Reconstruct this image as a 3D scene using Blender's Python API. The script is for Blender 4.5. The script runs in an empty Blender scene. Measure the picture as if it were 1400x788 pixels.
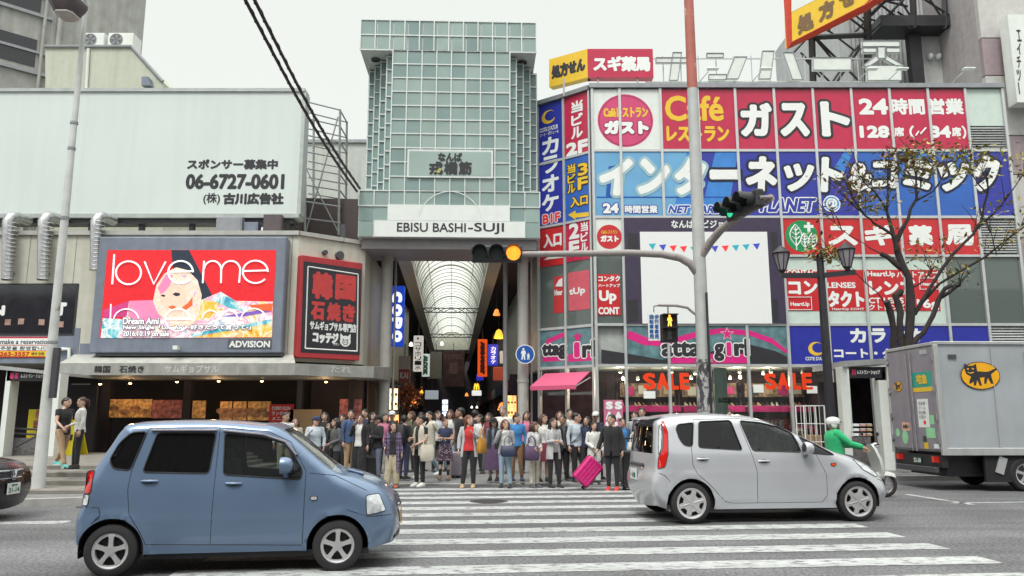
import bpy, bmesh, math, random
import numpy as np
from mathutils import Vector, Matrix, Euler
from mathutils.geometry import delaunay_2d_cdt
random.seed(7); np.random.seed(7)
R = math.radians
SC = bpy.context.scene
COL = SC.collection

# ---------------------------------------------------------------- camera, sky, sun, exposure
CAM_H, PITCH, FPX = 1.52, R(9.64), 1060.0
cam = bpy.data.cameras.new('camera'); camo = bpy.data.objects.new('camera', cam); COL.objects.link(camo)
camo.location = (0, 0, CAM_H); camo.rotation_euler = (R(90) + PITCH, 0, 0)
cam.sensor_width = 36; cam.lens = FPX / 1400 * 36; cam.clip_start = .1; cam.clip_end = 2000
SC.camera = camo
W = bpy.data.worlds.new('World'); SC.world = W; W.use_nodes = True
nt = W.node_tree; bgn = nt.nodes['Background']
sky = nt.nodes.new('ShaderNodeTexSky'); sky.sky_type = 'NISHITA'; sky.sun_disc = False
SUN_EL, SUN_AZ = R(58), R(200)
sky.sun_elevation = SUN_EL; sky.sun_rotation = SUN_AZ; sky.dust_density = 4; sky.air_density = 1.5; sky.ozone_density = 1
hs = nt.nodes.new('ShaderNodeHueSaturation'); hs.inputs['Saturation'].default_value = .10
mx = nt.nodes.new('ShaderNodeMix'); mx.data_type = 'RGBA'; mx.inputs[0].default_value = .72
mx.inputs['B'].default_value = (11.0, 11.5, 10.9, 1)       # an even sheet of cloud over the sky
nt.links.new(sky.outputs[0], hs.inputs['Color']); nt.links.new(hs.outputs[0], mx.inputs['A'])
tcw = nt.nodes.new('ShaderNodeTexCoord'); sxyz = nt.nodes.new('ShaderNodeSeparateXYZ'); mrw = nt.nodes.new('ShaderNodeMapRange'); mrw.interpolation_type = 'SMOOTHSTEP'
mrw.inputs[1].default_value = .50; mrw.inputs[2].default_value = .95; mrw.inputs[3].default_value = 1.0; mrw.inputs[4].default_value = 2.7   # overcast: brightest overhead
vmw = nt.nodes.new('ShaderNodeVectorMath'); vmw.operation = 'SCALE'
nt.links.new(tcw.outputs['Generated'], sxyz.inputs[0]); nt.links.new(sxyz.outputs['Z'], mrw.inputs[0]); nt.links.new(mx.outputs['Result'], vmw.inputs[0]); nt.links.new(mrw.outputs[0], vmw.inputs['Scale'])
nt.links.new(vmw.outputs[0], bgn.inputs[0]); bgn.inputs[1].default_value = .072
sun = bpy.data.lights.new('sun', 'SUN'); sun.energy = 1.5; sun.angle = R(18); sun.color = (1, .97, .92)
suno = bpy.data.objects.new('sun', sun); COL.objects.link(suno)
d = Vector((math.sin(SUN_AZ) * math.cos(SUN_EL), math.cos(SUN_AZ) * math.cos(SUN_EL), math.sin(SUN_EL)))
suno.rotation_euler = d.to_track_quat('Z', 'Y').to_euler(); suno.location = d * 60
vs = SC.view_settings; vs.view_transform = 'Standard'; vs.look = 'None'; vs.gamma = 1; vs.use_curve_mapping = False
vs.exposure = 0.47
SC.cycles.max_bounces = 6; SC.cycles.diffuse_bounces = 3; SC.cycles.glossy_bounces = 3
SC.cycles.transmission_bounces = 4; SC.cycles.transparent_max_bounces = 12
SC.cycles.caustics_reflective = False; SC.cycles.caustics_refractive = False
SC.cycles.use_denoising = True

# ---------------------------------------------------------------- pixel -> place
CP, SP = math.cos(PITCH), math.sin(PITCH)
def ray(px, py):
    xc, yc = (px - 700) / FPX, (394 - py) / FPX
    return Vector((xc, CP - yc * SP, SP + yc * CP))
def at(px, py, Y):
    r = ray(px, py); t = Y / r.y
    return Vector((r.x * t, Y, CAM_H + r.z * t))
def gnd(px, py, z=0.0):
    r = ray(px, py); t = (z - CAM_H) / r.z
    return Vector((r.x * t, r.y * t, z))

# ---------------------------------------------------------------- materials
MATS = {}
def srgb(*c):
    f = lambda v: (v / 255 / 12.92) if v / 255 <= .04045 else ((v / 255 + .055) / 1.055) ** 2.4
    return tuple(f(v) for v in c)
def mat(name, col, rough=.6, metal=0.0, var=.10, scale=4.0, bump=0.0, coat=0.0, emit=0.0, streak=0.0, spec=.5, sheen=0, bscale=None, trans=0):
    if name in MATS: return MATS[name]
    m = bpy.data.materials.new(name); m.use_nodes = True; MATS[name] = m
    N, L = m.node_tree.nodes, m.node_tree.links
    b = N['Principled BSDF']; b.inputs['Roughness'].default_value = rough; b.inputs['Metallic'].default_value = metal
    b.inputs['Specular IOR Level'].default_value = spec
    if coat: b.inputs['Coat Weight'].default_value = coat; b.inputs['Coat Roughness'].default_value = .05
    if sheen: b.inputs['Sheen Weight'].default_value = sheen
    tc = N.new('ShaderNodeTexCoord'); nz = N.new('ShaderNodeTexNoise'); nz.inputs['Scale'].default_value = scale
    nz.inputs['Detail'].default_value = 5; L.new(tc.outputs['Object'], nz.inputs['Vector'])
    mr = N.new('ShaderNodeMapRange'); mr.inputs[1].default_value = .3; mr.inputs[2].default_value = .7
    mr.inputs[3].default_value = 1 - var; mr.inputs[4].default_value = 1 + var
    L.new(nz.outputs['Fac'], mr.inputs[0]); fac = mr.outputs[0]
    if streak:
        mp = N.new('ShaderNodeMapping'); mp.inputs['Scale'].default_value = (2.2, 2.2, .12)
        L.new(tc.outputs['Object'], mp.inputs[0])
        n2 = N.new('ShaderNodeTexNoise'); n2.inputs['Scale'].default_value = 1.6; n2.inputs['Detail'].default_value = 6
        L.new(mp.outputs[0], n2.inputs['Vector'])
        m2 = N.new('ShaderNodeMapRange'); m2.inputs[1].default_value = .42; m2.inputs[2].default_value = .75
        m2.inputs[3].default_value = 1; m2.inputs[4].default_value = 1 - streak
        L.new(n2.outputs['Fac'], m2.inputs[0])
        mm = N.new('ShaderNodeMath'); mm.operation = 'MULTIPLY'; L.new(fac, mm.inputs[0]); L.new(m2.outputs[0], mm.inputs[1]); fac = mm.outputs[0]
    vm = N.new('ShaderNodeVectorMath'); vm.operation = 'SCALE'; vm.inputs[0].default_value = col[:3]
    L.new(fac, vm.inputs['Scale']); L.new(vm.outputs[0], b.inputs['Base Color'])
    if emit:
        L.new(vm.outputs[0], b.inputs['Emission Color']); b.inputs['Emission Strength'].default_value = emit
    rr = N.new('ShaderNodeMapRange'); rr.inputs[3].default_value = max(.02, rough - .08); rr.inputs[4].default_value = min(1, rough + .08)
    L.new(nz.outputs['Fac'], rr.inputs[0]); L.new(rr.outputs[0], b.inputs['Roughness'])
    if bump:
        nb = N.new('ShaderNodeTexNoise'); nb.inputs['Scale'].default_value = bscale or scale * 8; nb.inputs['Detail'].default_value = 4
        L.new(tc.outputs['Object'], nb.inputs['Vector'])
        bp = N.new('ShaderNodeBump'); bp.inputs['Strength'].default_value = bump; bp.inputs['Distance'].default_value = .02
        L.new(nb.outputs['Fac'], bp.inputs['Height']); L.new(bp.outputs[0], b.inputs['Normal'])
    return m
def glass_mat(name, tint, opac=.25, rough=.03, gl=(1, 1, 1), bump=.02):
    """thin pane: mostly see-through with a mirror part that grows at grazing angles, and a tint of its own"""
    if name in MATS: return MATS[name]
    m = bpy.data.materials.new(name); m.use_nodes = True; MATS[name] = m
    N, L = m.node_tree.nodes, m.node_tree.links; N.remove(N['Principled BSDF']); out = N['Material Output']
    tr = N.new('ShaderNodeBsdfTransparent'); tr.inputs[0].default_value = (*tint, 1)
    df = N.new('ShaderNodeBsdfDiffuse'); df.inputs[0].default_value = (*[t * .5 for t in tint], 1)
    g = N.new('ShaderNodeBsdfGlossy'); g.inputs['Roughness'].default_value = rough; g.inputs[0].default_value = (*gl, 1)
    fr = N.new('ShaderNodeFresnel'); fr.inputs[0].default_value = 1.5
    tc = N.new('ShaderNodeTexCoord'); nz = N.new('ShaderNodeTexNoise'); nz.inputs['Scale'].default_value = 1.3
    L.new(tc.outputs['Object'], nz.inputs['Vector'])
    bp = N.new('ShaderNodeBump'); bp.inputs['Strength'].default_value = bump; bp.inputs['Distance'].default_value = .05
    L.new(nz.outputs['Fac'], bp.inputs['Height']); L.new(bp.outputs[0], g.inputs['Normal'])
    m1 = N.new('ShaderNodeMixShader'); m1.inputs[0].default_value = opac; L.new(tr.outputs[0], m1.inputs[1]); L.new(df.outputs[0], m1.inputs[2])
    ma = N.new('ShaderNodeMath'); ma.operation = 'MULTIPLY_ADD'; ma.inputs[1].default_value = 1.0; ma.inputs[2].default_value = .0; L.new(fr.outputs[0], ma.inputs[0])
    m2 = N.new('ShaderNodeMixShader'); L.new(ma.outputs[0], m2.inputs[0]); L.new(m1.outputs[0], m2.inputs[1]); L.new(g.outputs[0], m2.inputs[2])
    L.new(m2.outputs[0], out.inputs[0]); return m
def emat(name, col, s=1.0, var=.06): return mat(name, col, .5, 0, var, 8, emit=s)

# ---------------------------------------------------------------- things
ORG = {}
def set_tags(o, label=None, cat=None, group=None, kind=None):
    if label: o['label'] = label
    if cat: o['category'] = cat
    if group: o['group'] = group
    if kind: o['kind'] = kind
    return o
def thing(name, label, cat, loc=(0, 0, 0), rz=0.0, group=None, rot=None):
    o = bpy.data.objects.new(name, None); COL.objects.link(o); o.empty_display_size = .2
    o.location = loc; o.rotation_euler = rot or (0, 0, rz); ORG[o.name] = Vector(loc)
    return set_tags(o, label, cat, group)
def dup(root, loc=None, rz=None, label=None, group=None):
    def cp(o, par):
        c = o.copy(); COL.objects.link(c)
        if par: c.parent = par
        for ch in o.children: cp(ch, c)
        return c
    r = cp(root, None)
    if loc is not None: r.location = loc
    if rz is not None: r.rotation_euler = (0, 0, rz)
    ORG[r.name] = Vector(r.location)
    return set_tags(r, label, None, group)

GL = {}
def glyphs(body):
    if body in GL: return GL[body]
    c = bpy.data.curves.new('glyph', 'FONT'); c.body = body; c.resolution_u = 3
    o = bpy.data.objects.new('glyph', c); COL.objects.link(o)
    dg = bpy.context.evaluated_depsgraph_get(); dg.update()
    me = bpy.data.meshes.new_from_object(o.evaluated_get(dg))
    v = np.array([p.co[:2] for p in me.vertices]) if len(me.vertices) else np.zeros((0, 2))
    f = [tuple(p.vertices) for p in me.polygons]
    bpy.data.objects.remove(o); bpy.data.curves.remove(c); bpy.data.meshes.remove(me)
    GL[body] = (v, f); return v, f

class Fr:
    """a plane standing in the scene: origin, unit vector along it, its normal towards the street"""
    def __init__(s, o, u, w=(0, 0, 1)):
        s.o = Vector(o); s.u = Vector(u).normalized(); s.w = Vector(w).normalized(); s.n = s.u.cross(s.w).normalized()
    def pt(s, a, b, off=0.0): return s.o + s.u * a + s.w * b + s.n * off
    def px(s, x, y):
        r = ray(x, y); c = Vector((0, 0, CAM_H)); t = (s.o - c).dot(s.n) / r.dot(s.n); p = c + r * t - s.o
        return p.dot(s.u), p.dot(s.w)
    def box(s, x0, y0, x1, y1):
        ym, xm = (y0 + y1) / 2, (x0 + x1) / 2
        return s.px(x0, ym)[0], s.px(xm, y1)[1], s.px(x1, ym)[0], s.px(xm, y0)[1]

class MB:
    def __init__(s): s.v = []; s.f = []; s.m = []; s.sm = []
    def add(s, vs, fs, mi=0, smooth=False):
        n = len(s.v); s.v.extend([tuple(p) for p in vs])
        for f in fs: s.f.append(tuple(i + n for i in f)); s.m.append(mi); s.sm.append(smooth)
        return s
    def box(s, x0, y0, z0, x1, y1, z1, mi=0):
        return s.add([(x0, y0, z0), (x1, y0, z0), (x1, y1, z0), (x0, y1, z0), (x0, y0, z1), (x1, y0, z1), (x1, y1, z1), (x0, y1, z1)],
                     [(0, 3, 2, 1), (4, 5, 6, 7), (0, 1, 5, 4), (1, 2, 6, 5), (2, 3, 7, 6), (3, 0, 4, 7)], mi)
    def cbox(s, c, size, M=None, mi=0):
        h = Vector(size) / 2; c = Vector(c); M = M or Matrix.Identity(3)
        P = [c + M @ Vector((x * h.x, y * h.y, z * h.z)) for z in (-1, 1) for x, y in ((-1, -1), (1, -1), (1, 1), (-1, 1))]
        return s.add(P, [(0, 3, 2, 1), (4, 5, 6, 7), (0, 1, 5, 4), (1, 2, 6, 5), (2, 3, 7, 6), (3, 0, 4, 7)], mi)
    def panel(s, F, a0, b0, a1, b1, o0, o1, mi=0):
        P = [F.pt(a, b, o) for b in (b0, b1) for a, o in ((a0, o1), (a1, o1), (a1, o0), (a0, o0))]
        return s.add(P, [(0, 3, 2, 1), (4, 5, 6, 7), (0, 1, 5, 4), (1, 2, 6, 5), (2, 3, 7, 6), (3, 0, 4, 7)], mi)
    def ppx(s, F, x0, y0, x1, y1, o0, o1, mi=0):
        return s.panel(F, *F.box(x0, y0, x1, y1), o0, o1, mi)
    def poly(s, F, pts, off, mi=0, thick=0.0):
        P = [F.pt(a, b, off) for a, b in pts]; n = len(P)
        ar = sum(pts[i][0] * pts[(i + 1) % n][1] - pts[(i + 1) % n][0] * pts[i][1] for i in range(n))
        if ar < 0: P.reverse(); pts = pts[::-1]
        s.add(P, [tuple(range(n))], mi)
        if thick:
            Q = [F.pt(a, b, off - thick) for a, b in pts]
            s.add(P + Q, [tuple(range(2 * n - 1, n - 1, -1))] + [(i, i + n, (i + 1) % n + n, (i + 1) % n) for i in range(n)], mi)
        return s
    def polypx(s, F, pts, off, mi=0, thick=0.0): return s.poly(F, [F.px(*p) for p in pts], off, mi, thick)
    def disc(s, F, a, b, ra, rb, off, mi=0, n=40, thick=0.0, a0=0, a1=360):
        full = abs(a1 - a0) >= 360
        pts = [(a + ra * math.cos(R(a0 + (a1 - a0) * i / n)), b + rb * math.sin(R(a0 + (a1 - a0) * i / n))) for i in range(n + (0 if full else 1))]
        return s.poly(F, pts, off, mi, thick)
    def ring(s, F, a, b, r0, r1, off, mi=0, n=40, a0=0, a1=360, asp=1.0):
        vs, fs = [], []
        for i in range(n + 1):
            t = R(a0 + (a1 - a0) * i / n)
            for r in (r0, r1): vs.append(F.pt(a + r * asp * math.cos(t), b + r * math.sin(t), off))
        for i in range(n): fs.append((2 * i, 2 * i + 1, 2 * i + 3, 2 * i + 2))
        return s.add(vs, fs, mi)
    def tube(s, pts, r, n=8, mi=0, cap=True, smooth=True, up=None):
        pts = [Vector(p) for p in pts]; k = len(pts)
        rs = list(r) if hasattr(r, '__len__') else [r] * k
        vs, fs = [], []; prev = None
        for i, p in enumerate(pts):
            t = (pts[min(i + 1, k - 1)] - pts[max(i - 1, 0)])
            t = t.normalized() if t.length > 1e-9 else Vector((0, 0, 1))
            if prev is None:
                a = Vector(up) if up else (Vector((0, 0, 1)) if abs(t.z) < .9 else Vector((0, 1, 0)))
                e1 = (a - t * a.dot(t)).normalized()
            else:
                e1 = (prev - t * prev.dot(t)); e1 = e1.normalized() if e1.length > 1e-6 else Vector((1, 0, 0))
            e2 = t.cross(e1); prev = e1
            rr = rs[i]; r1, r2 = rr if hasattr(rr, '__len__') else (rr, rr)
            for j in range(n):
                th = 2 * math.pi * j / n
                vs.append(p + e1 * (r1 * math.cos(th)) + e2 * (r2 * math.sin(th)))
        for i in range(k - 1):
            for j in range(n):
                a, b = i * n + j, i * n + (j + 1) % n
                fs.append((a, b, b + n, a + n))
        if cap: fs += [tuple(range(n - 1, -1, -1)), tuple(range((k - 1) * n, k * n))]
        return s.add(vs, fs, mi, smooth)
    def lathe(s, prof, c=(0, 0, 0), axis='Z', n=32, mi=0, smooth=True):
        c = Vector(c); vs, fs = [], []
        for (r, h) in prof:
            for j in range(n):
                t = 2 * math.pi * j / n; x, y = r * math.cos(t), r * math.sin(t)
                p = {'Z': (x, y, h), 'Y': (x, h, -y), 'X': (h, x, y)}[axis]
                vs.append(c + Vector(p))
        for i in range(len(prof) - 1):
            for j in range(n):
                a, b = i * n + j, i * n + (j + 1) % n; fs.append((a, b, b + n, a + n))
        return s.add(vs, fs, mi, smooth)
    def ell(s, c, r, n=12, k=8, mi=0, M=None):
        c = Vector(c); vs, fs = [], []
        for i in range(k + 1):
            ph = math.pi * i / k
            for j in range(n):
                t = 2 * math.pi * j / n
                p = Vector((r[0] * math.sin(ph) * math.cos(t), r[1] * math.sin(ph) * math.sin(t), -r[2] * math.cos(ph)))
                vs.append(c + (M @ p if M else p))
        for i in range(k):
            for j in range(n):
                a, b = i * n + j, i * n + (j + 1) % n; fs.append((a, b, b + n, a + n))
        return s.add(vs, fs, mi, True)
    def rings(s, rings, mi=0, closed=True, cap=True, smooth=True):
        n = len(rings[0]); vs = [p for r in rings for p in r]; fs = []
        for i in range(len(rings) - 1):
            for j in range(n if closed else n - 1):
                a, b = i * n + j, i * n + (j + 1) % n; fs.append((a, b, b + n, a + n))
        if cap and closed: fs += [tuple(range(n - 1, -1, -1)), tuple(range((len(rings) - 1) * n, len(rings) * n))]
        return s.add(vs, fs, mi, smooth)
    def text(s, F, body, a0, b0, a1, b1, off, mi=0, bold=0.0, shear=0.0, n=0, rot=0):
        n = n or (28 if b1 - b0 > .55 else 12); v, f = glyphs(body)
        if len(v) == 0: return s
        v = v.copy()
        if shear: v[:, 0] += v[:, 1] * shear
        if rot: v = np.stack([v[:, 1], -v[:, 0]], 1) if rot == -90 else np.stack([-v[:, 1], v[:, 0]], 1)
        lo, hi = v.min(0), v.max(0); sz = np.maximum(hi - lo, 1e-6)
        w, h = (a1 - a0) - 2 * bold, (b1 - b0) - 2 * bold
        v = (v - lo) / sz * np.array([w, h]) + np.array([a0 + bold, b0 + bold])
        sh = [(0, 0)] + ([(bold * math.cos(2 * math.pi * k / n), bold * math.sin(2 * math.pi * k / n)) for k in range(n)] if bold else [])
        for k, (dx, dy) in enumerate(sh):
            s.add([F.pt(x + dx, y + dy, off + .0025 * k / n) for x, y in v], f, mi)
        return s
    def tpx(s, F, body, x0, y0, x1, y1, off, mi=0, bold=0.0, **k):
        a0, b0, a1, b1 = F.box(x0, y0, x1, y1)
        return s.text(F, body, a0, b0, a1, b1, off, mi, bold * (b1 - b0), **k)
    def vtpx(s, F, chars, x0, y0, x1, y1, off, mi=0, bold=0.0, gap=.10):
        k = len(chars); h = (y1 - y0) / k
        for i, c in enumerate(chars):
            if c == ' ': continue
            ya, yb = y0 + h * (i + gap / 2), y0 + h * (i + 1 - gap / 2); xa, xb = x0, x1
            if c == 'ー': s.tpx(F, '一', (xa + xb) / 2 - (x1 - x0) * .12, ya, (xa + xb) / 2 + (x1 - x0) * .12, yb, off, mi, bold * .3, rot=90); continue
            s.tpx(F, c, xa, ya, xb, yb, off, mi, bold)
        return s
    def build(s, name, mats, parent=None, local=False, label=None, cat=None, group=None, kind=None, bevel=0.0, sharp=35, bseg=1):
        if not isinstance(mats, (list, tuple)): mats = [mats]
        me = bpy.data.meshes.new(name); V = np.array(s.v, dtype=float).reshape(-1, 3); loc = Vector((0, 0, 0))
        if not local:
            if parent is not None: V = V - np.array(ORG.get(parent.name, (0, 0, 0)))
            else:
                lo, hi = V.min(0), V.max(0); loc = Vector(((lo[0] + hi[0]) / 2, (lo[1] + hi[1]) / 2, lo[2])); V = V - np.array(loc)
        me.from_pydata(V.tolist(), [], s.f)
        for m in mats: me.materials.append(m)
        me.polygons.foreach_set('material_index', s.m); me.polygons.foreach_set('use_smooth', s.sm)
        if bevel:
            bm = bmesh.new(); bm.from_mesh(me)
            bmesh.ops.remove_doubles(bm, verts=bm.verts, dist=1e-5)
            es = [e for e in bm.edges if len(e.link_faces) == 2 and e.calc_face_angle(0) > R(30)]
            bmesh.ops.bevel(bm, geom=es, offset=bevel, segments=bseg, affect='EDGES', profile=.5, clamp_overlap=True)
            bm.to_mesh(me); bm.free()
        me.validate(); me.update()
        if any(s.sm) and sharp < 180: me.set_sharp_from_angle(angle=R(sharp))
        o = bpy.data.objects.new(name, me); COL.objects.link(o)
        if parent is not None:
            o.parent = parent; ORG[o.name] = Vector(ORG.get(parent.name, (0, 0, 0)))
        else: o.location = loc; ORG[o.name] = loc
        return set_tags(o, label, cat, group, kind)
def bx(*a): return MB().box(*a)
# ================================================================ palette
white = mat('white_paint', (.74, .77, .73), .5, var=.04, streak=.06)
white_l = mat('white_lettering', (.80, .82, .80), .5, var=.03)
cream = mat('cream_panel', (.56, .55, .47), .55, var=.06, streak=.16)
concrete = mat('concrete', (.36, .36, .34), .85, var=.14, scale=2, streak=.25, bump=.15)
stone = mat('pale_stone', (.46, .45, .42), .75, var=.15, scale=3, bump=.15)
grey = mat('grey_metal', (.30, .31, .33), .45, .3, var=.08, streak=.12)
dgrey = mat('dark_grey_metal', (.06, .06, .07), .5, var=.15)
black = mat('black_metal', (.022, .021, .026), .45, var=.2)
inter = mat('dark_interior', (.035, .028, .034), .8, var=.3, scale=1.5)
alu = mat('aluminium', (.55, .56, .56), .35, .5, var=.06, streak=.1)
steel = mat('galvanised_steel', (.50, .50, .51), .35, .85, var=.15, scale=9)
bluegrey = mat('blue_grey_cladding', (.20, .23, .29), .45, .1, var=.08, streak=.18)
crimson = mat('crimson_film', srgb(190, 36, 74), .35, var=.07, scale=2, coat=.2, streak=.08)
red = mat('red_film', srgb(198, 40, 46), .35, var=.06, coat=.2, streak=.07)
pink = mat('pink_film', srgb(206, 66, 116), .35, var=.06, coat=.2, streak=.07)
hotpink = mat('hot_pink', srgb(214, 38, 128), .4, var=.06)
yellow = mat('yellow_film', srgb(232, 190, 52), .4, var=.05)
orange = mat('orange_red_vinyl', srgb(240, 66, 22), .4, var=.05)
blue = mat('blue_film', srgb(44, 52, 156), .35, var=.06, coat=.2)
blue2 = mat('azure_film', srgb(44, 96, 180), .35, var=.10, scale=1.2, coat=.2)
blue3 = mat('sky_blue_film', srgb(104, 164, 206), .35, var=.08, scale=1.2, coat=.2)
navy = mat('navy_ink', srgb(24, 26, 60), .45)
ink = mat('dark_ink', (.025, .024, .03), .5)
greenf = mat('green_film', srgb(30, 142, 84), .4)
purple = mat('purple_black_frame', srgb(62, 52, 76), .45, var=.1)
mint = mat('mint_white_panel', (.56, .66, .60), .4, var=.05)
glass_d = glass_mat('dark_glass', (.30, .34, .36), .35)
glass_c = glass_mat('clear_glass', (.86, .92, .90), .02)
glass_g = glass_mat('green_glass', (.50, .60, .56), .45)
warm = emat('warm_bulb', (1, .62, .25), 9)
warmw = emat('warm_white_bulb', (1, .85, .6), 9)
wood = mat('wood', (.20, .11, .05), .6, var=.25, scale=5)
card = mat('cardboard', (.40, .28, .16), .8, var=.08)

def paint_mat(name, col, under, wear):
    m = mat(name, col, .7, var=.08, scale=6, bump=.15, bscale=90); N, L = m.node_tree.nodes, m.node_tree.links
    b = N['Principled BSDF']; src = b.inputs['Base Color'].links[0].from_socket
    tc = [n for n in N if n.type == 'TEX_COORD'][0]
    mp = N.new('ShaderNodeMapping'); mp.inputs['Scale'].default_value = (1, 2.6, 1); L.new(tc.outputs['Object'], mp.inputs[0])
    n1 = N.new('ShaderNodeTexNoise'); n1.inputs['Scale'].default_value = 5; n1.inputs['Detail'].default_value = 9; n1.inputs['Roughness'].default_value = .75
    L.new(mp.outputs[0], n1.inputs['Vector'])
    mr = N.new('ShaderNodeMapRange'); mr.inputs[1].default_value = wear; mr.inputs[2].default_value = wear + .09; L.new(n1.outputs['Fac'], mr.inputs[0])
    mixn = N.new('ShaderNodeMix'); mixn.data_type = 'RGBA'; L.new(mr.outputs[0], mixn.inputs[0]); L.new(src, mixn.inputs['A']); mixn.inputs['B'].default_value = (*under, 1)
    L.new(mixn.outputs['Result'], b.inputs['Base Color']); return m

# ================================================================ ground
asph = mat('asphalt', (.125, .125, .13), .85, var=.22, scale=.7, bump=.5, bscale=70)
def speckle(m, s=160, amt=.35):
    N, L = m.node_tree.nodes, m.node_tree.links; b = N['Principled BSDF']; src = b.inputs['Base Color'].links[0].from_socket
    tc = [n for n in N if n.type == 'TEX_COORD'][0]; v = N.new('ShaderNodeTexNoise'); v.inputs['Scale'].default_value = s; v.inputs['Detail'].default_value = 2
    L.new(tc.outputs['Object'], v.inputs['Vector']); mr = N.new('ShaderNodeMapRange'); mr.inputs[1].default_value = .3; mr.inputs[2].default_value = .7
    mr.inputs[3].default_value = 1 - amt; mr.inputs[4].default_value = 1 + amt; L.new(v.outputs['Fac'], mr.inputs[0])
    vm = N.new('ShaderNodeVectorMath'); vm.operation = 'SCALE'; L.new(src, vm.inputs[0]); L.new(mr.outputs[0], vm.inputs['Scale']); L.new(vm.outputs[0], b.inputs['Base Color'])
speckle(asph, 26, .55)
def lanes(m, amt):      # tyre-polished and oil-darkened bands along the traffic
    N, L = m.node_tree.nodes, m.node_tree.links; b = N['Principled BSDF']; src = b.inputs['Base Color'].links[0].from_socket; tc = [n for n in N if n.type == 'TEX_COORD'][0]
    mp = N.new('ShaderNodeMapping'); mp.inputs['Scale'].default_value = (.07, .9, 1); mp.inputs['Rotation'].default_value = (0, 0, R(-5.6)); L.new(tc.outputs['Object'], mp.inputs[0]); v = N.new('ShaderNodeTexNoise'); v.inputs['Scale'].default_value = 1.0; v.inputs['Detail'].default_value = 7; v.inputs['Roughness'].default_value = .6; L.new(mp.outputs[0], v.inputs['Vector'])
    mr = N.new('ShaderNodeMapRange'); mr.inputs[1].default_value = .35; mr.inputs[2].default_value = .65; mr.inputs[3].default_value = 1 - amt; mr.inputs[4].default_value = 1 + amt * .6; L.new(v.outputs['Fac'], mr.inputs[0]); vm = N.new('ShaderNodeVectorMath'); vm.operation = 'SCALE'; L.new(src, vm.inputs[0]); L.new(mr.outputs[0], vm.inputs['Scale']); L.new(vm.outputs[0], b.inputs['Base Color'])
lanes(asph, .32)
MB().add([(-300, -40, 0), (300, -40, 0), (300, 500, 0), (-300, 500, 0)], [(0, 1, 2, 3)]).build('road', asph, kind='structure')
pave = mat('paving', (.17, .168, .168), .8, var=.14, scale=2, bump=.2); speckle(pave, 40, .2)
kerbm = mat('kerb_stone', (.36, .35, .33), .8, var=.15, scale=5, bump=.2)
KL = [(-60, 13.4), (-9, 14.0), (-7.2, 14.7), (-5.6, 16.4), (-4.2, 18.2), (-2.6, 18.75), (2.4, 19.0), (4.2, 19.4), (8, 19.9), (60, 24.5)]
KZ = [.13, .13, .13, .10, .05, .03, .03, .06, .12, .12]
m = MB()
for i in range(len(KL) - 1):
    (x0, y0), (x1, y1) = KL[i], KL[i + 1]; z0, z1 = KZ[i], KZ[i + 1]
    m.add([(x0, y0, 0), (x1, y1, 0), (x1, y1, z1), (x0, y0, z0), (x0, y0 + .18, z0), (x1, y1 + .18, z1)], [(0, 1, 2, 3), (3, 2, 5, 4)])
m.build('kerb', kerbm, kind='structure')
m = MB()
for i in range(len(KL) - 1):
    (x0, y0), (x1, y1) = KL[i], KL[i + 1]; z0, z1 = KZ[i], KZ[i + 1]
    m.add([(x0, y0 + .18, z0), (x1, y1 + .18, z1), (x1, y1 + 2.2, .10), (x0, y0 + 2.2, .10)], [(0, 1, 2, 3)])
    m.add([(x0, y0 + 2.2, .10), (x1, y1 + 2.2, .10), (x1, 400, .10), (x0, 400, .10)], [(0, 1, 2, 3)])
m.build('pavement', pave, kind='structure')
worn = paint_mat('worn_white_paint', (.44, .45, .445), (.13, .13, .135), .50)
lanes(worn, .2)
m = MB(); sd = Vector((1, .098, 0)).normalized(); sn = Vector((-sd.y, sd.x, 0))
for i in range(12):
    y0 = 7.35 + i * .94; xr = 5.35 - i * .06 ; xl = -3.4
    c = Vector((0, y0 + .1, .004)); w = .22
    n = 14; ts = [xl + (xr - xl) * k / n for k in range(n + 1)]
    up = [c + sd * t + sn * (w + random.uniform(-.012, .012)) for t in ts]; dn = [c + sd * t - sn * (w + random.uniform(-.012, .012)) for t in ts]
    m.add(dn + up, [(k, k + 1, k + n + 2, k + n + 1) for k in range(n)])
m.build('crosswalk_markings', worn, kind='structure')
m = MB()
def strip(p, q, w): 
    p, q = Vector(p), Vector(q); d_ = (q - p).normalized(); n_ = Vector((-d_.y, d_.x, 0)) * w / 2
    m.add([p - n_, q - n_, q + n_, p + n_], [(0, 1, 2, 3)])
strip((-20, 10.6, .004), gnd(92, 714, .004), .34); strip(gnd(1240, 676, .004), gnd(1330, 690, .004), .14); strip(gnd(1300, 688, .004), (40, 19.0, .004), .12)
m.build('lane_markings', worn, kind='structure')
# ground floor kerb steps on the left
m = MB()
for k, (y0, z1) in enumerate([(15.3, .20), (16.2, .31), (17.0, .42), (17.8, .52)]):
    m.box(-14, y0, .05, -7.2 - .16 * k - (.35 if k else 0), 24.6, z1)
m.build('stone_steps', mat('step_stone', (.20, .185, .165), .8, var=.25, scale=3, bump=.2), label='worn brown stone steps rising to the restaurant front at the left kerb', cat='steps', bevel=.02)
mh = thing('manhole_cover', 'dark round iron manhole cover set into the zebra crossing', 'manhole cover', gnd(668, 686, .0))
iron = mat('cast_iron', (.06, .055, .055), .6, .6, var=.3, scale=30, bump=.3)
g = gnd(668, 686); MB().lathe([(0, .012), (.30, .012), (.30, .009)], (g.x, g.y, 0), n=40, smooth=False).build('lid', iron, mh)
m = MB(); m.lathe([(.305, .010), (.36, .010), (.36, .005)], (g.x, g.y, 0), n=40, smooth=False); m.build('rim', dgrey, mh)

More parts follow.
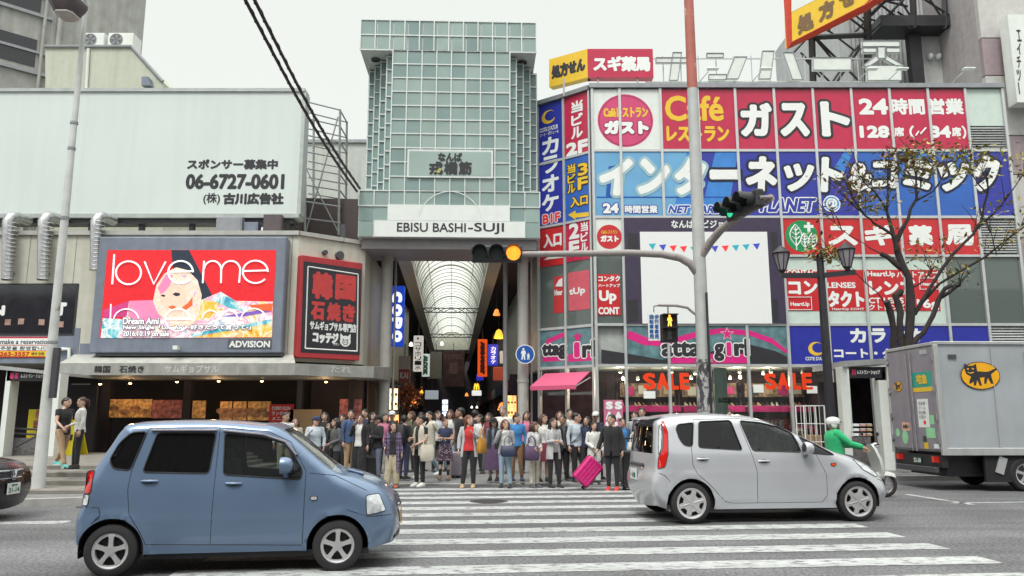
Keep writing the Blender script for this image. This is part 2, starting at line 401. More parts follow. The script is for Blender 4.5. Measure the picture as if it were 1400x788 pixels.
# ================================================================ sign helpers
def sign(name, label, F, box, base, off=0.0, thick=.05, cat='sign', group=None, px=True, bevel=0.0, part='panel'):
    ab = F.box(*box) if px else box
    rt = thing(name, label, cat, F.pt((ab[0] + ab[2]) / 2, ab[1], off), group=group)
    if base: MB().panel(F, *ab, off - thick, off).build(part, base, rt, bevel=bevel)
    rt['_off'] = off; return rt
def let(rt, F, body, box, m_, bold=.05, off=.006, outline=None, ow=.08, vert=False, name='lettering', **k):
    o = rt['_off'] + off + (.003 if outline else 0); b = MB()
    ab = F.box(*box); h = ab[3] - ab[1]
    if vert:
        b.vtpx(F, body, *box, o, 0, bold); o_ = b.build(name, m_, rt)
        if outline:
            r = (box[2] - box[0]) * ow; c = MB(); c.vtpx(F, body, box[0] - r, box[1], box[2] + r, box[3], o - .005, 0, bold + ow, gap=.0); c.build('letter_outline', outline, rt)
        return o_
    b.text(F, body, *ab, o, 0, bold * h, **k); ob = b.build(name, m_, rt)
    if outline:
        r = ow * h; c = MB(); c.text(F, body, ab[0] - r, ab[1] - r, ab[2] + r, ab[3] + r, o - .005, 0, (bold + ow) * h, **k); c.build('letter_outline', outline, rt)
    return ob

# ================================================================ commercial building on the right
F0 = Fr((0, 26, 0), (1, 0, 0))
CA, CB, CC = Vector((.935, 27.6, 0)), Vector((1.85, 26.9, 0)), Vector((2.77, 26.13, 0))
FA = Fr(CA, CB - CA); FB = Fr(CB, CC - CB)
Zt = F0.px(900, 121)[1]; Z1 = F0.px(900, 206)[1]; Z2 = F0.px(900, 297)[1]; Z3 = F0.px(900, 444)[1]; Z4 = F0.px(900, 500)[1]; Z0 = .1
MX = [F0.px(x, 121)[0] for x in (809, 846.5, 902, 953, 1004, 1057, 1110, 1162.4, 1214.5, 1267, 1318, 1369)]
XR = MX[-1]
bd = thing('commercial_building', 'glass fronted commercial building covered in red and blue sign panels right of the arcade', 'building', (9, 26.5, 0))
m = MB()   # opaque upper body behind the signs; ground floor left open for the shop
def prismz(m, pts, z0, z1, mi=0):
    n = len(pts); m.add([(x, y, z0) for x, y in pts] + [(x, y, z1) for x, y in pts], [tuple(range(n - 1, -1, -1)), tuple(range(n, 2 * n))] + [(i, (i + 1) % n, (i + 1) % n + n, i + n) for i in range(n)], mi)
foot = [(1.02, 27.75), (1.95, 27.07), (2.85, 26.16), (XR, 26.16), (XR, 44), (-.3, 44)]
prismz(m, foot, Z4 + .02, Zt - .03); m.build('wall', mat('building_back_wall', (.42, .45, .43), .6, var=.1, streak=.15), bd)
m = MB(); prismz(m, [(1.05, 27.72), (1.95, 27.0), (2.85, 26.12), (XR, 26.12), (XR, 44), (-.3, 44)], .10, .14); m.build('floor', mat('shop_floor', (.30, .27, .25), .35, var=.1), bd)
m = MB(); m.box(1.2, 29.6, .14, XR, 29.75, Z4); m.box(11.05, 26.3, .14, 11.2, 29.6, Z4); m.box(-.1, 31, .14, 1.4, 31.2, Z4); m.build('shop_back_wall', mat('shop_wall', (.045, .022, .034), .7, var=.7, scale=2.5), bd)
m = MB()
fr = mat('silver_mullion', (.58, .60, .60), .35, .4, var=.05)
for i, x in enumerate(MX):
    w = .045
    m.panel(F0, x - w, Z0, x + w, Zt, -.10, .05)
for F, L in ((FA, (CB - CA).length), (FB, (CC - CB).length)):
    m.panel(F, 0, Z0, .09, Zt, -.10, .045)
    for z in (Z1, Z2, Z3, Z4): m.panel(F, .09, z - .045, L - .0, z + .045, -.10, .03)
m.panel(FB, (CC - CB).length - .07, Z0, (CC - CB).length, Zt, -.10, .042)
for z in (Z1, Z2, Z3, Z4): m.panel(F0, MX[0], z - .045, XR, z + .045, -.10, .03)
zz = F0.px(1200, 350)[1]
m.panel(F0, MX[5], zz - .04, XR, zz + .04, -.10, .03)
m.build('mullion_frame', fr, bd)
m = MB()
m.panel(F0, MX[0] - .1, Zt + .001, XR + .06, Zt + .16, -.3, .10); m.panel(FA, -.05, Zt + .001, 1.15, Zt + .16, -.3, .10); m.panel(FB, 0.0, Zt + .003, 1.18, Zt + .157, -.3, .10)
m.build('coping', grey, bd)
# window glass in rows without signs
for i in range(len(MX) - 1):
    if MX[i + 1] < 11.3 : MB().panel(F0, MX[i] + .05, .35, MX[i + 1] - .05, Z4 - .05, -.03, -.02).build('shop_window', glass_c, bd)
for F, L in ((FA, 1.15), (FB, 1.2)): MB().panel(F, .1, 2.35, L - .06, Z4 - .05, -.03, -.02).build('shop_window', glass_c, bd)
m = MB(); m.panel(F0, MX[0], .10, 11.0, .35, -.08, .0); m.build('plinth', dgrey, bd)
for F, L in ((FA, 1.15), (FB, 1.2)): MB().panel(F, .1, Z3 + .05, L - .06, Z2 - .05, -.03, -.02).build('window', glass_g, bd)
for i, zq in ((0, Z2), (9, zz), (10, zz)): MB().panel(F0, MX[i] + .05, Z3 + .05, MX[i + 1] - .05, zq - .05, -.05, -.04).build('window', glass_g, bd)
for i in range(5, 9): MB().panel(F0, MX[i] + .05, Z3 + .05, MX[i + 1] - .05, zz - .05, -.05, -.035).build('pale_spandrel', mint, bd)
m = MB(); m.panel(F0, MX[10] + .05, F0.px(1345, 172)[1], MX[11] - .05, Zt - .02, -.05, -.02); m.build('blank_panel', mint, bd)
for (ya, yb) in ((173, 204), (297, 346), (447, 476)):
    m = MB()
    b0, b1 = F0.px(1360, yb)[1], F0.px(1360, ya)[1]; k = int((b1 - b0) / .085)
    for j in range(k):
        z = b0 + (j + .2) * (b1 - b0) / k
        P = [F0.pt(MX[10] + .06, z, -.005), F0.pt(MX[11] - .06, z, -.005), F0.pt(MX[11] - .06, z + .075, -.06), F0.pt(MX[10] + .06, z + .075, -.06)]
        m.add(P, [(0, 1, 2, 3)])
    m.build('louvre', alu, bd)
# right-hand end of the ground floor: white frame and dark recess
bx(11.0, 26.0, Z0, 11.25, 26.4, Z4 - .05).build('ground_floor_pier', white, bd); bx(12.6, 26.0, Z0, XR, 26.3, Z4 - .06).build('ground_floor_pier', white, bd)

# ---- sign panels on the main face
def span(i, j, za, zb): return (MX[i] + .045, za + .045, MX[j] - .045, zb - .045)
G1 = 'sign panels on the commercial building'
s = sign('shop_sign', 'white panel with a big pink disc naming the café restaurant', F0, span(0, 2, Z1, Zt), white, 0, px=False, group=G1)
c0 = F0.px(855, 165); rr = (F0.px(893, 165)[0] - F0.px(817, 165)[0]) / 2
MB().disc(F0, *c0, rr, rr, .004).build('disc', pink, s); MB().ring(F0, *c0, rr * .93, rr * .955, .007).build('disc_ring', mat('maroon', srgb(150, 30, 70)), s)
let(s, F0, 'Caféレストラン', (825, 147, 886, 161), yellow, .05, .010); let(s, F0, 'ガスト', (826, 165, 887, 184), white_l, .10, .012, outline=mat('maroon', (0, 0, 0)), ow=.07)
s = sign('shop_sign', 'crimson panel reading Café in large yellow letters', F0, span(2, 4, Z1, Zt), crimson, 0, px=False, group=G1)
let(s, F0, 'Café', (909, 131, 989, 166), yellow, .035); let(s, F0, 'レストラン', (911, 172, 997, 194), yellow, .05)
s = sign('shop_sign', 'crimson panel with three huge white katakana outlined in black', F0, span(4, 7, Z1, Zt), crimson, 0, px=False, group=G1)
for ch, b in (('ガ', (1012, 141, 1056, 187)), ('ス', (1066, 141, 1106, 187)), ('ト', (1122, 139, 1162, 187))): let(s, F0, ch, b, white_l, .06, .009, outline=ink, ow=.07)
s = sign('shop_sign', 'crimson panel advertising 24 hour opening and 128 seats', F0, span(7, 10, Z1, Zt), crimson, 0, px=False, group=G1)
let(s, F0, '24', (1174, 135, 1214, 157), white_l, .07); let(s, F0, '時間', (1218, 135, 1264, 157), white_l, .045); let(s, F0, '営業', (1269, 135, 1317, 157), white_l, .045)
let(s, F0, '128', (1175, 172, 1216, 189), white_l, .08); let(s, F0, '席', (1222, 174, 1236, 187), white_l, .05); let(s, F0, '（', (1243, 172, 1250, 190), white_l, .04)
MB().tube([F0.pt(*F0.px(x, y), .006) for x, y in ((1252, 186), (1256, 180), (1258, 184), (1266, 175))], .03, 6).build('no_smoking_stroke', white_l, s)
let(s, F0, '34', (1272, 172, 1300, 189), white_l, .08); let(s, F0, '席', (1301, 174, 1314, 187), white_l, .05); let(s, F0, '）', (1315, 172, 1321, 190), white_l, .04)
# internet and comic band
s = sign('shop_sign', 'long blue panel with slanted white katakana and an ampersand outlined in dark grey', F0, span(0, 11, Z2, Z1), None, 0, px=False, group=G1)
for i in range(11):
    MB().panel(F0, MX[i] + .045, Z2 + .045, MX[i + 1] - .045, Z1 - .045, -.05, 0).build('panel', blue3 if i < 3 else (blue2 if i in (7, 8, 9) else blue), s)
for (x0, x1, y0, y1) in ((925, 950, 208, 296), (964, 1003, 208, 292), (1140, 1160, 208, 240), (1230, 1262, 208, 250)):
    MB().polypx(F0, [(x0 + 14, y0), (x1 + 6, y0), (x1 - 8, y1), (x0 - 6, y1)], .003).build('light_beam', mat('beam_blue', srgb(60, 130, 205), .4), s)
m = MB(); m.ppx(F0, 816, 269, 1000, 271, 0, .0035); m.polypx(F0, [(832, 228), (842, 226), (838, 270), (828, 270)], .003); m.build('floor_line', mat('deep_blue', srgb(20, 80, 170), .4), s)
for ch, b in (('イ', (819, 217, 866, 268)), ('ン', (871, 217, 916, 266)), ('タ', (922, 216, 966, 267)), ('ー', (970, 232, 1012, 246)), ('ネ', (1019, 214, 1062, 263)), ('ッ', (1072, 224, 1114, 262)),
             ('ト', (1120, 215, 1152, 263)), ('＆', (1158, 223, 1192, 262)), ('コ', (1191, 221, 1228, 258)), ('ミ', (1233, 218, 1276, 260)), ('ッ', (1283, 222, 1326, 262)), ('ク', (1330, 212, 1368, 262))):
    ol = mat('pale_grey_outline', srgb(150, 185, 195)) if b[0] < 960 else navy
    let(s, F0, ch, b, white_l, .06 if ch != 'ー' else .2, .011, outline=ol, ow=.07 if ch != 'ー' else .25, shear=.12 if ch != 'ー' else 0)
let(s, F0, '24', (824, 278, 846, 292), white_l, .08, .008, outline=blue, ow=.1); let(s, F0, '時間営業', (854, 281, 899, 292), white_l, .04, .008, outline=blue, ow=.1)
let(s, F0, 'NET MARE', (913, 281, 985, 292), mat('net_blue', srgb(40, 70, 170)), .05, .008, outline=white_l, ow=.12, shear=.3); let(s, F0, 'PLANET', (1038, 271, 1116, 290), blue, .05, .008, outline=white_l, ow=.08, shear=.3)
ca = F0.px(1137, 279); r_ = .27; MB().disc(F0, *ca, r_, r_, .006).build('badge', mat('badge_blue', srgb(70, 150, 210)), s); MB().ring(F0, *ca, r_ * .96, r_ * 1.12, .009).build('badge_ring', white_l, s); let(s, F0, '@', (1129, 271, 1145, 287), white_l, .04, .010)
# pharmacy
s = sign('shop_sign', 'bright red pharmacy panel with a green leaf disc and white letters', F0, (MX[5] + .045, zz + .04, MX[10] - .045, Z2 - .045), red, 0, px=False, group=G1)
ca = F0.px(1096, 323); r_ = F0.px(1118, 323)[0] - ca[0]; MB().disc(F0, *ca, r_, r_, .004).build('leaf_disc', greenf, s)
m = MB()
for (x, y, w, h) in ((1088, 322, 9, 15), (1100, 329, 6, 10), (1111, 329, 6, 10)):
    a, b = F0.px(x, y); a1 = F0.px(x + w, y)[0] - a; b1 = b - F0.px(x, y + h)[1]
    pts = [(a + a1 * .9 * math.sin(math.pi * t / 12) * (1 if t <= 12 else 1), b - b1 + 2 * b1 * t / 12) for t in range(13)] + [(a - a1 * .9 * math.sin(math.pi * t / 12), b - b1 + 2 * b1 * t / 12) for t in range(11, 0, -1)]
    for k in range(len(pts)): m.tube([F0.pt(*pts[k], .008), F0.pt(*pts[(k + 1) % len(pts)], .008)], .022, 4, cap=False)
    m.tube([F0.pt(a, b - b1 * 1.35, .008), F0.pt(a, b + b1 * .8, .008)], .022, 4)
    for t in (-.4, 0, .4):
        for sx in (-1, 1): m.tube([F0.pt(a, b + b1 * t, .008), F0.pt(a + sx * a1 * .6, b + b1 * (t + .3), .008)], .018, 4)
m.ppx(F0, 1099, 308, 1112, 312, 0, .008); m.ppx(F0, 1103.5, 304, 1107.5, 317, 0, .009)
m.build('leaf_emblem', white_l, s)
for ch, b in (('ス', (1132, 309, 1172, 336)), ('ギ', (1182, 307, 1224, 336)), ('薬', (1242, 308, 1275, 336)), ('局', (1292, 307, 1331, 336))): let(s, F0, ch, b, white_l, .06)
# screen
s = sign('video_screen', 'large white video screen showing a row of coloured pennants', F0, (MX[1] + .04, Z3 + .04, MX[5] - .045, Z2 - .045), purple, .08, .16, 'video screen', px=False, part='surround')
MB().ppx(F0, 876, 318, 1051, 443, .08, .09).build('display', emat('lit_white_display', (.60, .615, .60), .22, .01), s)
for x0, x1, y0, y1 in ((858, 872, 320, 345), (858, 872, 410, 440), (1053, 1062, 318, 345), (1053, 1063, 410, 440)): MB().ppx(F0, x0, y0, x1, y1, .08, .085).build('vent', ink, s)
flagm = [emat('pennant_teal', srgb(40, 160, 175),.2), emat('pennant_red', srgb(215, 45, 45), .5), emat('pennant_blue', srgb(50, 60, 160), .5)]
for k in range(11):
    x = 886 + k * 14.2; sag = -6 * math.sin(math.pi * (k % 6) / 6) 
    y = 333 + (5 if k < 6 else 4) * math.sin(math.pi * (k + .5) / 11)
    MB().polypx(F0, [(x, y + 1), (x + 10, y), (x + 6, y + 9)], .094).build('pennant', flagm[(k * 2 + (k // 3)) % 3], s)
let(s, F0, 'なんばオビジョン', (917, 302, 1000, 313), white_l, .03)
# pink shop name band
s = sign('shop_sign', 'pink and black shop name band with a pink star over the shop window', F0, span(1, 5, Z4, Z3), mat('teal_grey_film', srgb(96, 128, 134), .25, var=.35, scale=3), 0, px=False, group=G1)
m = MB(); m.polypx(F0, [(822, 497), (822, 478), (860, 484), (905, 492), (958, 484), (1020, 470), (1060, 480), (1076, 488), (1076, 498)], .003); m.build('black_swoosh', ink, s)
m = MB(); m.polypx(F0, [(855, 462), (880, 472), (912, 474), (950, 462), (985, 456), (1025, 459), (1055, 470), (1076, 484), (1076, 479), (1056, 463), (1025, 452), (985, 449), (950, 454), (915, 464), (885, 462), (860, 452)], .004)
m.ppx(F0, 914, 484, 1022, 497, .0, .0045); m.build('pink_swoosh', hotpink, s)
let(s, F0, 'atta', (904, 467, 958, 488), ink, .07, .014, outline=white_l, ow=.07); let(s, F0, 'g', (976, 470, 990, 494), ink, .06, .014, outline=white_l, ow=.06); let(s, F0, 'rl', (1003, 463, 1024, 487), ink, .07, .014, outline=white_l, ow=.06)
let(s, F0, 'l', (993, 468, 1000, 487), hotpink, .1, .014, outline=white_l, ow=.06)
def star(F, x, y, rpx, off, mi=0):
    a, b = F.px(x, y); r_ = F.px(x + rpx, y)[0] - a
    return MB().poly(F, [(a + r_ * (1 if k % 2 == 0 else .42) * math.sin(k * math.pi / 5), b + r_ * (1 if k % 2 == 0 else .42) * math.cos(k * math.pi / 5)) for k in range(10)], off, mi)
star(F0, 994, 457, 10, .013).build('star_edge', white_l, s); star(F0, 994, 457, 8.5, .016).build('star', hotpink, s)
# blue karaoke band
s = sign('shop_sign', 'royal blue karaoke band with a yellow crescent moon above the shop row', F0, span(5, 10, Z4 + .0, Z3), blue, 0, px=False, group=G1)
let(s, F0, 'カ', (1162, 449, 1184, 469), white_l, .06); let(s, F0, 'ラ', (1191, 449, 1211, 469), white_l, .06); let(s, F0, 'オ', (1219, 449, 1238, 469), white_l, .06); let(s, F0, 'ケ', (1246, 449, 1266, 469), white_l, .06)
let(s, F0, 'コート・ダジュール', (1140, 476, 1290, 490), white_l, .05)
def crescent(F, x, y, rpx, off):
    a, b = F.px(x, y); r_ = F.px(x + rpx, y)[0] - a; pts = []
    for k in range(25): t = R(40 + 290 * k / 24); pts.append((a + r_ * math.cos(t), b + .85 * r_ * math.sin(t)))
    for k in range(24, -1, -1): t = R(40 + 290 * k / 24); pts.append((a + r_ * .22 + r_ * .74 * math.cos(t), b + r_ * .10 + .62 * r_ * math.sin(t)))
    return MB().poly(F, pts, off)
crescent(F0, 1116, 477, 11, .004).build('crescent', yellow, s); let(s, F0, "COTE D'AZUR", (1101, 488, 1133, 493), white_l, .03)
# contact lens posters in the window row
s = sign('window_poster', 'wide red contact lens poster stuck inside the pale window row', F0, (1073, 369, 1284, 425), red, -.02, .012, cat='poster', group='posters in the windows')
for body, b, bo in (('CONTACT', (1076, 369, 1122, 378), .04), ('コン', (1078, 384, 1118, 403), .06), ('LENSES', (1131, 386, 1170, 394), .05), ('タクト', (1132, 398, 1182, 420), .06), ('レンズ', (1188, 382, 1252, 404), .06),
                    ('CT LENS', (1188, 407, 1236, 415), .05), ('HeartUp', (1186, 371, 1224, 380), .04), ('ハートアップ', (1226, 371, 1284, 380), .03), ('16g', (1254, 409, 1284, 425), .05), ('クトレンズ', (1188, 416, 1238, 424), .03), ('HeartUp CONT', (1138, 421, 1182, 425), .03)):
    let(s, F0, body, b, white_l, bo, .004)
m = MB()
for x0, y0, x1, y1 in ((1077, 406, 1110, 424), (1257, 380, 1284, 396)):
    m.ppx(F0, x0, y0, x1, y0 + .8, 0, -.014); m.ppx(F0, x0, y1 - .8, x1, y1, 0, -.014); m.ppx(F0, x0, y0 + .9, x0 + .8, y1 - .9, 0, -.014); m.ppx(F0, x1 - .8, y0 + .9, x1, y1 - .9, 0, -.014)
m.build('logo_box', white_l, s); let(s, F0, 'HeartUp', (1081, 413, 1107, 420), white_l, .04, .004); let(s, F0, 'HeartUp', (1260, 386, 1281, 392), white_l, .04, .004)
# small gusto panel + HeartUp poster + facets
s = sign('shop_sign', 'small white panel with a red café disc below the blue band', F0, (MX[0] + .045, F0.px(830, 346)[1], MX[1] - .045, Z2 - .045), white, 0, px=False, group=G1)
ca = F0.px(833, 324); r_ = F0.px(850, 324)[0] - ca[0]; MB().disc(F0, *ca, r_, r_, .004).build('disc', red, s); let(s, F0, 'Caféレストラン', (822, 315, 844, 320), yellow, .03, .007); let(s, F0, 'ガスト', (821, 322, 846, 331), white_l, .08, .007)
s = sign('window_poster', 'narrow red contact lens poster in the window left of the screen', F0, (817, 375, 848, 431), red, -.02, .012, cat='poster', group='posters in the windows')
for body, b in (('コンタク', (818, 377, 848, 385)), ('ハートアップ', (818, 388, 848, 393)), ('Up', (819, 397, 843, 416)), ('CONT', (818, 420, 847, 430))): let(s, F0, body, b, white_l, .05)
LA, LB = (CB - CA).length, (CC - CB).length
s = sign('shop_sign', 'tall blue karaoke panel with yellow crescent at the corner beside the gate', FA, (.09, FA.px(752, 309)[1], LA - .01, Zt - .02), blue, 0, px=False, group=G1)
crescent(FA, 750, 160, 9.5, .004).build('crescent', yellow, s); let(s, FA, "COTE D'AZUR", (738, 173, 763, 179), white_l, .02); let(s, FA, 'コート・ダジュール', (738, 180, 764, 185), white_l, .02)
let(s, FA, 'カラオケ', (741, 186, 764, 290), white_l, .05, vert=True); let(s, FA, 'B1F', (742, 292, 766, 305), mat('salmon_red', srgb(225, 60, 60)), .06, .008, outline=white_l, ow=.08)
s = sign('shop_sign', 'red corner panel announcing the second floor of this building', FB, (.09, Z1 + .045, LB - .07, Zt - .02), crimson, 0, px=False, group=G1)
let(s, FB, '当ビル', (781, 137, 797, 190), white_l, .05, vert=True); let(s, FB, '2F', (774, 193, 804, 211), white_l, .08)
s = sign('shop_sign', 'blue corner panel with yellow arrow pointing to the third floor entrance', FB, (.09, Z2 + .045, LB - .07, Z1 - .045), blue2, 0, px=False, group=G1)
let(s, FB, '当ビル', (776, 224, 787, 265), yellow, .04, .008, vert=True, outline=ink, ow=.12); let(s, FB, '3F', (790, 222, 804, 260), yellow, .05, .010, vert=True, outline=ink, ow=.10); let(s, FB, '入口', (780, 268, 804, 282), yellow, .05, .010, outline=ink, ow=.08)
MB().polypx(FB, [(777, 294), (787, 288), (787, 292), (805, 290), (805, 296), (787, 298), (787, 301)], .006).build('arrow', yellow, s)
s = sign('shop_sign', 'lower red corner panel with 2F under the yellow arrow', FB, (.09, FB.px(792, 356)[1], LB - .07, Z2 - .045), crimson, 0, px=False, group=G1)
let(s, FB, '2F', (778, 304, 792, 352), white_l, .06, vert=True); let(s, FB, '当ビル', (794, 303, 804, 345), white_l, .04, vert=True)
s = sign('shop_sign', 'red entrance panel under the tall karaoke sign', FA, (.09, FA.px(752, 364)[1], LA - .01, FA.px(752, 312)[1]), red, 0, px=False, group=G1)
let(s, FA, '入口', (743, 319, 768, 338), white_l, .05); MB().polypx(FA, [(743, 356), (757, 346), (771, 352)], .005).build('arrow', white_l, s)
s = sign('window_poster', 'pink and red poster with a white roof logo in the curved corner window', FB, (777, 371, 806, 424), mat('pale_red_film', srgb(206, 90, 104), .3), -.01, .012, cat='poster', group='posters in the windows')
let(s, FB, 'tUp', (778, 393, 800, 405), white_l, .05)
s = sign('window_poster', 'red poster on the corner window nearest the gate', FA, (757, 378, 770, 428), red, -.01, .012, cat='poster', group='posters in the windows')
let(s, FA, 'Hear', (758, 396, 769, 404), white_l, .05); MB().polypx(FA, [(759, 392), (764, 383), (769, 380), (769, 392)], .006).build('roof_logo', white_l, s)
for F, L, txt, bxs, stx, lab in ((FA, LA, 'ttag', (741, 470, 775, 492), None, 'pink shop name panel on the corner facet nearest the gate'), (FB, LB, 'rl', (796, 465, 814, 489), (790, 460), 'pink shop name panel with star on the facet beside the band')):
    s = sign('shop_sign', lab, F, (.09, Z4 + .045, L - .05, Z3 - .045), mat('teal_grey_film', (0, 0, 0)), 0, px=False, group=G1)
    x0 = 742 if F is FA else 777; x1 = 774 if F is FA else 808
    m = MB(); m.ppx(F, x0, 484, x1, 494, 0, .003)
    m.polypx(F, [(x0 + 2, 478), (x0 + 6, 464), (x1, 453), (x1, 459), (x0 + 12, 468), (x0 + 8, 480)] if F is FA else [(x0 + 3, 480), (x0 + 3, 492), (x0 + 4, 493)], .004); m.build('pink_swoosh', hotpink, s)
    let(s, F, txt, bxs, ink, .07, .012, outline=white_l, ow=.07)
    if stx:
        let(s, F, 'l', (785, 468, 793, 489), hotpink, .1, .013, outline=white_l, ow=.06); star(F, 790, 461, 7, .012).build('star', hotpink, s)

# ---- pink awning over the corner door
aw = thing('awning', 'pink fabric awning over the corner shop door', 'awning', (1.8, 26.5, 2.8))
awm = mat('awning_cloth', srgb(206, 84, 122), .8, var=.06, sheen=.2)
m = MB(); n0, n1 = Vector((FA.n + FB.n)).normalized(), None
A0, A1 = FA.pt(.32, 3.12, .05), FB.pt(LB - .15, 3.12, .05); dn = Vector((-.55, -.83, 0)) * .98
B0, B1 = A0 + dn + Vector((0, 0, -.48)), A1 + dn + Vector((0, 0, -.48))
m.add([A0, A1, B1, B0, B0 + Vector((0, 0, -.14)), B1 + Vector((0, 0, -.14)), A0 - Vector((0, 0, .03)), A1 - Vector((0, 0, .03)), B0 + Vector((.01, .01, -.03)), B1 + Vector((.01, .01, -.03))], [(0, 3, 2, 1), (3, 4, 5, 2), (6, 7, 9, 8)]); m.build('canopy', awm, aw)
m = MB(); m.tube([A0 - Vector((0, 0, .2)), B0 - Vector((0, 0, .04))], .018, 6); m.tube([A1 - Vector((0, 0, .2)), B1 - Vector((0, 0, .04))], .018, 6); m.build('folding_arm', alu, aw)

# ---- roof top: name box, tube letters, big sign, plant
FR = Fr((0, 26.6, 0), (1, 0, 0))
s = sign('roof_sign', 'yellow and crimson angled pharmacy sign standing on the roof corner', FR, (804, 67, 893, 106), crimson, 0, .35, cat='sign')
let(s, FR, 'スギ薬局', (811, 77, 889, 98), white_l, .06)
p0 = FR.pt(*FR.px(804, 106)); FY = Fr((p0.x, p0.y, 0), (1, -.62, 0)); yl = FY.px(742, 100)[0]
zb, zt = FR.px(850, 106)[1], FR.px(850, 67)[1]
MB().panel(FY, -1.62, zb, -.01, zt, -.3, 0).build('side_panel', yellow, s); s['_off'] = 0.0
MB().text(FY, '処方せん', -1.52, zb + .28, -.1, zt - .28, .005, 0, .035).build('lettering', ink, s)
m = MB()
for x in (771, 818, 872): q = FR.pt(*FR.px(x, 106)); m.tube([(q.x, q.y + .1, Zt), (q.x, q.y + .1, zb)], .04, 6)
m.build('support_post', alu, s)
FN = Fr((0, 27.4, 0), (1, 0, 0)); tubew = mat('letter_face', (.66, .70, .66), .5, var=.05)
ns = thing('roof_letters', 'row of outlined white boxy letters standing along the roof edge', 'sign', (8, 27.4, Zt))
def boxlet(polys):
    f = MB(); e = MB()
    for ip, P in enumerate(polys):
        ab = [FN.px(*p) for p in P]
        ar = sum(ab[i][0] * ab[(i + 1) % len(ab)][1] - ab[(i + 1) % len(ab)][0] * ab[i][1] for i in range(len(ab)))
        if ar < 0: ab = ab[::-1]
        f.poly(FN, ab, .12 + .003 * ip, 0, .14 + .006 * ip)
        for i in range(len(ab)): e.tube([FN.pt(*ab[i], .13), FN.pt(*ab[(i + 1) % len(ab)], .13)], .02, 5)
    lt = f.build('letter', tubew, ns); e.build('letter_edge', grey, lt)
def rp(x0, y0, x1, y1, sh=0): return [(x0 + sh, y0), (x1 + sh, y0), (x1, y1), (x0, y1)]
boxlet([rp(896, 81, 942, 88), rp(914, 74, 926, 112, 5)])
boxlet([rp(965, 75, 988, 81), rp(991, 80, 1008, 110, 12), rp(968, 104, 992, 111)])
boxlet([rp(1036, 72, 1052, 110, 5)]); boxlet([[(1069, 74), (1083, 74), (1096, 111), (1082, 111)]])
boxlet([rp(1110, 81, 1162, 98)])
boxlet([rp(1177, 58, 1228, 66), rp(1198, 66, 1208, 82), [(1196, 78), (1178, 92), (1184, 94), (1200, 84)], [(1210, 78), (1234, 92), (1228, 95), (1208, 84)], rp(1178, 68, 1196, 74), rp(1210, 68, 1228, 74), rp(1184, 92, 1230, 112)])
m = MB(); sq = FN
for x0, y0, x1, y1 in ((1190, 95, 1200, 100), (1212, 95, 1222, 100), (1190, 104, 1200, 109), (1212, 104, 1222, 109)): m.ppx(FN, x0, y0, x1, y1, .12, .125)
m.build('letter_opening', ink, ns)
m = MB(); ra = MX[2] - .2
for zpx in (78, 110): zq = FN.px(1000, zpx)[1]; m.tube([(ra, 27.55, zq), (MX[8] + 1.2, 27.55, zq)], .03, 6)
for k in range(14): x = ra + k * .67; m.tube([(x, 27.55, Zt), (x, 27.55, FN.px(1000, 74)[1])], .022, 5)
m.build('support_rail', alu, ns)
for k, x in enumerate((940, 1010, 1150, 1190, 1278)):
    q = FN.pt(*FN.px(x, 116)); q.z = Zt + .1
    fl = thing('floodlight', f'small arm floodlight on the roof edge {("under the yellow box sign", "left of the pole top", "right of the dash letter", "under the big kanji letter", "in front of the grey wall")[k]}', 'floodlight', q, group='floodlights along the roof edge')
    MB().tube([q, q + Vector((.35, -.75, .55)), q + Vector((.55, -.95, .75))], .018, 6).build('arm', alu, fl)
    MB().cbox(q + Vector((.68, -1.05, .80)), (.42, .2, .07)).build('lamp_head', white, fl, bevel=.02)

# plant tower and buildings behind on the right
FG = Fr((0, 31, 0), (1, 0, 0)); corr = mat('corrugated_grey', (.40, .41, .42), .6, var=.08, streak=.15)
pb = thing('plant_building', 'grey corrugated roof building behind the black steel sign tower', 'building', (17, 31, 10))
m = MB(); x0, x1 = FG.px(1163, 60)[0], FG.px(1335, 60)[0]; zt_ = FG.px(1200, -60)[1]; n = 60
for k in range(n):
    xa = x0 + (x1 - x0) * k / n; xb = xa + (x1 - x0) / n
    m.add([(xa, 31 + (.05 if k % 2 else 0), 9), (xb, 31 + (0 if k % 2 else .05), 9), (xb, 31 + (0 if k % 2 else .05), zt_), (xa, 31 + (.05 if k % 2 else 0), zt_)], [(0, 1, 2, 3)])
m.add([(x0, 31, zt_), (x1, 31, zt_), (x1, 40, zt_), (x0, 40, zt_)], [(0, 1, 2, 3)]); m.add([(x0, 31, 9), (x0, 31, zt_), (x0, 40, zt_), (x0, 40, 9)], [(0, 1, 2, 3)]); m.build('wall', corr, pb)
FW = Fr((0, 30, 0), (1, 0, 0))
MB().ppx(FW, 1255, 50, 1325, 125, -.5, 0).build('plastered_wall', mat('grey_render', (.46, .47, .46), .8, var=.1, streak=.25), pb)
m = MB(); m.ppx(FW, 1190, 36, 1328, 50, -.3, .9); m.build('roof_slab', black, pb)
for x in (1248, 1318): MB().ppx(FW, x - 8, 50, x + 8, 125, .02, .35).build('column', black, pb)
for x in (1270, 1281): MB().ell(FW.pt(*FW.px(x, 79), .1), (.12, .16, .14)).build('vent_cap', white, pb)
m = MB(); m.ppx(FW, 1331, 50, 1342, 125, 0, .25); m.build('downpipe', grey, pb)
st = thing('sign_tower', 'black lattice steel tower carrying the big yellow roof sign', 'steel tower', (15, 29, Zt))
m = MB(); FS = Fr((0, 29.2, 0), (1, 0, 0))
def sp(x, y, o=0.0): return FS.pt(*FS.px(x, y), o)
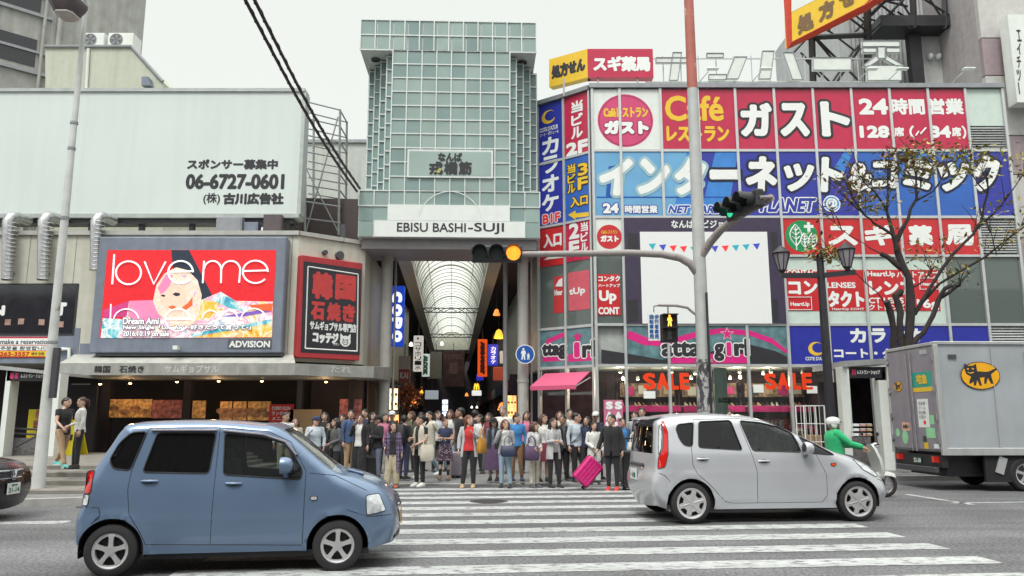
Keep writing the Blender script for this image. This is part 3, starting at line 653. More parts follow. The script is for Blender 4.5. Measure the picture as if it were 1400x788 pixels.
for p, q, w in (((1185, -60), (1187, 118), .16), ((1110, 55), (1112, 122), .14), ((1245, -60), (1250, 40), .14), ((1290, -60), (1292, 40), .12), ((1323, -60), (1326, 40), .14), ((1095, 52), (1190, 48), .12), ((1140, 5), (1250, -4), .1)):
    m.tube([sp(*p), sp(*q)], w, 4)
for p, q in (((1100, 52), (1185, -40)), ((1112, 50), (1180, 118)), ((1187, 48), (1140, 118)), ((1187, 48), (1245, -10)), ((1187, -5), (1245, 40)), ((1190, 48), (1130, 2)), ((1250, -8), (1322, 38)), ((1292, 36), (1325, -30)), ((1190, 20), (1240, -30)), ((1115, 55), (1140, 85)), ((1250, -30), (1290, 30)), ((1150, 20), (1185, -20)), ((1200, 0), (1240, 10))):
    m.tube([sp(*p, .05), sp(*q, .05)], .055, 4)
    m.tube([sp(*p, -1.4), sp(*q, -1.4)], .05, 4)
m.build('lattice', black, st)
# big yellow angled sign
b0 = at(1081, 20, 27.6); FBS = Fr((b0.x, b0.y, 0), (1, .10, 0), (0, 0, 1))
s = sign('roof_sign', 'huge yellow pharmacy sign with red edge high on the steel tower', FBS, (1, 1, 2, 2), None, 0, cat='sign')
P = [FBS.px(1081, -40), FBS.px(1081, 62), FBS.px(1190, 8), FBS.px(1240, -40)]
MB().poly(FBS, [P[0], FBS.px(1083, 57), FBS.px(1182, 6), FBS.px(1230, -40)], .0, 0, .6).build('panel', yellow, s)
MB().tube([FBS.pt(*FBS.px(1080, -40), -.2), FBS.pt(*FBS.px(1082, 58), -.2), FBS.pt(*FBS.px(1182, 7), -.2), FBS.pt(*FBS.px(1240, -28), -.2)], .22, 4, smooth=False).build('red_edge', mat('rust_red', srgb(196, 60, 34), .5), s)
MB().polypx(FBS, [(1082, -40), (1082, 17), (1126, -6), (1180, -40)], .006).build('white_band', white, s)
brown = mat('brown_ink', srgb(120, 92, 60), .5)
for ch, cx, cy in (('処', 1101, 31), ('方', 1130, 14), ('せ', 1158, -3)):
    a, b = FBS.px(cx, cy); h = .38; F2 = Fr(FBS.pt(a, b), FBS.u * .88 + Vector((0, 0, .47)), Vector((0, 0, 1)))
    MB().text(F2, ch, -h, -h, h, h, .02, 0, .05).build('lettering', brown, s)
# stone clad building at far right
FQ = Fr((0, 27.2, 0), (1, 0, 0))
sb = thing('stone_clad_building', 'stone clad building with pink and grey panels at the right edge', 'building', (21, 28, 0))
xq = FQ.px(1343, 60)[0]; xq2 = xq + 1.6
m = MB(); m.box(xq + .05, 27.45, .1, xq + 14, 44, 34); m.build('wall', mat('grey_pink_stone', (.40, .37, .38), .6, var=.12, streak=.15), sb)
cols = [mat('pale_panel', (.52, .51, .49), .55, var=.08, streak=.12), mat('mauve_panel', (.33, .26, .28), .55, var=.1, streak=.12)]
k = 0; z = .3
while z < 26:
    h = 2.35 if k % 2 == 0 else 1.5
    MB().box(xq, 27.2, z, xq + 2.6, 27.44, z + h - .03).build('cladding_panel', cols[0] if k % 2 == 0 else cols[1], sb, bevel=.015); z += h; k += 1
FV = Fr((0, 26.9, 0), (1, -.35, 0)); 
s = sign('vertical_sign', 'white vertical sign box hung on the stone building at the right edge', Fr((0, 26.4, 0), (1, 0, 0)), (1384, 20, 1440, 140), white, 0, .5, cat='sign')
F9 = Fr((0, 26.4, 0), (1, 0, 0)); let(s, F9, 'エイチツー', (1390, 40, 1396, 130), ink, .02, vert=True)
# ================================================================ the arcade gate tower
ga = R(2.2); GO = at(490, 300, 25.5); GO.z = 0
FT = Fr((GO.x, 25.5, 0), (math.cos(ga), math.sin(ga), 0))
gt = thing('gate_tower', 'pale green glass gate tower over the arcade entrance with lettering on its white lintel', 'gate', (GO.x + 3, 25.7, 0))
tile = [mat(f'glass_tile_{k}', c, .22, 0, var=.10, scale=.8, coat=.3) for k, c in (('pale', (.275, .365, .34)), ('mid', (.25, .34, .32)), ('deep', (.205, .29, .28)), ('light', (.31, .40, .37)))]
tile_s = [mat(f'shaft_tile_{k}', c, .25, var=.1, scale=.8, coat=.2) for k, c in (('pale', (.22, .33, .32)), ('deep', (.17, .26, .26)))]
gl_ = mat('gate_frame_white', (.64, .68, .66), .45, .1, var=.05, streak=.05)
soff = mat('gate_soffit', (.30, .29, .30), .6, var=.08)
def tx(x, y): return FT.px(x, y)
aL, aR = tx(493, 50)[0], tx(733, 50)[0]; mL, mR = tx(535, 160)[0], tx(697, 160)[0]
lL, lR = tx(490, 295)[0], tx(738, 295)[0]
z_cap0, z_cap1 = tx(535, 69)[1], tx(535, 28)[1]; z_box1, z_box0 = tx(615, 262)[1], tx(615, 325)[1]
rng = random.Random(3)
def tiles(m, a0, a1, nx, b0, b1, nz, off, skip=None, gap=.0):
    for i in range(nx):
        for j in range(nz):
            if skip and skip(i, j): continue
            A, B = a0 + (a1 - a0) * i / nx, a0 + (a1 - a0) * (i + 1) / nx; C, D = b0 + (b1 - b0) * j / nz, b0 + (b1 - b0) * (j + 1) / nz
            m.add([FT.pt(A + .016, C + .016, off), FT.pt(B - .016, C + .016, off), FT.pt(B - .016, D - .016, off), FT.pt(A + .016, D - .016, off)], [(0, 1, 2, 3)], rng.choice((0, 0, 1, 1, 2, 3)))
m = MB()
m.panel(FT, mL, z_box1, mR, z_cap0, -2.2, -.02); m.panel(FT, aL, z_cap0, aR, z_cap1, -2.6, -.02); m.panel(FT, lL, z_box0, lR, z_box1, -2.1, -.02)
m.build('core', gl_, gt)
m = MB(); tiles(m, mL, mR, 8, z_box1, z_cap0, 10, .0); 
cw = (mR - mL) / 8; tiles(m, mL, mR, 8, z_cap0, z_cap1, 2, .0); tiles(m, aL, mL, 2, z_cap0, z_cap1, 2, .0); tiles(m, mR, aR, 2, z_cap0, z_cap1, 2, 0)
bh = (z_box1 - z_box0) / 3
tiles(m, lL, lR, 12, z_box0 + 2 * bh, z_box1, 1, 0); tiles(m, lL, lL + (lR - lL) / 6, 2, z_box0 + bh, z_box0 + 2 * bh, 1, 0); tiles(m, lR - (lR - lL) / 6, lR, 2, z_box0 + bh, z_box0 + 2 * bh, 1, 0)
tiles(m, lL, lL + (lR - lL) / 12, 1, z_box0, z_box0 + bh, 1, 0); tiles(m, lR - (lR - lL) / 12, lR, 1, z_box0, z_box0 + bh, 1, 0)
m.build('glass_tiles', tile, gt)
# joint bars
m = MB()
def bars(a0, a1, nx, b0, b1, nz, w=.019):
    for i in range(nx + 1): a = a0 + (a1 - a0) * i / nx; m.panel(FT, a - w, b0, a + w, b1, -.01, .035)
    for j in range(nz + 1): b = b0 + (b1 - b0) * j / nz; m.panel(FT, a0, b - w, a1, b + w, -.01, .03)
bars(mL, mR, 8, z_box1, z_cap0, 10); bars(aL, aR, 12, z_cap0, z_cap1, 2); bars(lL, lR, 12, z_box0 + 2 * bh, z_box1, 1)
m.build('joint_bars', gl_, gt)
# stepped bays of glass on both flanks
for side in (0, 1):
    m = MB(); n = 4
    for k in range(n):
        w = (mL - aL) / n * .93
        a0 = (mL - w * (k + 1)) if side == 0 else (mR + w * k); a1 = a0 + w; off = -.35 - .42 * k
        m.panel(FT, a0 + .001, z_box1 - .02, a1 - .001, z_cap0 - .02, -2.3, off, k % 2)
    m.build('stepped_bay', tile_s, gt)
    m = MB()
    for k in range(n):
        a0 = (mL - w * (k + 1)) if side == 0 else (mR + w * k); off = -.35 - .42 * k
        for j in range(11):
            b = z_box1 + (z_cap0 - z_box1) * j / 10.2; m.panel(FT, a0 + .01, b, a0 + w - .01, b + .045, off - .01, off + .045)
        e = a0 if side == 0 else a0 + w - .05
        m.panel(FT, e + .002, z_box1, e + .048, z_cap0 - .03, off - .01, off + .03)
    m.build('bay_bars', gl_, gt)
m = MB()
for a in (aL + .45, aR - .45): m.lathe([(.0, 0), (.16, 0), (.16, -.03)], FT.pt(a, z_cap0 - .021, -.7), n=16)
m.build('downlight', dgrey, gt)
# white lintel
m = MB(); m.ppx(FT, 530, 281, 697, 302.5, 0, .05); m.ppx(FT, 512, 303, 718, 325, 0, .06); m.build('lintel', mat('lintel_white', (.74, .77, .75), .45, var=.03, streak=.04), gt)
MB().ring(FT, *tx(615, 304), 1.05, 1.08, .055, n=40, a0=8, a1=172).build('lintel_arc', mat('faint_line', (.66, .69, .67), .5), gt)
b = MB(); b.tpx(FT, 'EBISU BASHI', 543, 305.5, 637, 318, .066, 0, .02); b.build('lettering', ink, gt)
b = MB(); b.tpx(FT, '-SUJI', 640, 305.5, 689, 321, .066, 0, .02); b.build('lettering', ink, gt)
b = MB(); b.ppx(FT, 557, 206, 674, 244, .0, .07); b.build('name_board', gl_, gt)
b = MB(); b.ppx(FT, 559.5, 208.5, 671.5, 241.5, .07, .075); b.build('name_board_glass', tile[3], gt)
b = MB(); b.tpx(FT, 'なんば', 599, 210, 632, 222, .09, 0, .05); b.build('lettering', ink, gt)
for ch, x0, x1 in (('戎', 587, 606), ('橋', 607, 626), ('筋', 627, 645)):
    b = MB(); b.tpx(FT, ch, x0, 222, x1, 240, .09, 0, .05); b.build('lettering', ink, gt)
b = MB(); b.polypx(FT, [(596, 237), (601, 231), (604, 232), (601, 238)], .10); b.build('gold_leaf', mat('gold_leaf', (.45, .42, .12), .4), gt)
# soffit and legs
m = MB(); m.panel(FT, lL + .1, z_box0 - .35, lR - .1, z_box0 - .01, -2.3, -.25); m.build('soffit', soff, gt)
m = MB()
for a in (lL + .1, lR - .1): m.add([FT.pt(a, z_box0 - .01, -.25), FT.pt(a, z_box0 - .35, -.25), FT.pt(a, z_box0 - .35, -2.3), FT.pt(a, z_box0 - .01, -2.3)], [(0, 1, 2, 3)])
legm = mat('cream_steel_post', (.47, .46, .43), .5, .1, var=.06, streak=.15)
for x0, x1, off in ((510, 526, -1.6), (711, 726, -1.6)):
    a0, a1 = FT.px(x0, 480)[0], FT.px(x1, 480)[0]
    b = MB(); b.tube([FT.pt((a0 + a1) / 2, .1, off), FT.pt((a0 + a1) / 2, z_box0, off)], (a1 - a0) / 2 * 1.06, 20, cap=False)
    for z in (.1, 2.8): b.lathe([((a1 - a0) / 2 * 1.15, 0), ((a1 - a0) / 2 * 1.15, .12)], FT.pt((a0 + a1) / 2, z, off), n=20)
    b.build('post', legm, gt)
for x0, x1, off in ((527.5, 531, -1.9), (690, 697, -2.1), (730, 733, -1.9)):
    a0, a1 = FT.px(x0, 480)[0], FT.px(x1, 480)[0]
    b = MB(); b.tube([FT.pt((a0 + a1) / 2, .1, off), FT.pt((a0 + a1) / 2, z_box0, off)], (a1 - a0) / 2, 12, cap=False); b.build('post', soff, gt)
# round blue pedestrian sign on the right post
q = at(718, 484.5, 26.75)
ps = thing('road_sign', 'round blue pedestrian sign with white walking adult and child on the gate post', 'road sign', q)
FP = Fr((q.x, q.y, 0), (1, 0, 0)); MB().disc(FP, 0, q.z, .33, .33, .0, n=40, thick=.02).build('disc', white_l, ps); MB().disc(FP, 0, q.z, .30, .30, .004, n=40).build('blue_face', mat('sign_blue', srgb(26, 84, 166), .4), ps)
m = MB()
def figure(m, F, a, b, s, off):
    m.disc(F, a, b + .42 * s, .09 * s, .09 * s, off, n=14)
    m.poly(F, [(a - .14 * s, b + .30 * s), (a + .14 * s, b + .30 * s), (a + .22 * s, b + .0 * s), (a + .14 * s, b - .02 * s), (a + .10 * s, b + .1 * s), (a + .16 * s, b - .45 * s), (a + .05 * s, b - .45 * s), (a, b - .1 * s), (a - .08 * s, b - .45 * s), (a - .18 * s, b - .45 * s), (a - .10 * s, b + .1 * s), (a - .16 * s, b + .02 * s), (a - .22 * s, b + .04 * s)], off)
figure(m, FP, -.06, q.z, .42, .008); figure(m, FP, .11, q.z - .08, .24, .008); m.build('pictogram', white_l, ps)

# ================================================================ arcade behind the gate
AX = Vector((-.0755, 1, 0)).normalized(); AO = Vector((-2.26, 27.7, 0)); AP = Vector((AX.y, -AX.x, 0))
def ar(s, t, z): return AO + AX * s + AP * t + Vector((0, 0, z))
def leaky(name, col):
    m = mat(name, col, .5, var=.05, scale=1); N, L = m.node_tree.nodes, m.node_tree.links
    b = N['Principled BSDF']; t = N.new('ShaderNodeBsdfTranslucent'); t.inputs[0].default_value = (.86, .88, .82, 1); mx_ = N.new('ShaderNodeMixShader'); mx_.inputs[0].default_value = .72
    L.new(b.outputs[0], mx_.inputs[1]); L.new(t.outputs[0], mx_.inputs[2]); L.new(mx_.outputs[0], N['Material Output'].inputs[0]); return m
vault_m = leaky('milky_vault', (.70, .72, .66))
rf = thing('arcade_roof', 'long barrel vaulted milky glass roof running down the arcade', 'arcade roof', ar(0, 0, 7.6))
zr, hw, rise, s0, s1 = 7.62, 1.52, 1.55, .25, 41
m = MB(); n = 16; ns_ = 12
def arcpt(s, k, r=0.0): t = math.pi * k / n; return ar(s, -(hw - r) * math.cos(t), zr + (rise - r) * math.sin(t))
m.rings([[arcpt(s0 + (s1 - s0) * i / ns_, k) for k in range(n + 1)] for i in range(ns_ + 1)], closed=False); m.build('vault', vault_m, rf)
m = MB(); vend = [arcpt(s1, k) for k in range(n + 1)]; m.add(vend, [tuple(range(n + 1))]); m.build('end_screen', mat('end_screen', (.62, .60, .52), .6), rf)
m = MB()
for i in range(0, 41): m.tube([arcpt(s0 + i * 1.0, k, .03) for k in range(n + 1)], .022 if i % 5 else .055, 4, cap=False)
for k in (4, 8, 12): m.tube([arcpt(s0, k, .03), arcpt(s1, k, .03)], .018, 4)
m.build('rib', mat('rib_grey', (.42, .42, .40), .5), rf)
m = MB()
for sd_ in (-1, 1): 
    P = [ar(s, sd_ * t, z) for s in (s0, s1 + 12) for t, z in ((hw - .04, 7.5), (hw - .04, 7.75), (hw + .42, 7.75), (hw + .42, 7.35))]
    m.add(P, [(0, 1, 2, 3), (4, 7, 6, 5), (0, 4, 5, 1), (1, 5, 6, 2), (2, 6, 7, 3), (3, 7, 4, 0)])
m.build('gutter_beam', mat('gutter_cream', (.60, .58, .52), .5, var=.06), rf)
m = MB()
for s in (14, 27, 40):
    for z in (7.25, 7.48): m.tube([ar(s, -hw, z), ar(s, hw, z)], .03, 5)
    for k in range(8): a, b = -hw + 2 * hw * k / 8, -hw + 2 * hw * (k + 1) / 8; m.tube([ar(s, a, 7.25 if k % 2 else 7.48), ar(s, b, 7.48 if k % 2 else 7.25)], .02, 4)
m.build('tie_truss', dgrey, rf)
m = MB()
for sd_ in (-1, 1):
    P = [ar(s, sd_ * t, z) for s in (-.1, 75) for t, z in ((hw + .43, 7.55), (5.5, 7.9), (5.5, 8.1), (hw + .43, 7.7))]
    m.add(P, [(0, 1, 2, 3), (4, 7, 6, 5), (0, 4, 5, 1), (1, 5, 6, 2), (2, 6, 7, 3), (3, 7, 4, 0)])
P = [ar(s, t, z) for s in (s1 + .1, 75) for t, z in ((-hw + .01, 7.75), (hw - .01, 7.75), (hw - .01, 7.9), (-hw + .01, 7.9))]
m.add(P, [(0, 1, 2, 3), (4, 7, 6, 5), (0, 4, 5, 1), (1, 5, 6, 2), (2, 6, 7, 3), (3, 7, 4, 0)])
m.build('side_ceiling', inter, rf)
# shop fronts along both sides
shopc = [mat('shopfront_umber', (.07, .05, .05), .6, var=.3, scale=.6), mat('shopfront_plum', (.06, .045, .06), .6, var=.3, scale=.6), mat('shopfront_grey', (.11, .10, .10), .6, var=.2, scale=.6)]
litm = [emat('lit_window_warm', (1, .66, .36), 1.5, .5), emat('lit_window_cool', (.75, .85, 1), 1.1, .4), emat('lit_window_amber', (1, .45, .16), 1.3, .5)]
rs = random.Random(11)
for sd_ in (-1, 1):
    s = .4 if sd_ < 0 else 3
    k = 0
    while s < 70:
        ln = rs.uniform(5, 9); T = 3.25; d_ = sd_
        sh = thing('arcade_shop', f'{["narrow dark shop", "dim shop with lit window", "plum fronted shop", "grey shop"][k % 4]} {["nearest the gate", "second from the gate", "further along", "under the middle of the roof", "past the roof middle", "near the far end", "at the far end", "beyond the roof end", "beyond the hanging banner", "last in the row"][min(k, 9)]} on the {"left" if sd_ < 0 else "right"} side of the arcade', 'shop', ar(s + ln / 2, sd_ * T, .1))
        P = [ar(a, d_ * t, z) for a in (s, s + ln - .05) for t, z in ((T, 3.3), (T + 3, 3.3), (T + 3, 9.6), (T, 9.6))]
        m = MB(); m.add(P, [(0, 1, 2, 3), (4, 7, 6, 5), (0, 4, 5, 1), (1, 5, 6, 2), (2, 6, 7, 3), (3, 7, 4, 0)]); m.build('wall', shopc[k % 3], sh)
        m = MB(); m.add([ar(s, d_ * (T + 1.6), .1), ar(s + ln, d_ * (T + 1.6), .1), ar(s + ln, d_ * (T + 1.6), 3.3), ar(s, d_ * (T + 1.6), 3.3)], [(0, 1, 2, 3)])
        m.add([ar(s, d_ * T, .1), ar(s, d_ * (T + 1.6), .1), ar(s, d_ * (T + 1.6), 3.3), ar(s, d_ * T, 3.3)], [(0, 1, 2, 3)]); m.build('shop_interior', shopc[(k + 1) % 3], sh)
        for q in range(rs.randint(1, 2)):
            a = s + rs.uniform(.3, ln - 1.8); z = rs.uniform(.9, 1.8); w = rs.uniform(.5, 1.3); hh = rs.uniform(.4, 1.0)
            MB().add([ar(a, d_ * (T + 1.55), z), ar(a + w, d_ * (T + 1.55), z), ar(a + w, d_ * (T + 1.55), z + hh), ar(a, d_ * (T + 1.55), z + hh)], [(0, 1, 2, 3)]).build('lit_display', litm[rs.randint(0, 2)], sh)
        m = MB(); zb = 3.05; P = [ar(a, d_ * t, z) for a in (s + .1, s + ln - .2) for t, z in ((T - .12, zb), (T + .0, zb), (T + .0, zb + .6), (T - .12, zb + .6))]
        m.add(P, [(0, 1, 2, 3), (4, 7, 6, 5), (0, 4, 5, 1), (1, 5, 6, 2), (2, 6, 7, 3), (3, 7, 4, 0)]); m.build('fascia_board', [mat('fascia_maroon', (.16, .03, .04), .5), mat('fascia_cream', (.34, .31, .26), .5), mat('fascia_navy', (.03, .04, .10), .5)][rs.randint(0, 2)], sh)
        s += ln; k += 1
for k, (x0, y0, x1, y1, Y, c) in enumerate(((527, 530, 545, 562, 29.6, 0), (530, 566, 546, 600, 29.6, 2), (693, 540, 707, 575, 31, 2), (604, 546, 613, 570, 48, 1))):
    F = Fr((0, Y, 0), (1, 0, 0)); ab = F.box(x0, y0, x1, y1); sg_ = thing('lit_showcase', ['upper cream lit showcase just inside the left gate post', 'lower amber lit showcase just inside the left gate post', 'amber lit showcase just inside the right gate post', 'cool white lit showcase deep in the arcade'][k], 'showcase', F.pt((ab[0] + ab[2]) / 2, ab[1]), group='lit showcases in the arcade')
    MB().panel(F, *ab, -.3, 0).build('cabinet', shopc[0], sg_); q_ = (ab[2] - ab[0]) * .08; MB().panel(F, ab[0] + q_, ab[1] + q_, ab[2] - q_, ab[3] - q_, 0, .01).build('lit_panel', litm[c], sg_); m = MB()
    for j in range(6): m.disc(F, ab[0] + (ab[2] - ab[0]) * (.2 + .3 * (j % 3)), ab[1] + (ab[3] - ab[1]) * (.3 + .4 * (j // 3)), q_ * 1.2, q_ * 1.6, .014, n=10)
    m.build('goods', wood, sg_)
# hanging sign boxes
def boxsign(name, label, px, Y, m_, lit=None, texts=(), depth=.25, cat='sign', group='projecting signs along the arcade'):
    p = at((px[0] + px[2]) / 2, (px[1] + px[3]) / 2, Y); F = Fr((0, Y, 0), (1, 0, 0))
    rt = sign(name, label, F, px, m_, 0, depth, cat=cat, group=group, bevel=.02)
    for t in texts: let(rt, F, *t[:3], **(t[3] if len(t) > 3 else {}))
    m = MB(); ab = F.box(*px); m.tube([F.pt((ab[0] + ab[2]) / 2, ab[3] - .1, -depth / 2), F.pt((ab[0] + ab[2]) / 2, ab[3] + .5, -depth / 2)], .025, 6); m.build('hanger', dgrey, rt)
    return rt, F
copob = emat('lit_sign_blue', srgb(28, 70, 190), .55)
rt, F = boxsign('shop_sign', 'tall blue lit sign with white rounded letters reading downwards left of the vault', (530, 391, 552, 474), 30, copob)
for ch, y0, y1 in (('c', 399, 414), ('o', 416, 433), ('p', 434, 450), ('o', 452, 468)): let(rt, F, ch, (536, y0, 550, y1), emat('lit_letter_white', (.9, .92, .95), .7), .10, rot=-90)
let(rt, F, 'FASHION TO SHOP', (531, 400, 534.5, 466), emat('lit_letter_cyan', (.45, .75, .9), .6), .0, rot=-90)
rt, F = boxsign('shop_sign', 'white vertical sign with dark letters and a red dot under the blue sign', (565, 459, 578, 508), 34, emat('lit_sign_white', (.78, .78, .74), .35), [('ニッサホリ一水', (567, 466, 576, 506), ink, .02, dict(vert=True))] if False else [])
let(rt, F, 'コサホリ一水', (567, 468, 576, 506), ink, .02, vert=True); a, b = F.px(571.5, 463); MB().disc(F, a, b, .05, .05, .005).build('red_dot', red, rt)
rt, F = boxsign('shop_sign', 'pale green sign with downward roman letters beside the white vertical sign', (576.5, 484, 587, 515), 36, emat('lit_sign_mint', (.66, .80, .74), .35)); let(rt, F, 'ALOOK', (578, 486, 585, 513), mat('sign_teal', (.05, .2, .2)), .04, rot=-90)
rt, F = boxsign('shop_sign', 'cream and brown red sign on the left side wall of the arcade', (545, 487, 560, 524), 31.5, mat('sign_cream', (.34, .29, .22), .6)); MB().ppx(F, 545, 505, 560, 524, 0, .006).build('red_half', mat('brick_red', (.22, .04, .03), .6), rt); let(rt, F, 'KAI', (547, 509, 558, 518), mat('faded_white', (.5, .42, .38)), .03, .01)
rt, F = boxsign('shop_sign', 'narrow orange lit sign with letters reading downwards right of the vault', (653, 464, 666, 515), 36, emat('lit_sign_orange', srgb(226, 84, 26), .55)); let(rt, F, 'ABC-MART', (656.5, 467, 663, 512), mat('sign_brown', (.12, .03, .02)), .03, rot=-90)
rt, F = boxsign('shop_sign', 'small blue lit karaoke sign beside the orange sign', (667, 471, 681, 500), 34, emat('lit_sign_royal', srgb(36, 52, 190), .5)); let(rt, F, 'カラオケ', (671, 474, 678, 498), emat('lit_letter_white', (1, 1, 1)), .03, vert=True)
rt, F = boxsign('shop_sign', 'small pale sign to the right of the blue karaoke sign', (683, 480, 690, 497), 34, emat('lit_sign_grey', (.55, .58, .6), .3))
rt, F = boxsign('shop_sign', 'small white lit box below the yellow arch mark', (645, 534, 658, 541), 40, emat('lit_box_white', (.85, .88, .86), .6))
m = MB()
for dx in (-3.3, 0): 
    pts = [F.px(651.5 + dx + 3.3 * (k / 10), 533 - 8 * math.sin(math.pi * k / 10) ** .7) for k in range(11)]
    m.tube([F.pt(a, b, 0) for a, b in pts], .035, 5)
m.build('yellow_arches', emat('lit_yellow', (1, .62, .05), .8), rt)
rt, F = boxsign('shop_sign', 'small blue sign under the orange sign', (651, 512, 661, 520), 37, emat('lit_sign_royal', (0, 0, 0)))
rt, F = boxsign('shop_sign', 'brick red lit signboard on the right side wall of the arcade', (674, 502, 691, 520), 33, emat('lit_sign_brick', (.34, .06, .03), .4), cat='sign')
rt, F = boxsign('hanging_banner', 'faded brown cloth banner hanging in the middle of the arcade', (605, 480, 635, 529), 52, mat('banner_cloth', (.16, .09, .085), .9, var=.3, scale=2), cat='banner', group=None, depth=.03)
let(rt, F, 'えびすばし', (607, 484, 633, 492), mat('banner_ink', (.32, .17, .15), .8), .03); let(rt, F, '商店街', (614, 495, 626, 512), mat('banner_ink', (0, 0, 0)), .03)
rt, F = boxsign('hanging_banner', 'pale cloth banner hanging behind the white vertical sign', (588, 481, 604, 518), 48, mat('pale_banner', (.42, .40, .34), .9, var=.1), cat='banner', group=None, depth=.03)
rt, F = boxsign('shop_sign', 'pale blue sign low on the left of the arcade', (581, 534, 599, 546), 42, emat('lit_sign_paleblue', (.5, .58, .66), .3))
m = None
for k, (x, y, Y, c, r_) in enumerate(((682, 458, 33, 0, .22), (679, 428, 34, 1, .16), (638, 540, 42, 1, .10), (576, 536, 36, 0, .10), (604, 470, 60, 2, .14), (562, 471, 36, 2, .1), (645, 557, 46, 2, .07), (652, 557, 46, 2, .07), (566, 549, 33, 1, .10), (686, 557, 36, 1, .2))):
    q = at(x, y, Y); L_ = thing('hanging_lamp', ['glowing yellow cone lamp high on the right of the arcade', 'dim orange lamp above the yellow cone lamp', 'small orange lamp left of the arch mark', 'small amber lamp above the autumn leaves', 'white lamp near the far end of the vault', 'white lamp by the tall blue sign', 'left one of two tiny white lamps over the crowd', 'right one of two tiny white lamps over the crowd', 'orange lamp among the autumn leaves', 'orange lantern low by the right post'][k], 'lamp', q, group='lamps hanging in the arcade')
    MB().lathe([(.02, r_ * 1.1), (r_ * .5, r_ * .8), (r_, -r_ * .6), (r_ * .9, -r_ * .7)], q, n=16).build('lamp_shade', [emat('shade_yellow', (1, .55, .05), .9), emat('shade_orange', (1, .28, .06), 1.1), emat('shade_white', (1, .93, .82), 2)][c], L_)
    MB().tube([q + Vector((0, 0, r_ * 1.05)), q + Vector((0, 0, r_ * 1.05 + .9))], .012, 5).build('cord', black, L_)
    if k in (0, 8):
        pl = bpy.data.lights.new('lamp_light', 'POINT'); pl.energy = 25; pl.color = (1, .6, .25); pl.shadow_soft_size = .2; po = bpy.data.objects.new('lamp_light', pl); COL.objects.link(po); po.location = q - Vector((0, .4, r_ + .2))
# autumn leaf garland on the left
gl2 = thing('autumn_garland', 'cluster of artificial orange and red autumn leaves hanging on the left of the arcade', 'decoration', at(560, 545, 32))
m = MB(); rg = random.Random(5)
for k in range(420):
    c = at(558 + rg.gauss(0, 9), 541 + rg.gauss(0, 9), 32 + rg.uniform(-.5, .5)); u = Vector((rg.gauss(0, 1), rg.gauss(0, 1), rg.gauss(0, 1))).normalized(); v = u.cross(Vector((rg.random(), rg.random(), 1))).normalized(); s = rg.uniform(.05, .10)
    m.add([c - u * s, c - v * s * .6, c + u * s, c + v * s * .6], [(0, 1, 2, 3)], rg.randint(0, 2))
m.build('leaves', [mat('leaf_orange', (.40, .13, .03), .7), mat('leaf_rust', (.40, .07, .03), .7), mat('leaf_brown', (.10, .05, .03), .7)], gl2)
m = MB()
for k in range(7): a = at(558 + rg.gauss(0, 7), 560, 32); m.tube([a, at(558 + rg.gauss(0, 9), 528, 32)], .015, 5)
m.build('branch', black, gl2)
# end wall of the arcade
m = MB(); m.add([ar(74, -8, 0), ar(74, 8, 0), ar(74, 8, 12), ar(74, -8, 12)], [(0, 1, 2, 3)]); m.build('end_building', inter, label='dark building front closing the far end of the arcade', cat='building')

# ================================================================ left restaurant building
Yl = 24.5; FL = Fr((0, Yl, 0), (1, 0, 0)); zl1 = FL.px(250, 322)[1]; zaw = FL.px(250, 492)[1]
xc = FL.px(405, 400)[0]; c1 = Vector((xc, Yl, 0)); c2 = Vector((at(498, 400, 26.0).x, 26.0, 0))
FC = Fr(c1, c2 - c1); LC = (c2 - c1).length
lb = thing('restaurant_building', 'cream panelled restaurant building with dark ground floor left of the arcade', 'building', (-11, 25, 0))
m = MB(); prismz(m, [(-40, Yl), (c1.x, Yl), (c2.x, c2.y), (c2.x - .6, 42), (-40, 42)], zaw - .05, zl1); m.build('wall', cream, lb)
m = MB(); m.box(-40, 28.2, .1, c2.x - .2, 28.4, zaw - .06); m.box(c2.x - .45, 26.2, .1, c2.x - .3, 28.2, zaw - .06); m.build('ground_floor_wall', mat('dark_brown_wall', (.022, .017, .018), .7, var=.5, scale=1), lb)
m = MB()
for x in (42, 105, 150, 205, 268, 330, 400): 
    a = FL.px(x, 330)[0]; m.panel(FL, a - .012, zaw, a + .012, zl1 - .01, -.01, .004)
m.build('panel_joint', mat('joint_grey', (.25, .25, .22), .7), lb)
m = MB(); m.panel(FL, -26, zl1 + .001, LC * 0 + xc + .02, zl1 + .14, -.4, .08); m.panel(FC, 0.02, zl1 + .001, LC, zl1 + .138, -.4, .078); m.build('parapet_cap', mat('cap_grey', (.42, .42, .39), .6), lb)
m = MB(); m.ppx(FL, -60, 449, 108, 497, 0, .02); m.ppx(FL, 108.5, 470, 145, 497, 0, .018); m.build('blue_band', bluegrey, lb)
w = MB(); w.ppx(FL, -40, 388, 105, 459, -.3, .03); wo = w.build('window', mat('window_frame_dark', (.03, .03, .035), .4), lb)
MB().ppx(FL, -40, 390, 102.5, 456, .03, .034).build('pane', mat('window_glass_dark', (.02, .02, .026), .06, spec=.8), wo)
b = MB(); b.tpx(FL, 'T', 77, 414, 92, 432, .04, 0, .10); b.tpx(FL, 'N', -10, 418, 8, 432, .04, 0, .10); b.build('window_letters', white_l, wo)
m = MB()
for x, y in ((12, 437), (30, 436), (58, 437), (84, 440)): m.ppx(FL, x - 4, y, x + 4, y + 8, .035, .05)
m.build('window_display', mat('window_items', (.35, .22, .18), .6, var=.5, scale=2), wo)
rt = sign('shop_sign', 'white and red banner with phone number and korean writing under the dark window', FL, (-60, 461, 74, 489), red, .05, .03)
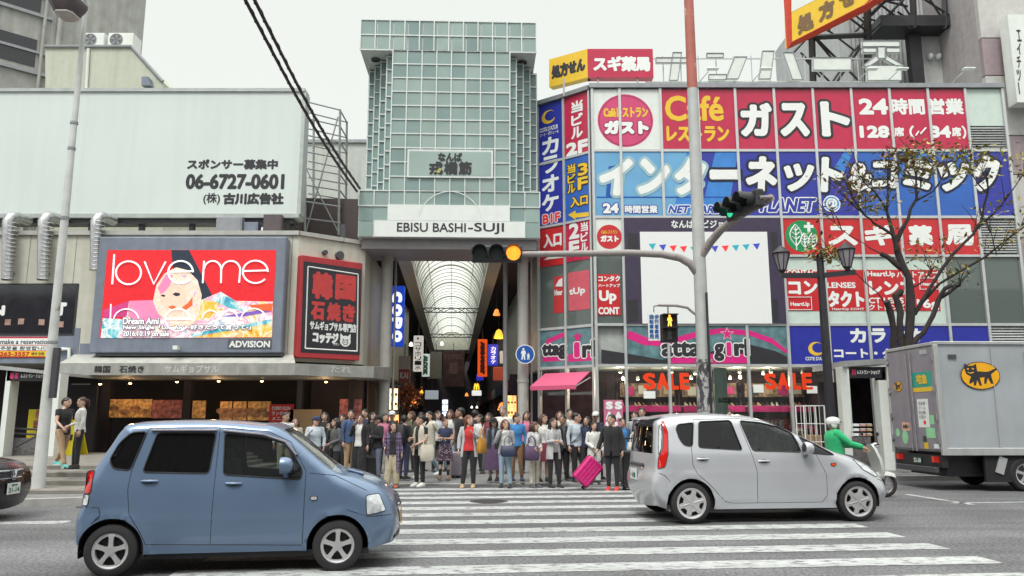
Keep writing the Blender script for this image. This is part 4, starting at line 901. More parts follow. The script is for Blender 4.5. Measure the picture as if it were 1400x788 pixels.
MB().ppx(FL, -60, 463, 71, 472, .05, .054).build('white_band', white_l, rt); MB().ppx(FL, -60, 473, 71, 479.5, .05, .054).build('white_band', white_l, rt); MB().ppx(FL, -60, 480.5, 71, 487.5, .05, .054).build('yellow_band', yellow, rt)
let(rt, FL, 'make a reservation', (2, 464.5, 70, 471), ink, .02, .006); let(rt, FL, '주문을 환영합니다', (2, 473.8, 68, 479), ink, .02, .006); let(rt, FL, '6263-3557', (-4, 481.5, 42, 487), red, .06, .006); let(rt, FL, '예약 전화', (44, 482, 62, 486.5), ink, .02, .006)
# pipe and small bits
m = MB(); a, b = FL.px(84, 478); m.tube([FL.pt(*FL.px(82, 478), .1), FL.pt(*FL.px(97, 478), .1), FL.pt(*FL.px(97, 495), .1)], .06, 8); m.build('drain_pipe', white, lb)
m = MB()
for x, y in ((443, 346), (463, 350)):
    a, b = FC.px(x, y); m.lathe([(.16, 0), (.16, .10), (.10, .12), (.0, .12)], FC.pt(a, b, .0), axis='Y', n=18) if False else m.tube([FC.pt(a, b, -.02), FC.pt(a, b, .14)], .14 if x > 450 else .08, 16)
m.build('vent_cap', dgrey, lb)
# steel ducts
for k, x in enumerate((18, 66, 137)):
    q = FL.pt(*FL.px(x, 385 if k < 2 else 372), .3)
    dt = thing('exhaust_duct', ['ribbed silver exhaust duct at the far left of the cream wall', 'ribbed silver exhaust duct partly behind the lamp pole', 'ribbed silver exhaust duct beside the video screen'][k], 'duct', q, group='silver exhaust ducts')
    top = FL.pt(*FL.px(x + 1, 306), .3); pts = [q + (top - q) * t for t in (0, .2, .4, .6, .8, 1.0)] + [top + Vector((.02, .06, .14)), top + Vector((.04, .2, .22)), top + Vector((.06, .5, .25)), top + Vector((.08, .9, .25))]
    MB().tube(pts, .165, 18).build('pipe', steel, dt)
    m = MB(); z = q.z
    while z < top.z: m.lathe([(.168, 0), (.178, .012), (.168, .024)], (q.x, q.y, z), n=18); z += .13
    m.build('pipe_ribs', steel, dt)
    m = MB(); m.tube([q + Vector((.0, 0, .25)), q + Vector((0, .35, .25))], .03, 6); m.build('bracket', dgrey, dt)
# video screen with the music advert
s = sign('video_screen', 'grey framed video screen showing a red music advert with thin white lettering', FL, (138, 328, 393, 484), bluegrey, .42, .42, 'video screen', part='surround', bevel=.03)
E_ = lambda n, c, e=.26: emat('lit_' + n, srgb(*c), e, .08)
redl = E_('screen_red', (214, 30, 40)); magl = E_('screen_magenta', (190, 60, 120)); whl = E_('screen_white', (228, 222, 220)); yel = E_('screen_yellow', (226, 170, 60)); tel = E_('screen_teal', (70, 160, 180)); drk = E_('screen_dark', (34, 44, 60)); pnk = E_('screen_pink', (226, 130, 170)); skn = E_('screen_skin', (238, 196, 176)); oran = E_('screen_orange', (222, 96, 50)); vio = E_('screen_violet', (120, 90, 180))
MB().ppx(FL, 151, 346, 380, 464, .42, .43).build('display', redl, s)
def multi(name, cols, sc=2.2):
    m = E_(name, (230, 220, 220)); N, L = m.node_tree.nodes, m.node_tree.links; b_ = N['Principled BSDF']; tc = [n for n in N if n.type == 'TEX_COORD'][0]; v = N.new('ShaderNodeTexNoise'); v.inputs['Scale'].default_value = sc; v.inputs['Detail'].default_value = 4; v.inputs['Distortion'].default_value = 1.2; L.new(tc.outputs['Object'], v.inputs['Vector']); cr_ = N.new('ShaderNodeValToRGB'); L.new(v.outputs['Fac'], cr_.inputs[0]); e = cr_.color_ramp.elements
    while len(e) < len(cols): e.new(.5)
    for k_, c_ in enumerate(cols): e[k_].position = .28 + .44 * k_ / (len(cols) - 1); e[k_].color = (*srgb(*c_), 1)
    L.new(cr_.outputs[0], b_.inputs['Base Color']); L.new(cr_.outputs[0], b_.inputs['Emission Color']); return m
whl = multi('screen_blend', [(90, 170, 200), (226, 214, 222), (236, 228, 226), (222, 150, 180), (236, 226, 220), (226, 186, 96), (120, 100, 180)]); hairb = multi('screen_hair_blend', [(206, 150, 176), (236, 214, 206), (226, 196, 170), (240, 226, 214), (226, 180, 110)], 3.5)
yel = multi('screen_gold_blend', [(226, 120, 40), (230, 180, 60), (240, 220, 190), (214, 150, 60)], 3); tel = multi('screen_sea_blend', [(40, 110, 160), (90, 180, 190), (220, 226, 226), (60, 140, 170)], 3)
def art(name, m_, pts, off): MB().polypx(FL, [(140 + x * 260 / 1171, 320 + y * 175 / 788) for x, y in pts], off).build(name, m_, s)
art('advert_shape', drk, [(460, 118), (568, 118), (705, 385), (690, 420), (620, 420), (470, 240)], .433)
art('advert_shape', whl, [(205, 425), (640, 420), (760, 370), (850, 425), (1075, 430), (1070, 645), (136, 650)], .434)
art('advert_shape', magl, [(48, 480), (205, 425), (190, 520), (46, 530)], .435); art('advert_shape', tel, [(46, 530), (150, 535), (190, 545), (140, 650), (34, 650)], .436)
art('advert_shape', pnk, [(205, 425), (360, 420), (420, 520), (300, 560), (200, 520)], .436)
art('advert_shape', yel, [(580, 645), (1070, 560), (1070, 645)], .437); art('advert_shape', tel, [(580, 625), (1070, 535), (1070, 560), (585, 645)], .438)
art('advert_shape', yel, [(640, 420), (760, 430), (700, 520), (560, 560), (520, 520)], .437); art('advert_shape', vio, [(760, 520), (1000, 480), (1070, 490), (900, 520)], .438); art('advert_shape', tel, [(700, 420), (760, 372), (840, 420), (900, 490), (820, 470)], .439); art('advert_shape', oran, [(930, 450), (1075, 440), (1070, 490), (960, 480)], .438)
art('hair_picture', hairb, [(350, 430), (370, 330), (420, 260), (490, 222), (560, 240), (620, 300), (645, 390), (635, 480), (600, 560), (540, 590), (450, 560), (380, 500)], .441)
art('face_picture', skn, [(395, 350), (440, 320), (510, 320), (560, 370), (560, 440), (520, 500), (470, 520), (420, 470), (390, 410)], .443)
art('fringe_picture', pnk, [(380, 345), (430, 262), (470, 270), (455, 330), (420, 372), (395, 385)], .445); art('fringe_picture', hairb, [(470, 262), (540, 280), (600, 370), (610, 470), (560, 440), (545, 360), (490, 330)], .445)
art('eye_picture', drk, [(468, 385), (485, 374), (512, 378), (515, 392), (490, 398)], .446); art('eye_picture', drk, [(395, 395), (408, 386), (425, 390), (420, 402)], .446); art('lip_picture', oran, [(440, 462), (470, 452), (492, 462), (470, 478)], .446); art('cheek_picture', oran, [(525, 465), (560, 440), (590, 400), (590, 450), (550, 480)], .447)
m = MB(); mp_ = lambda x, y, o=.455: FL.pt(*FL.px(140 + x * 260 / 1171, 320 + y * 175 / 788), o)
def stroke(pts, w=.028): m.tube([mp_(*p) for p in pts], w, 5)
def arcs(cx, cy, rx, ry, a0, a1, w=.028, n=22): stroke([(cx + rx * math.cos(R(a0 + (a1 - a0) * k / n)), cy - ry * math.sin(R(a0 + (a1 - a0) * k / n))) for k in range(n + 1)], w)
stroke([(117, 145), (105, 325)]); arcs(203, 256, 76, 70, 0, 360); stroke([(300, 188), (356, 325), (428, 188)]); arcs(518, 252, 75, 68, 0, 330 - 10); stroke([(443, 250), (592, 247)])
stroke([(660, 185), (652, 318)]); arcs(712, 240, 52, 56, 0, 170); stroke([(764, 240), (762, 318)]); arcs(822, 240, 56, 56, 0, 170); stroke([(878, 240), (872, 316)]); arcs(970, 250, 76, 68, 0, 320); stroke([(893, 246), (1043, 242)])
m.build('lettering', emat('lit_letter_screen', (.95, .93, .95), .45), s)
m = MB(); stroke([(97, 445), (92, 590)], .02); arcs(190, 545, 76, 70, 10, 170, .02); arcs(500, 540, 75, 66, 0, 320, .02); stroke([(425, 538), (575, 536)], .02); arcs(700, 540, 52, 56, 0, 170, .02); arcs(812, 540, 52, 56, 0, 170, .02); arcs(960, 540, 76, 68, 0, 180, .02); m.build('lettering', emat('lit_letter_screen', (0, 0, 0)), s)
for body, b in (('Dream Ami', (178, 437, 226, 446)), ('New Single「Lovefool -好きだって言って-」', (178, 446.5, 350, 454)), ('2016.10.19 on sale', (178, 455, 240, 462))): let(s, FL, body, b, E_('screen_letter', (236, 236, 236), .4), .03, .046, outline=E_('screen_letter_edge', (96, 84, 110), .15), ow=.10)
MB().ppx(FL, 318, 466, 377, 478.5, .42, .435).build('name_plate', mat('plate_grey', (.10, .10, .12), .5), s); let(s, FL, 'ADVIS!ON', (320, 468, 375, 477), white_l, .05, .02)
m = MB(); q = FL.pt(*FL.px(252, 478), .6); m.cbox(q, (.14, .2, .12)); m.build('camera', white, s)
m = MB(); m.ppx(FL, 142, 484.2, 390, 488, .0, .36); m.build('drip_tray', dgrey, s)
# korean restaurant sign on the angled corner
FC2 = Fr(FC.pt(0, 0, .28), FC.u); 
s = sign('shop_sign', 'black and red framed sign with tall red kanji and white pig face', FC2, (408.5, 354, 494, 491), mat('sign_red_frame', (.42, .03, .04), .5), 0, .28, bevel=.02)
def cx4(x, y): return (120 + x / 2.626, 300 + y / 2.626)
def cbox4(a): return (*cx4(a[0], a[1]), *cx4(a[2], a[3]))
MB().polypx(FC2, [cx4(775, 150), cx4(982, 180), cx4(976, 488), cx4(764, 478)], .006).build('black_face', mat('sign_black', (.02, .018, .026), .35), s)
m = MB()
ed = [cx4(790, 170), cx4(970, 198), cx4(966, 474), cx4(780, 464)]
for k in range(4): m.tube([FC2.pt(*FC2.px(*ed[k]), .012), FC2.pt(*FC2.px(*ed[(k + 1) % 4]), .012)], .022, 4)
m.build('white_border', white_l, s)
rk = mat('sign_letter_red', srgb(196, 62, 62), .45)
def tx4(ch, x0, y0, x1, y1, m_, bold): let(s, FC2, ch, cbox4((x0, y0, x1, y1)), m_, bold, .012)
tx4('韓', 805, 190, 880, 288, rk, .06); tx4('国', 888, 200, 962, 292, rk, .06); tx4('石', 800, 296, 850, 362, rk, .06); tx4('焼', 858, 300, 908, 366, rk, .05); tx4('き', 914, 306, 960, 370, rk, .06)
tx4('サムギョプサル専門店', 796, 370, 964, 402, white_l, .04); tx4('コッテジ', 806, 406, 900, 446, white_l, .07); tx4('ザザン', 880, 444, 902, 454, white_l, .03)
a, b = FC2.px(*cx4(924, 438)); rp_ = .19
pg = MB(); pg.disc(FC2, a, b, rp_, rp_ * .95, .013, n=28)
for sx in (-1, 1): pg.poly(FC2, [(a + sx * rp_ * .3, b + rp_ * .75), (a + sx * rp_ * .95, b + rp_ * 1.35), (a + sx * rp_ * .98, b + rp_ * .4)], .0135)
pg.build('pig_face', white_l, s)
pg = MB(); pg.ring(FC2, a, b - rp_ * .2, rp_ * .36, rp_ * .46, .017, n=24, asp=1.2)
for sx in (-1, 1): pg.disc(FC2, a + sx * rp_ * .42, b + rp_ * .28, rp_ * .1, rp_ * .13, .017, n=10); pg.disc(FC2, a + sx * rp_ * .16, b - rp_ * .2, rp_ * .07, rp_ * .12, .018, n=10)
pg.build('pig_features', ink, s)
# awning band
m = MB(); FAw = Fr((0, 23.7, 0), (1, 0, 0)); zA0, zA1 = FAw.px(250, 513)[1], FAw.px(250, 497)[1]
xa0 = FAw.px(80, 505)[0]
m.add([(xa0, 23.7, zA0), (xc + .3, 23.7, zA0), (at(511, 505, 25.3).x, 25.3, zA0), (at(511, 505, 25.3).x + .3, 27, zA0), (xa0, 27, zA0), (xa0, 23.7, zA1), (xc + .3, 23.7, zA1), (at(511, 505, 25.3).x, 25.3, zA1), (at(511, 505, 25.3).x + .3, 27, zA1 + .1), (xa0, 27, zA1 + .1)],
      [(4, 3, 2, 1, 0), (5, 6, 7, 8, 9), (0, 1, 6, 5), (1, 2, 7, 6), (2, 3, 8, 7), (4, 0, 5, 9)]); m.build('canopy_band', mat('canopy_grey', (.33, .33, .31), .6, var=.12, streak=.3), lb)
m = MB(); m.add([(xa0, 23.7, zA1 + .004), (xc + .3, 23.7, zA1 + .004), (xc, 24.49, zA1 + .34), (xa0, 24.49, zA1 + .34)], [(0, 1, 2, 3)]); m.build('canopy_top', mat('canopy_top_grey', (.40, .40, .37), .6, var=.15), lb)
for body, b, mm in (('韓国', (129, 500, 151, 510), ink), ('石焼き', (163, 500, 197, 510), ink), ('サムギョプサル', (225, 499, 299, 510), mat('faded_letter', (.52, .52, .50), .6)), ('たれ', (452, 500, 480, 510), mat('faded_letter', (0, 0, 0)))):
    o_ = MB(); 
    if b[0] < 420: o_.tpx(FAw, body, *b, .006, 0, .03)
    else: FK = Fr((xc + .3, 23.7, 0), (at(511, 505, 25.3).x - xc - .3, 1.6, 0)); o_.tpx(FK, body, *b, .006, 0, .03)
    o_.build('lettering', mm, lb)
# ground floor: posters, counters, lamps
F6 = Fr((0, 26.4, 0), (1, 0, 0)); food = mat('food_photo', (.42, .20, .10), .5, var=.7, scale=5); food2 = mat('food_photo_red', (.50, .16, .14), .5, var=.7, scale=7); amber = emat('lit_menu_amber', (.60, .30, .09), .10, .7)
MB().ppx(F6, 135, 515, 147, 640, -.3, 0).build('column', inter, lb); MB().ppx(F6, 248, 515, 258, 640, -.3, 0).build('column', inter, lb); MB().ppx(F6, 404, 515, 411, 640, -.3, 0).build('column', dgrey, lb)
for k, (x0, y0, x1, y1, mm) in enumerate(((148, 546, 206, 571, amber), (207, 547, 248, 572, food2), (262, 548, 280, 572, amber), (300, 549, 316, 575, amber), (318, 549, 336, 575, amber), (338, 549, 369, 575, amber), (369, 553, 402, 588, red), (395, 560, 440, 605, card), (465, 546, 495, 572, food2))):
    rt = sign('menu_poster', ['lit amber food photo board left of the red food poster', 'red and white food poster on the dark restaurant front', 'small lit amber menu board beside the dark column', 'lit food photo panel left of the glass door', 'lit food photo panel on the glass door', 'wide lit food photo panel right of the glass door', 'red printed menu poster near the corner', 'light wood notice board by the corner entrance', 'pink and red leaflet board inside the corner entrance'][k], F6, (x0, y0, x1, y1), mm, -.05 if k < 6 else .1, .03, cat='poster', group='posters along the restaurant front')
    if k == 6:
        for j in range(4): let(rt, F6, ['CURRY-DON', 'ランチ 880', 'メニュー', 'キムチ'][j], (373, 556 + j * 7, 398, 561 + j * 7), white_l, .03, .004)
    if k in (0, 3, 4, 5):
        m = MB()
        for j in range(4): a, b = F6.px(x0 + (x1 - x0) * (j + .5) / 4, (y0 + y1) / 2 + (j % 2) * 5); m.disc(F6, a, b, .18, .1, rt['_off'] + .004 + .001 * j, n=14)
        m.build('dish_picture', food, rt)
for k, (x, y) in enumerate(((137, 525), (178, 524), (242, 522), (299, 521), (358, 521), (446, 522))):
    q = at(x, y, 26); L_ = thing('ceiling_spot', f'small warm spotlight {["at the left end", "above the amber food board", "above the dark column", "above the glass door", "left of the red menu poster", "inside the corner entrance"][k]} under the restaurant canopy', 'spotlight', q, group='warm spotlights under the restaurant canopy')
    MB().lathe([(.03, .10), (.06, .06), (.06, 0)], q, n=12).build('housing', black, L_); MB().ell(q + Vector((0, 0, -.01)), (.05, .05, .03), 10, 6).build('bulb', warm, L_)
    if k in (1, 3, 5):
        pl = bpy.data.lights.new('spot_light', 'POINT'); pl.energy = 10; pl.color = (1, .62, .3); pl.shadow_soft_size = .1; po = bpy.data.objects.new('spot_light', pl); COL.objects.link(po); po.location = q - Vector((0, .3, .3))
# entrance signs
rt = sign('menu_board', 'tall menu board crowded with food pictures beside the walking pair', F6, (93, 560, 126, 625), food2, .6, .06, cat='menu board'); let(rt, F6, 'サムギョプサル', (96, 563, 122, 568), yellow, .04)
rt = sign('standing_sign', 'narrow black vertical sign with white characters at the restaurant front', F6, (126, 556, 138, 640), mat('sign_black', (0, 0, 0)), .5, .1, cat='sign'); let(rt, F6, '韓国家庭料理', (129, 560, 135, 620), white_l, .03, vert=True)
rt = sign('menu_poster', 'grey framed poster above the menu board', F6, (101, 525, 126, 549), mat('poster_grey', (.25, .25, .26), .5, var=.3, scale=4), .2, .03, cat='poster'); 
q = at(67, 640, 22.5); yb = thing('standing_sign', 'yellow folding floor sign behind the walking pair', 'floor sign', (q.x + .35, 22.9, .52))
m = MB(); p = Vector((q.x + .35, 22.9, .52)); ya = mat('sign_yellow', srgb(226, 206, 30), .5)
for sg in (-1, 1): m.add([p + Vector((-.36, sg * .28, 0)), p + Vector((.36, sg * .28, 0)), p + Vector((.22, sg * .02, 1.0)), p + Vector((-.22, sg * .02, 1.0)), p + Vector((-.36, sg * .25, 0)), p + Vector((.36, sg * .25, 0)), p + Vector((.22, 0, 1.0)), p + Vector((-.22, 0, 1.0))], [(0, 1, 2, 3), (4, 7, 6, 5), (0, 4, 5, 1), (1, 5, 6, 2), (3, 2, 6, 7), (0, 3, 7, 4)])
m.build('board', ya, yb); m = MB(); m.cbox(p + Vector((0, -.17, .5)), (.2, .01, .16), Euler((R(-14), 0, 0)).to_matrix()); m.build('pictogram', ink, yb)
rt = sign('standing_sign', 'tall yellow sign by the subway entrance', Fr((0, 24.2, 0), (1, 0, 0)), (37, 560, 50, 612), ya, 0, .1, cat='sign')
# subway entrance at the left edge
FK = Fr((0, 22, 0), (1, 0, 0))
sw = thing('subway_entrance', 'white framed underground entrance with black fascia at the left edge', 'entrance', (at(30, 640, 22).x, 22, .1))
m = MB(); m.ppx(FK, 64, 511, 77, 642, -.4, 0); m.ppx(FK, 2, 503, 9, 640, -.4, 0); m.build('frame_post', white, sw)
m = MB(); m.polypx(FK, [(-40, 496), (80, 509), (80, 513), (-40, 502)], .1, 0, 2.5); m.build('roof_edge', alu, sw)
m = MB(); m.ppx(FK, 9.5, 506, 63.5, 521, -.2, 0); m.build('fascia', black, sw); b = MB(); b.tpx(FK, 'レストラン・ショップ', 29, 511, 63, 517, .006, 0, .03); b.build('lettering', white_l, sw)
b = MB(); b.ppx(FK, 14, 510, 19, 518, 0, .006); b.ppx(FK, 20.5, 510, 25, 518, 0, .006); b.build('logo', pink, sw)
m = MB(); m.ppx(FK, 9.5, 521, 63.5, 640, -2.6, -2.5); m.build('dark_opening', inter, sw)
m = MB(); m.ppx(FK, -30, 600, 38, 650, -.6, -.5); m.build('tiled_parapet', mat('mesh_tile', (.16, .15, .15), .6, var=.4, scale=14), sw)
m = MB(); 
for y in (585, 592, 599): m.tube([FK.pt(*FK.px(-20, y), -.55), FK.pt(*FK.px(36, y + 3), -.55)], .03, 6)
m.tube([FK.pt(*FK.px(12, 612), -.3), FK.pt(*FK.px(46, 594), -.3)], .03, 6); m.build('handrail', dgrey, sw)
m = MB(); m.ppx(FK, 10, 575, 24, 586, -1.4, -1.2); m.ppx(FK, 12, 560, 22, 572, -1.42, -1.25); m.build('poster', food2, sw)

# ================================================================ billboard and roofs on the left
FBb = Fr((0, 25.2, 0), (1, 0, 0))
s = sign('billboard', 'huge blank white billboard with black japanese text and phone number', FBb, (-120, 126, 410, 293), mat('billboard_white', (.62, .685, .66), .5, var=.03, scale=.4, streak=.04), 0, .5, 'billboard', part='face')
m = MB(); ab = FBb.box(-120, 126, 410, 293)
m.panel(FBb, ab[0], ab[3] + .002, ab[2] + .08, ab[3] + .12, -.55, .06); m.panel(FBb, ab[0], ab[1] - .14, ab[2] + .08, ab[1] - .002, -.55, .08); m.panel(FBb, ab[2] + .001, ab[1], ab[2] + .12, ab[3], -.5, .03)
m.build('trim', mat('trim_grey', (.42, .45, .44), .45, .2, streak=.1), s)
m = MB(); m.panel(FBb, ab[0], ab[1] - .3, ab[2] - .1, ab[1] - .15, -.6, -.05)
for k in range(9): a = ab[0] + 1 + k * 1.7; m.panel(FBb, a, 7.4, a + .14, ab[1] - .3, -.4, -.2)
m.build('support_frame', dgrey, s)
m = MB()
for x in range(-20, 410, 67): a = FBb.px(x, 200)[0]; m.panel(FBb, a - .006, ab[1] + .01, a + .006, ab[3] - .01, -.01, .001)
m.build('panel_joint', mat('joint_pale', (.58, .645, .62), .5), s)
let(s, FBb, 'スポンサー募集中', (256, 218, 380, 232), ink, .055); let(s, FBb, '06-6727-0601', (254, 238, 389, 259), ink, .055); let(s, FBb, '(株)', (278, 264, 301, 280), ink, .02); let(s, FBb, '古川広告社', (305, 264, 388, 280), ink, .065)
# scaffold behind
sc_ = thing('steel_scaffold', 'thin grey steel scaffold frame rising behind the billboard edge', 'scaffold', at(440, 320, 27.5))
FSc = Fr((0, 27.5, 0), (1, 0, 0)); m = MB(); P_ = lambda x, y, o=0: FSc.pt(*FSc.px(x, y), o)
for x0, y0, x1, y1 in ((465, 150, 463, 322), (418, 140, 417, 322)): m.tube([P_(x0, y0), P_(x1, y1)], .045, 6); m.tube([P_(x0, y0, -1.2), P_(x1, y1, -1.2)], .045, 6)
for k in range(8): y = 137 + k * 23; m.tube([P_(410, y), P_(466, y + 14 - k)], .03, 5); m.tube([P_(410, y, -1.2), P_(466, y + 14 - k, -1.2)], .03, 5); m.tube([P_(465, y + 14 - k), P_(465, y + 14 - k, -1.2)], .03, 5)
m.tube([P_(418, 318), P_(462, 160)], .03, 5); m.tube([P_(418, 230), P_(464, 320)], .025, 5); m.build('frame', mat('scaffold_grey', (.30, .31, .32), .5, .4), sc_)
FGb = Fr((0, 34, 0), (1, 0, 0)); gb = thing('grey_building', 'plain grey building behind the scaffold', 'building', at(460, 330, 34))
m = MB(); a0, b0, a1, b1 = FGb.box(405, 196, 500, 360); m.box(a0, 34, 0, a1, 46, b1); m.build('wall', mat('pale_grey_wall', (.50, .52, .49), .7, var=.06, streak=.12), gb); MB().box(a0 - .1, 33.9, b1 + .002, a1 + .1, 46, b1 + .15).build('roof_cap', grey, gb); MB().ppx(FGb, 466, 190, 492, 195.5, -.5, -.2).build('rooftop_vent', dgrey, gb)
# beige roof structure with two outdoor units
FR2 = Fr((0, 29, 0), (1, 0, 0)); rb = thing('rooftop_building', 'beige sheet metal roof building with a sloped right side above the billboard', 'building', at(140, 130, 29))
m = MB(); m.polypx(FR2, [(62, 64), (180, 64), (223, 112), (223, 330), (62, 330)], 0, 0, 8); m.build('wall', mat('beige_sheet', (.50, .52, .43), .6, var=.05, streak=.14), rb)
m = MB(); 
for p, q in (((62, 64), (180, 64)), ((180, 64), (223, 112))): m.tube([FR2.pt(*FR2.px(*p), .03), FR2.pt(*FR2.px(*q), .03)], .07, 6)
m.build('roof_trim', grey, rb); m = MB(); m.polypx(FR2, [(199, 110), (208, 110), (211, 122), (199, 122)], .35, 0, .34); m.build('vent_hood', bluegrey, rb); m = MB(); m.tube([FR2.pt(*FR2.px(122, 68), .06), FR2.pt(*FR2.px(119, 125), .06)], .06, 8); m.build('pipe', white, rb)
for k, (x0, x1) in enumerate(((108, 137), (142, 177))):
    ab = FR2.box(x0, 40, x1, 61); q = FR2.pt((ab[0] + ab[2]) / 2, ab[1], -.3); ac = thing('air_conditioner', ['left outdoor air conditioner unit on the beige roof, beside the pole', 'right outdoor air conditioner unit on the beige roof'][k], 'air conditioner', q, group='outdoor units on the beige roof')
    MB().panel(FR2, *ab, -1.0, -.3).build('casing', white, ac, bevel=.02); a, b = FR2.px(x0 + (x1 - x0) * .34, 49.5); rr = FR2.px(x0 + (x1 - x0) * .34 + 8.5, 49.5)[0] - a
    MB().disc(FR2, a, b, rr, rr, -.29, n=28).build('fan_recess', black, ac); m = MB()
    for r_ in (.3, .55, .8, 1): m.ring(FR2, a, b, rr * r_ - .012, rr * r_ + .012, -.28, n=28)
    for t in range(5): m.poly(FR2, [(a, b), (a + rr * .9 * math.cos(t * 1.257), b + rr * .9 * math.sin(t * 1.257)), (a + rr * .9 * math.cos(t * 1.257 + .5), b + rr * .9 * math.sin(t * 1.257 + .5))], -.286)
    m.build('fan_grille', grey, ac); m = MB(); m.panel(FR2, ab[0] + .1, ab[1] - .12, ab[0] + .2, ab[1] - .001, -.9, -.4); m.panel(FR2, ab[2] - .2, ab[1] - .12, ab[2] - .1, ab[1] - .001, -.9, -.4); m.build('foot', dgrey, ac)
# tall concrete building top left: faces receding to the right
pA = at(62, 100, 33); hb = thing('concrete_building', 'weathered tall concrete building with dark ribbon windows at the top left', 'building', (pA.x - 5, 36, 0))
uH = Vector((1, .95, 0)).normalized(); FH = Fr((pA.x, 33, 0), uH)
m = MB(); e1 = FH.pt(2.9, 0); prismz(m, [(pA.x - 14 * uH.x, 33 - 14 * uH.y), (pA.x, 33), (pA.x + .05, 33), (e1.x + .35, 36.2), (e1.x - 6.5, 50), (pA.x - 14, 50)], 0, 44); m.build('wall', concrete, hb)
m = MB(); fl = MB(); 
for k, (ya, yb) in enumerate(((35, 78), (118, 160), (-40, 4))):
    za, zb = FH.px(30, ya - 6)[1], FH.px(30, ya - 6)[1] - 1.05
    z0 = FH.px(2, ya)[1]
    m.panel(FH, -13, z0 - 1.5, -.45, z0 - .2, .0, .02)
    fl.panel(FH, -13.5, z0 + .9, 0.05, z0 + 1.05, 0, .12); fl.panel(FH, -13.5, z0 + 1.9, 0.05, z0 + 2.02, 0, .08)
m.build('window', mat('window_glass_dark', (0, 0, 0)), hb); fl.build('ledge', grey, hb)
m = MB(); q = FH.pt(.35, 0, .1); m.tube([(q.x, q.y, 5), (q.x, q.y, 44)], .10, 8); q = FH.pt(-.25, 0, .1); m.tube([(q.x, q.y, 5), (q.x, q.y, 44)], .07, 8); m.build('downpipe', concrete, hb)
# meter boxes on the roof line
for k, (x0, y0, x1, y1, mm) in enumerate(((335, 308, 355, 325, bluegrey), (363, 293, 388, 320, mat('box_brown', (.10, .08, .085), .6)), (300, 295, 335, 318, grey))):
    ab = FBb.box(x0, y0, x1, y1); q = FBb.pt((ab[0] + ab[2]) / 2, zl1 + .14, .3); bx_ = thing('equipment_box', ['small blue grey equipment box on the roof edge above the screen', 'dark brown equipment box under the billboard end', 'pale grey equipment box under the billboard'][k], 'equipment box', q, group='equipment boxes under the billboard')
    F_ = Fr((0, 25.0 - .05 * k, 0), (1, 0, 0)); MB().panel(F_, ab[0], zl1 + .145, ab[2], zl1 + .145 + (ab[3] - ab[1]), -.35, 0).build('casing', mm, bx_, bevel=.015); MB().panel(F_, ab[0] + .05, zl1 + .2, ab[2] - .05, zl1 + .06 + (ab[3] - ab[1]), 0, .012).build('door', mm, bx_)
# cables
m1 = at(330, -10, 13); 
for k, (xa, xb, yb) in enumerate(((336, 488, 262), (349, 492, 258))):
    p, q = at(xa - 8, -14, 14), at(xb, yb, 25.4); pts = [p.lerp(q, t / 16) + Vector((0, 0, -.25 * math.sin(math.pi * t / 16))) for t in range(17)]
    cb = thing('overhead_cable', ['left one of two thick black overhead cables running to the gate', 'right one of two thick black overhead cables running to the gate'][k], 'cable', q, group='overhead cables')
    MB().tube(pts, .038, 8).build('cable', black, cb); m = MB(); 
    m.tube([p.lerp(q, j / 240) + Vector((.036 * math.sin(j * .5), 0, -.25 * math.sin(math.pi * j / 240) + .036 * math.cos(j * .5))) for j in range(241)], .014, 5)
    m.build('wrapping', black, cb)
# ================================================================ vehicles
def cr_spline(P, step=.045):
    """Catmull-Rom through control tuples (all columns interpolated)"""
    P = [np.array(p, float) for p in P]; out = []
    for i in range(len(P) - 1):
        p0, p1, p2, p3 = P[max(i - 1, 0)], P[i], P[i + 1], P[min(i + 2, len(P) - 1)]
        n = max(1, int(np.linalg.norm((p2 - p1)[:2]) / step))
        for k in range(n):
            t = k / n; t2, t3 = t * t, t * t * t
            q = .5 * ((2 * p1) + (-p0 + p2) * t + (2 * p0 - 5 * p1 + 4 * p2 - p3) * t2 + (-p0 + 3 * p1 - 3 * p2 + p3) * t3)
            q[2:] = p1[2:] + (p2[2:] - p1[2:]) * t; out.append((q, i))
    out.append((P[-1], len(P) - 2)); return out
def inpoly(x, z, P):
    c = False; j = len(P) - 1
    for i in range(len(P)):
        if (P[i][1] > z) != (P[j][1] > z) and x < (P[j][0] - P[i][0]) * (z - P[i][1]) / (P[j][1] - P[i][1]) + P[i][0]: c = not c
        j = i
    return c
def roundpoly(P, r=.04, n=4):
    out = []; k = len(P)
    for i in range(k):
        a, b, c = np.array(P[i - 1], float), np.array(P[i], float), np.array(P[(i + 1) % k], float)
        u, v = a - b, c - b; lu, lv = np.linalg.norm(u), np.linalg.norm(v); rr = min(r, lu * .4, lv * .4); s, e = b + u / lu * rr, b + v / lv * rr
        for q in range(n + 1): t = q / n; out.append(tuple((1 - t) ** 2 * s + 2 * t * (1 - t) * b + t * t * e))
    return out
def dens(P, step=.06, closed=True):
    out = []; k = len(P)
    for i in range(k if closed else k - 1):
        a, b = np.array(P[i], float), np.array(P[(i + 1) % k], float); n = max(1, int(np.linalg.norm(b - a) / step))
        out += [tuple(a + (b - a) * q / n) for q in range(n)]
    if not closed: out.append(tuple(P[-1]))
    return out

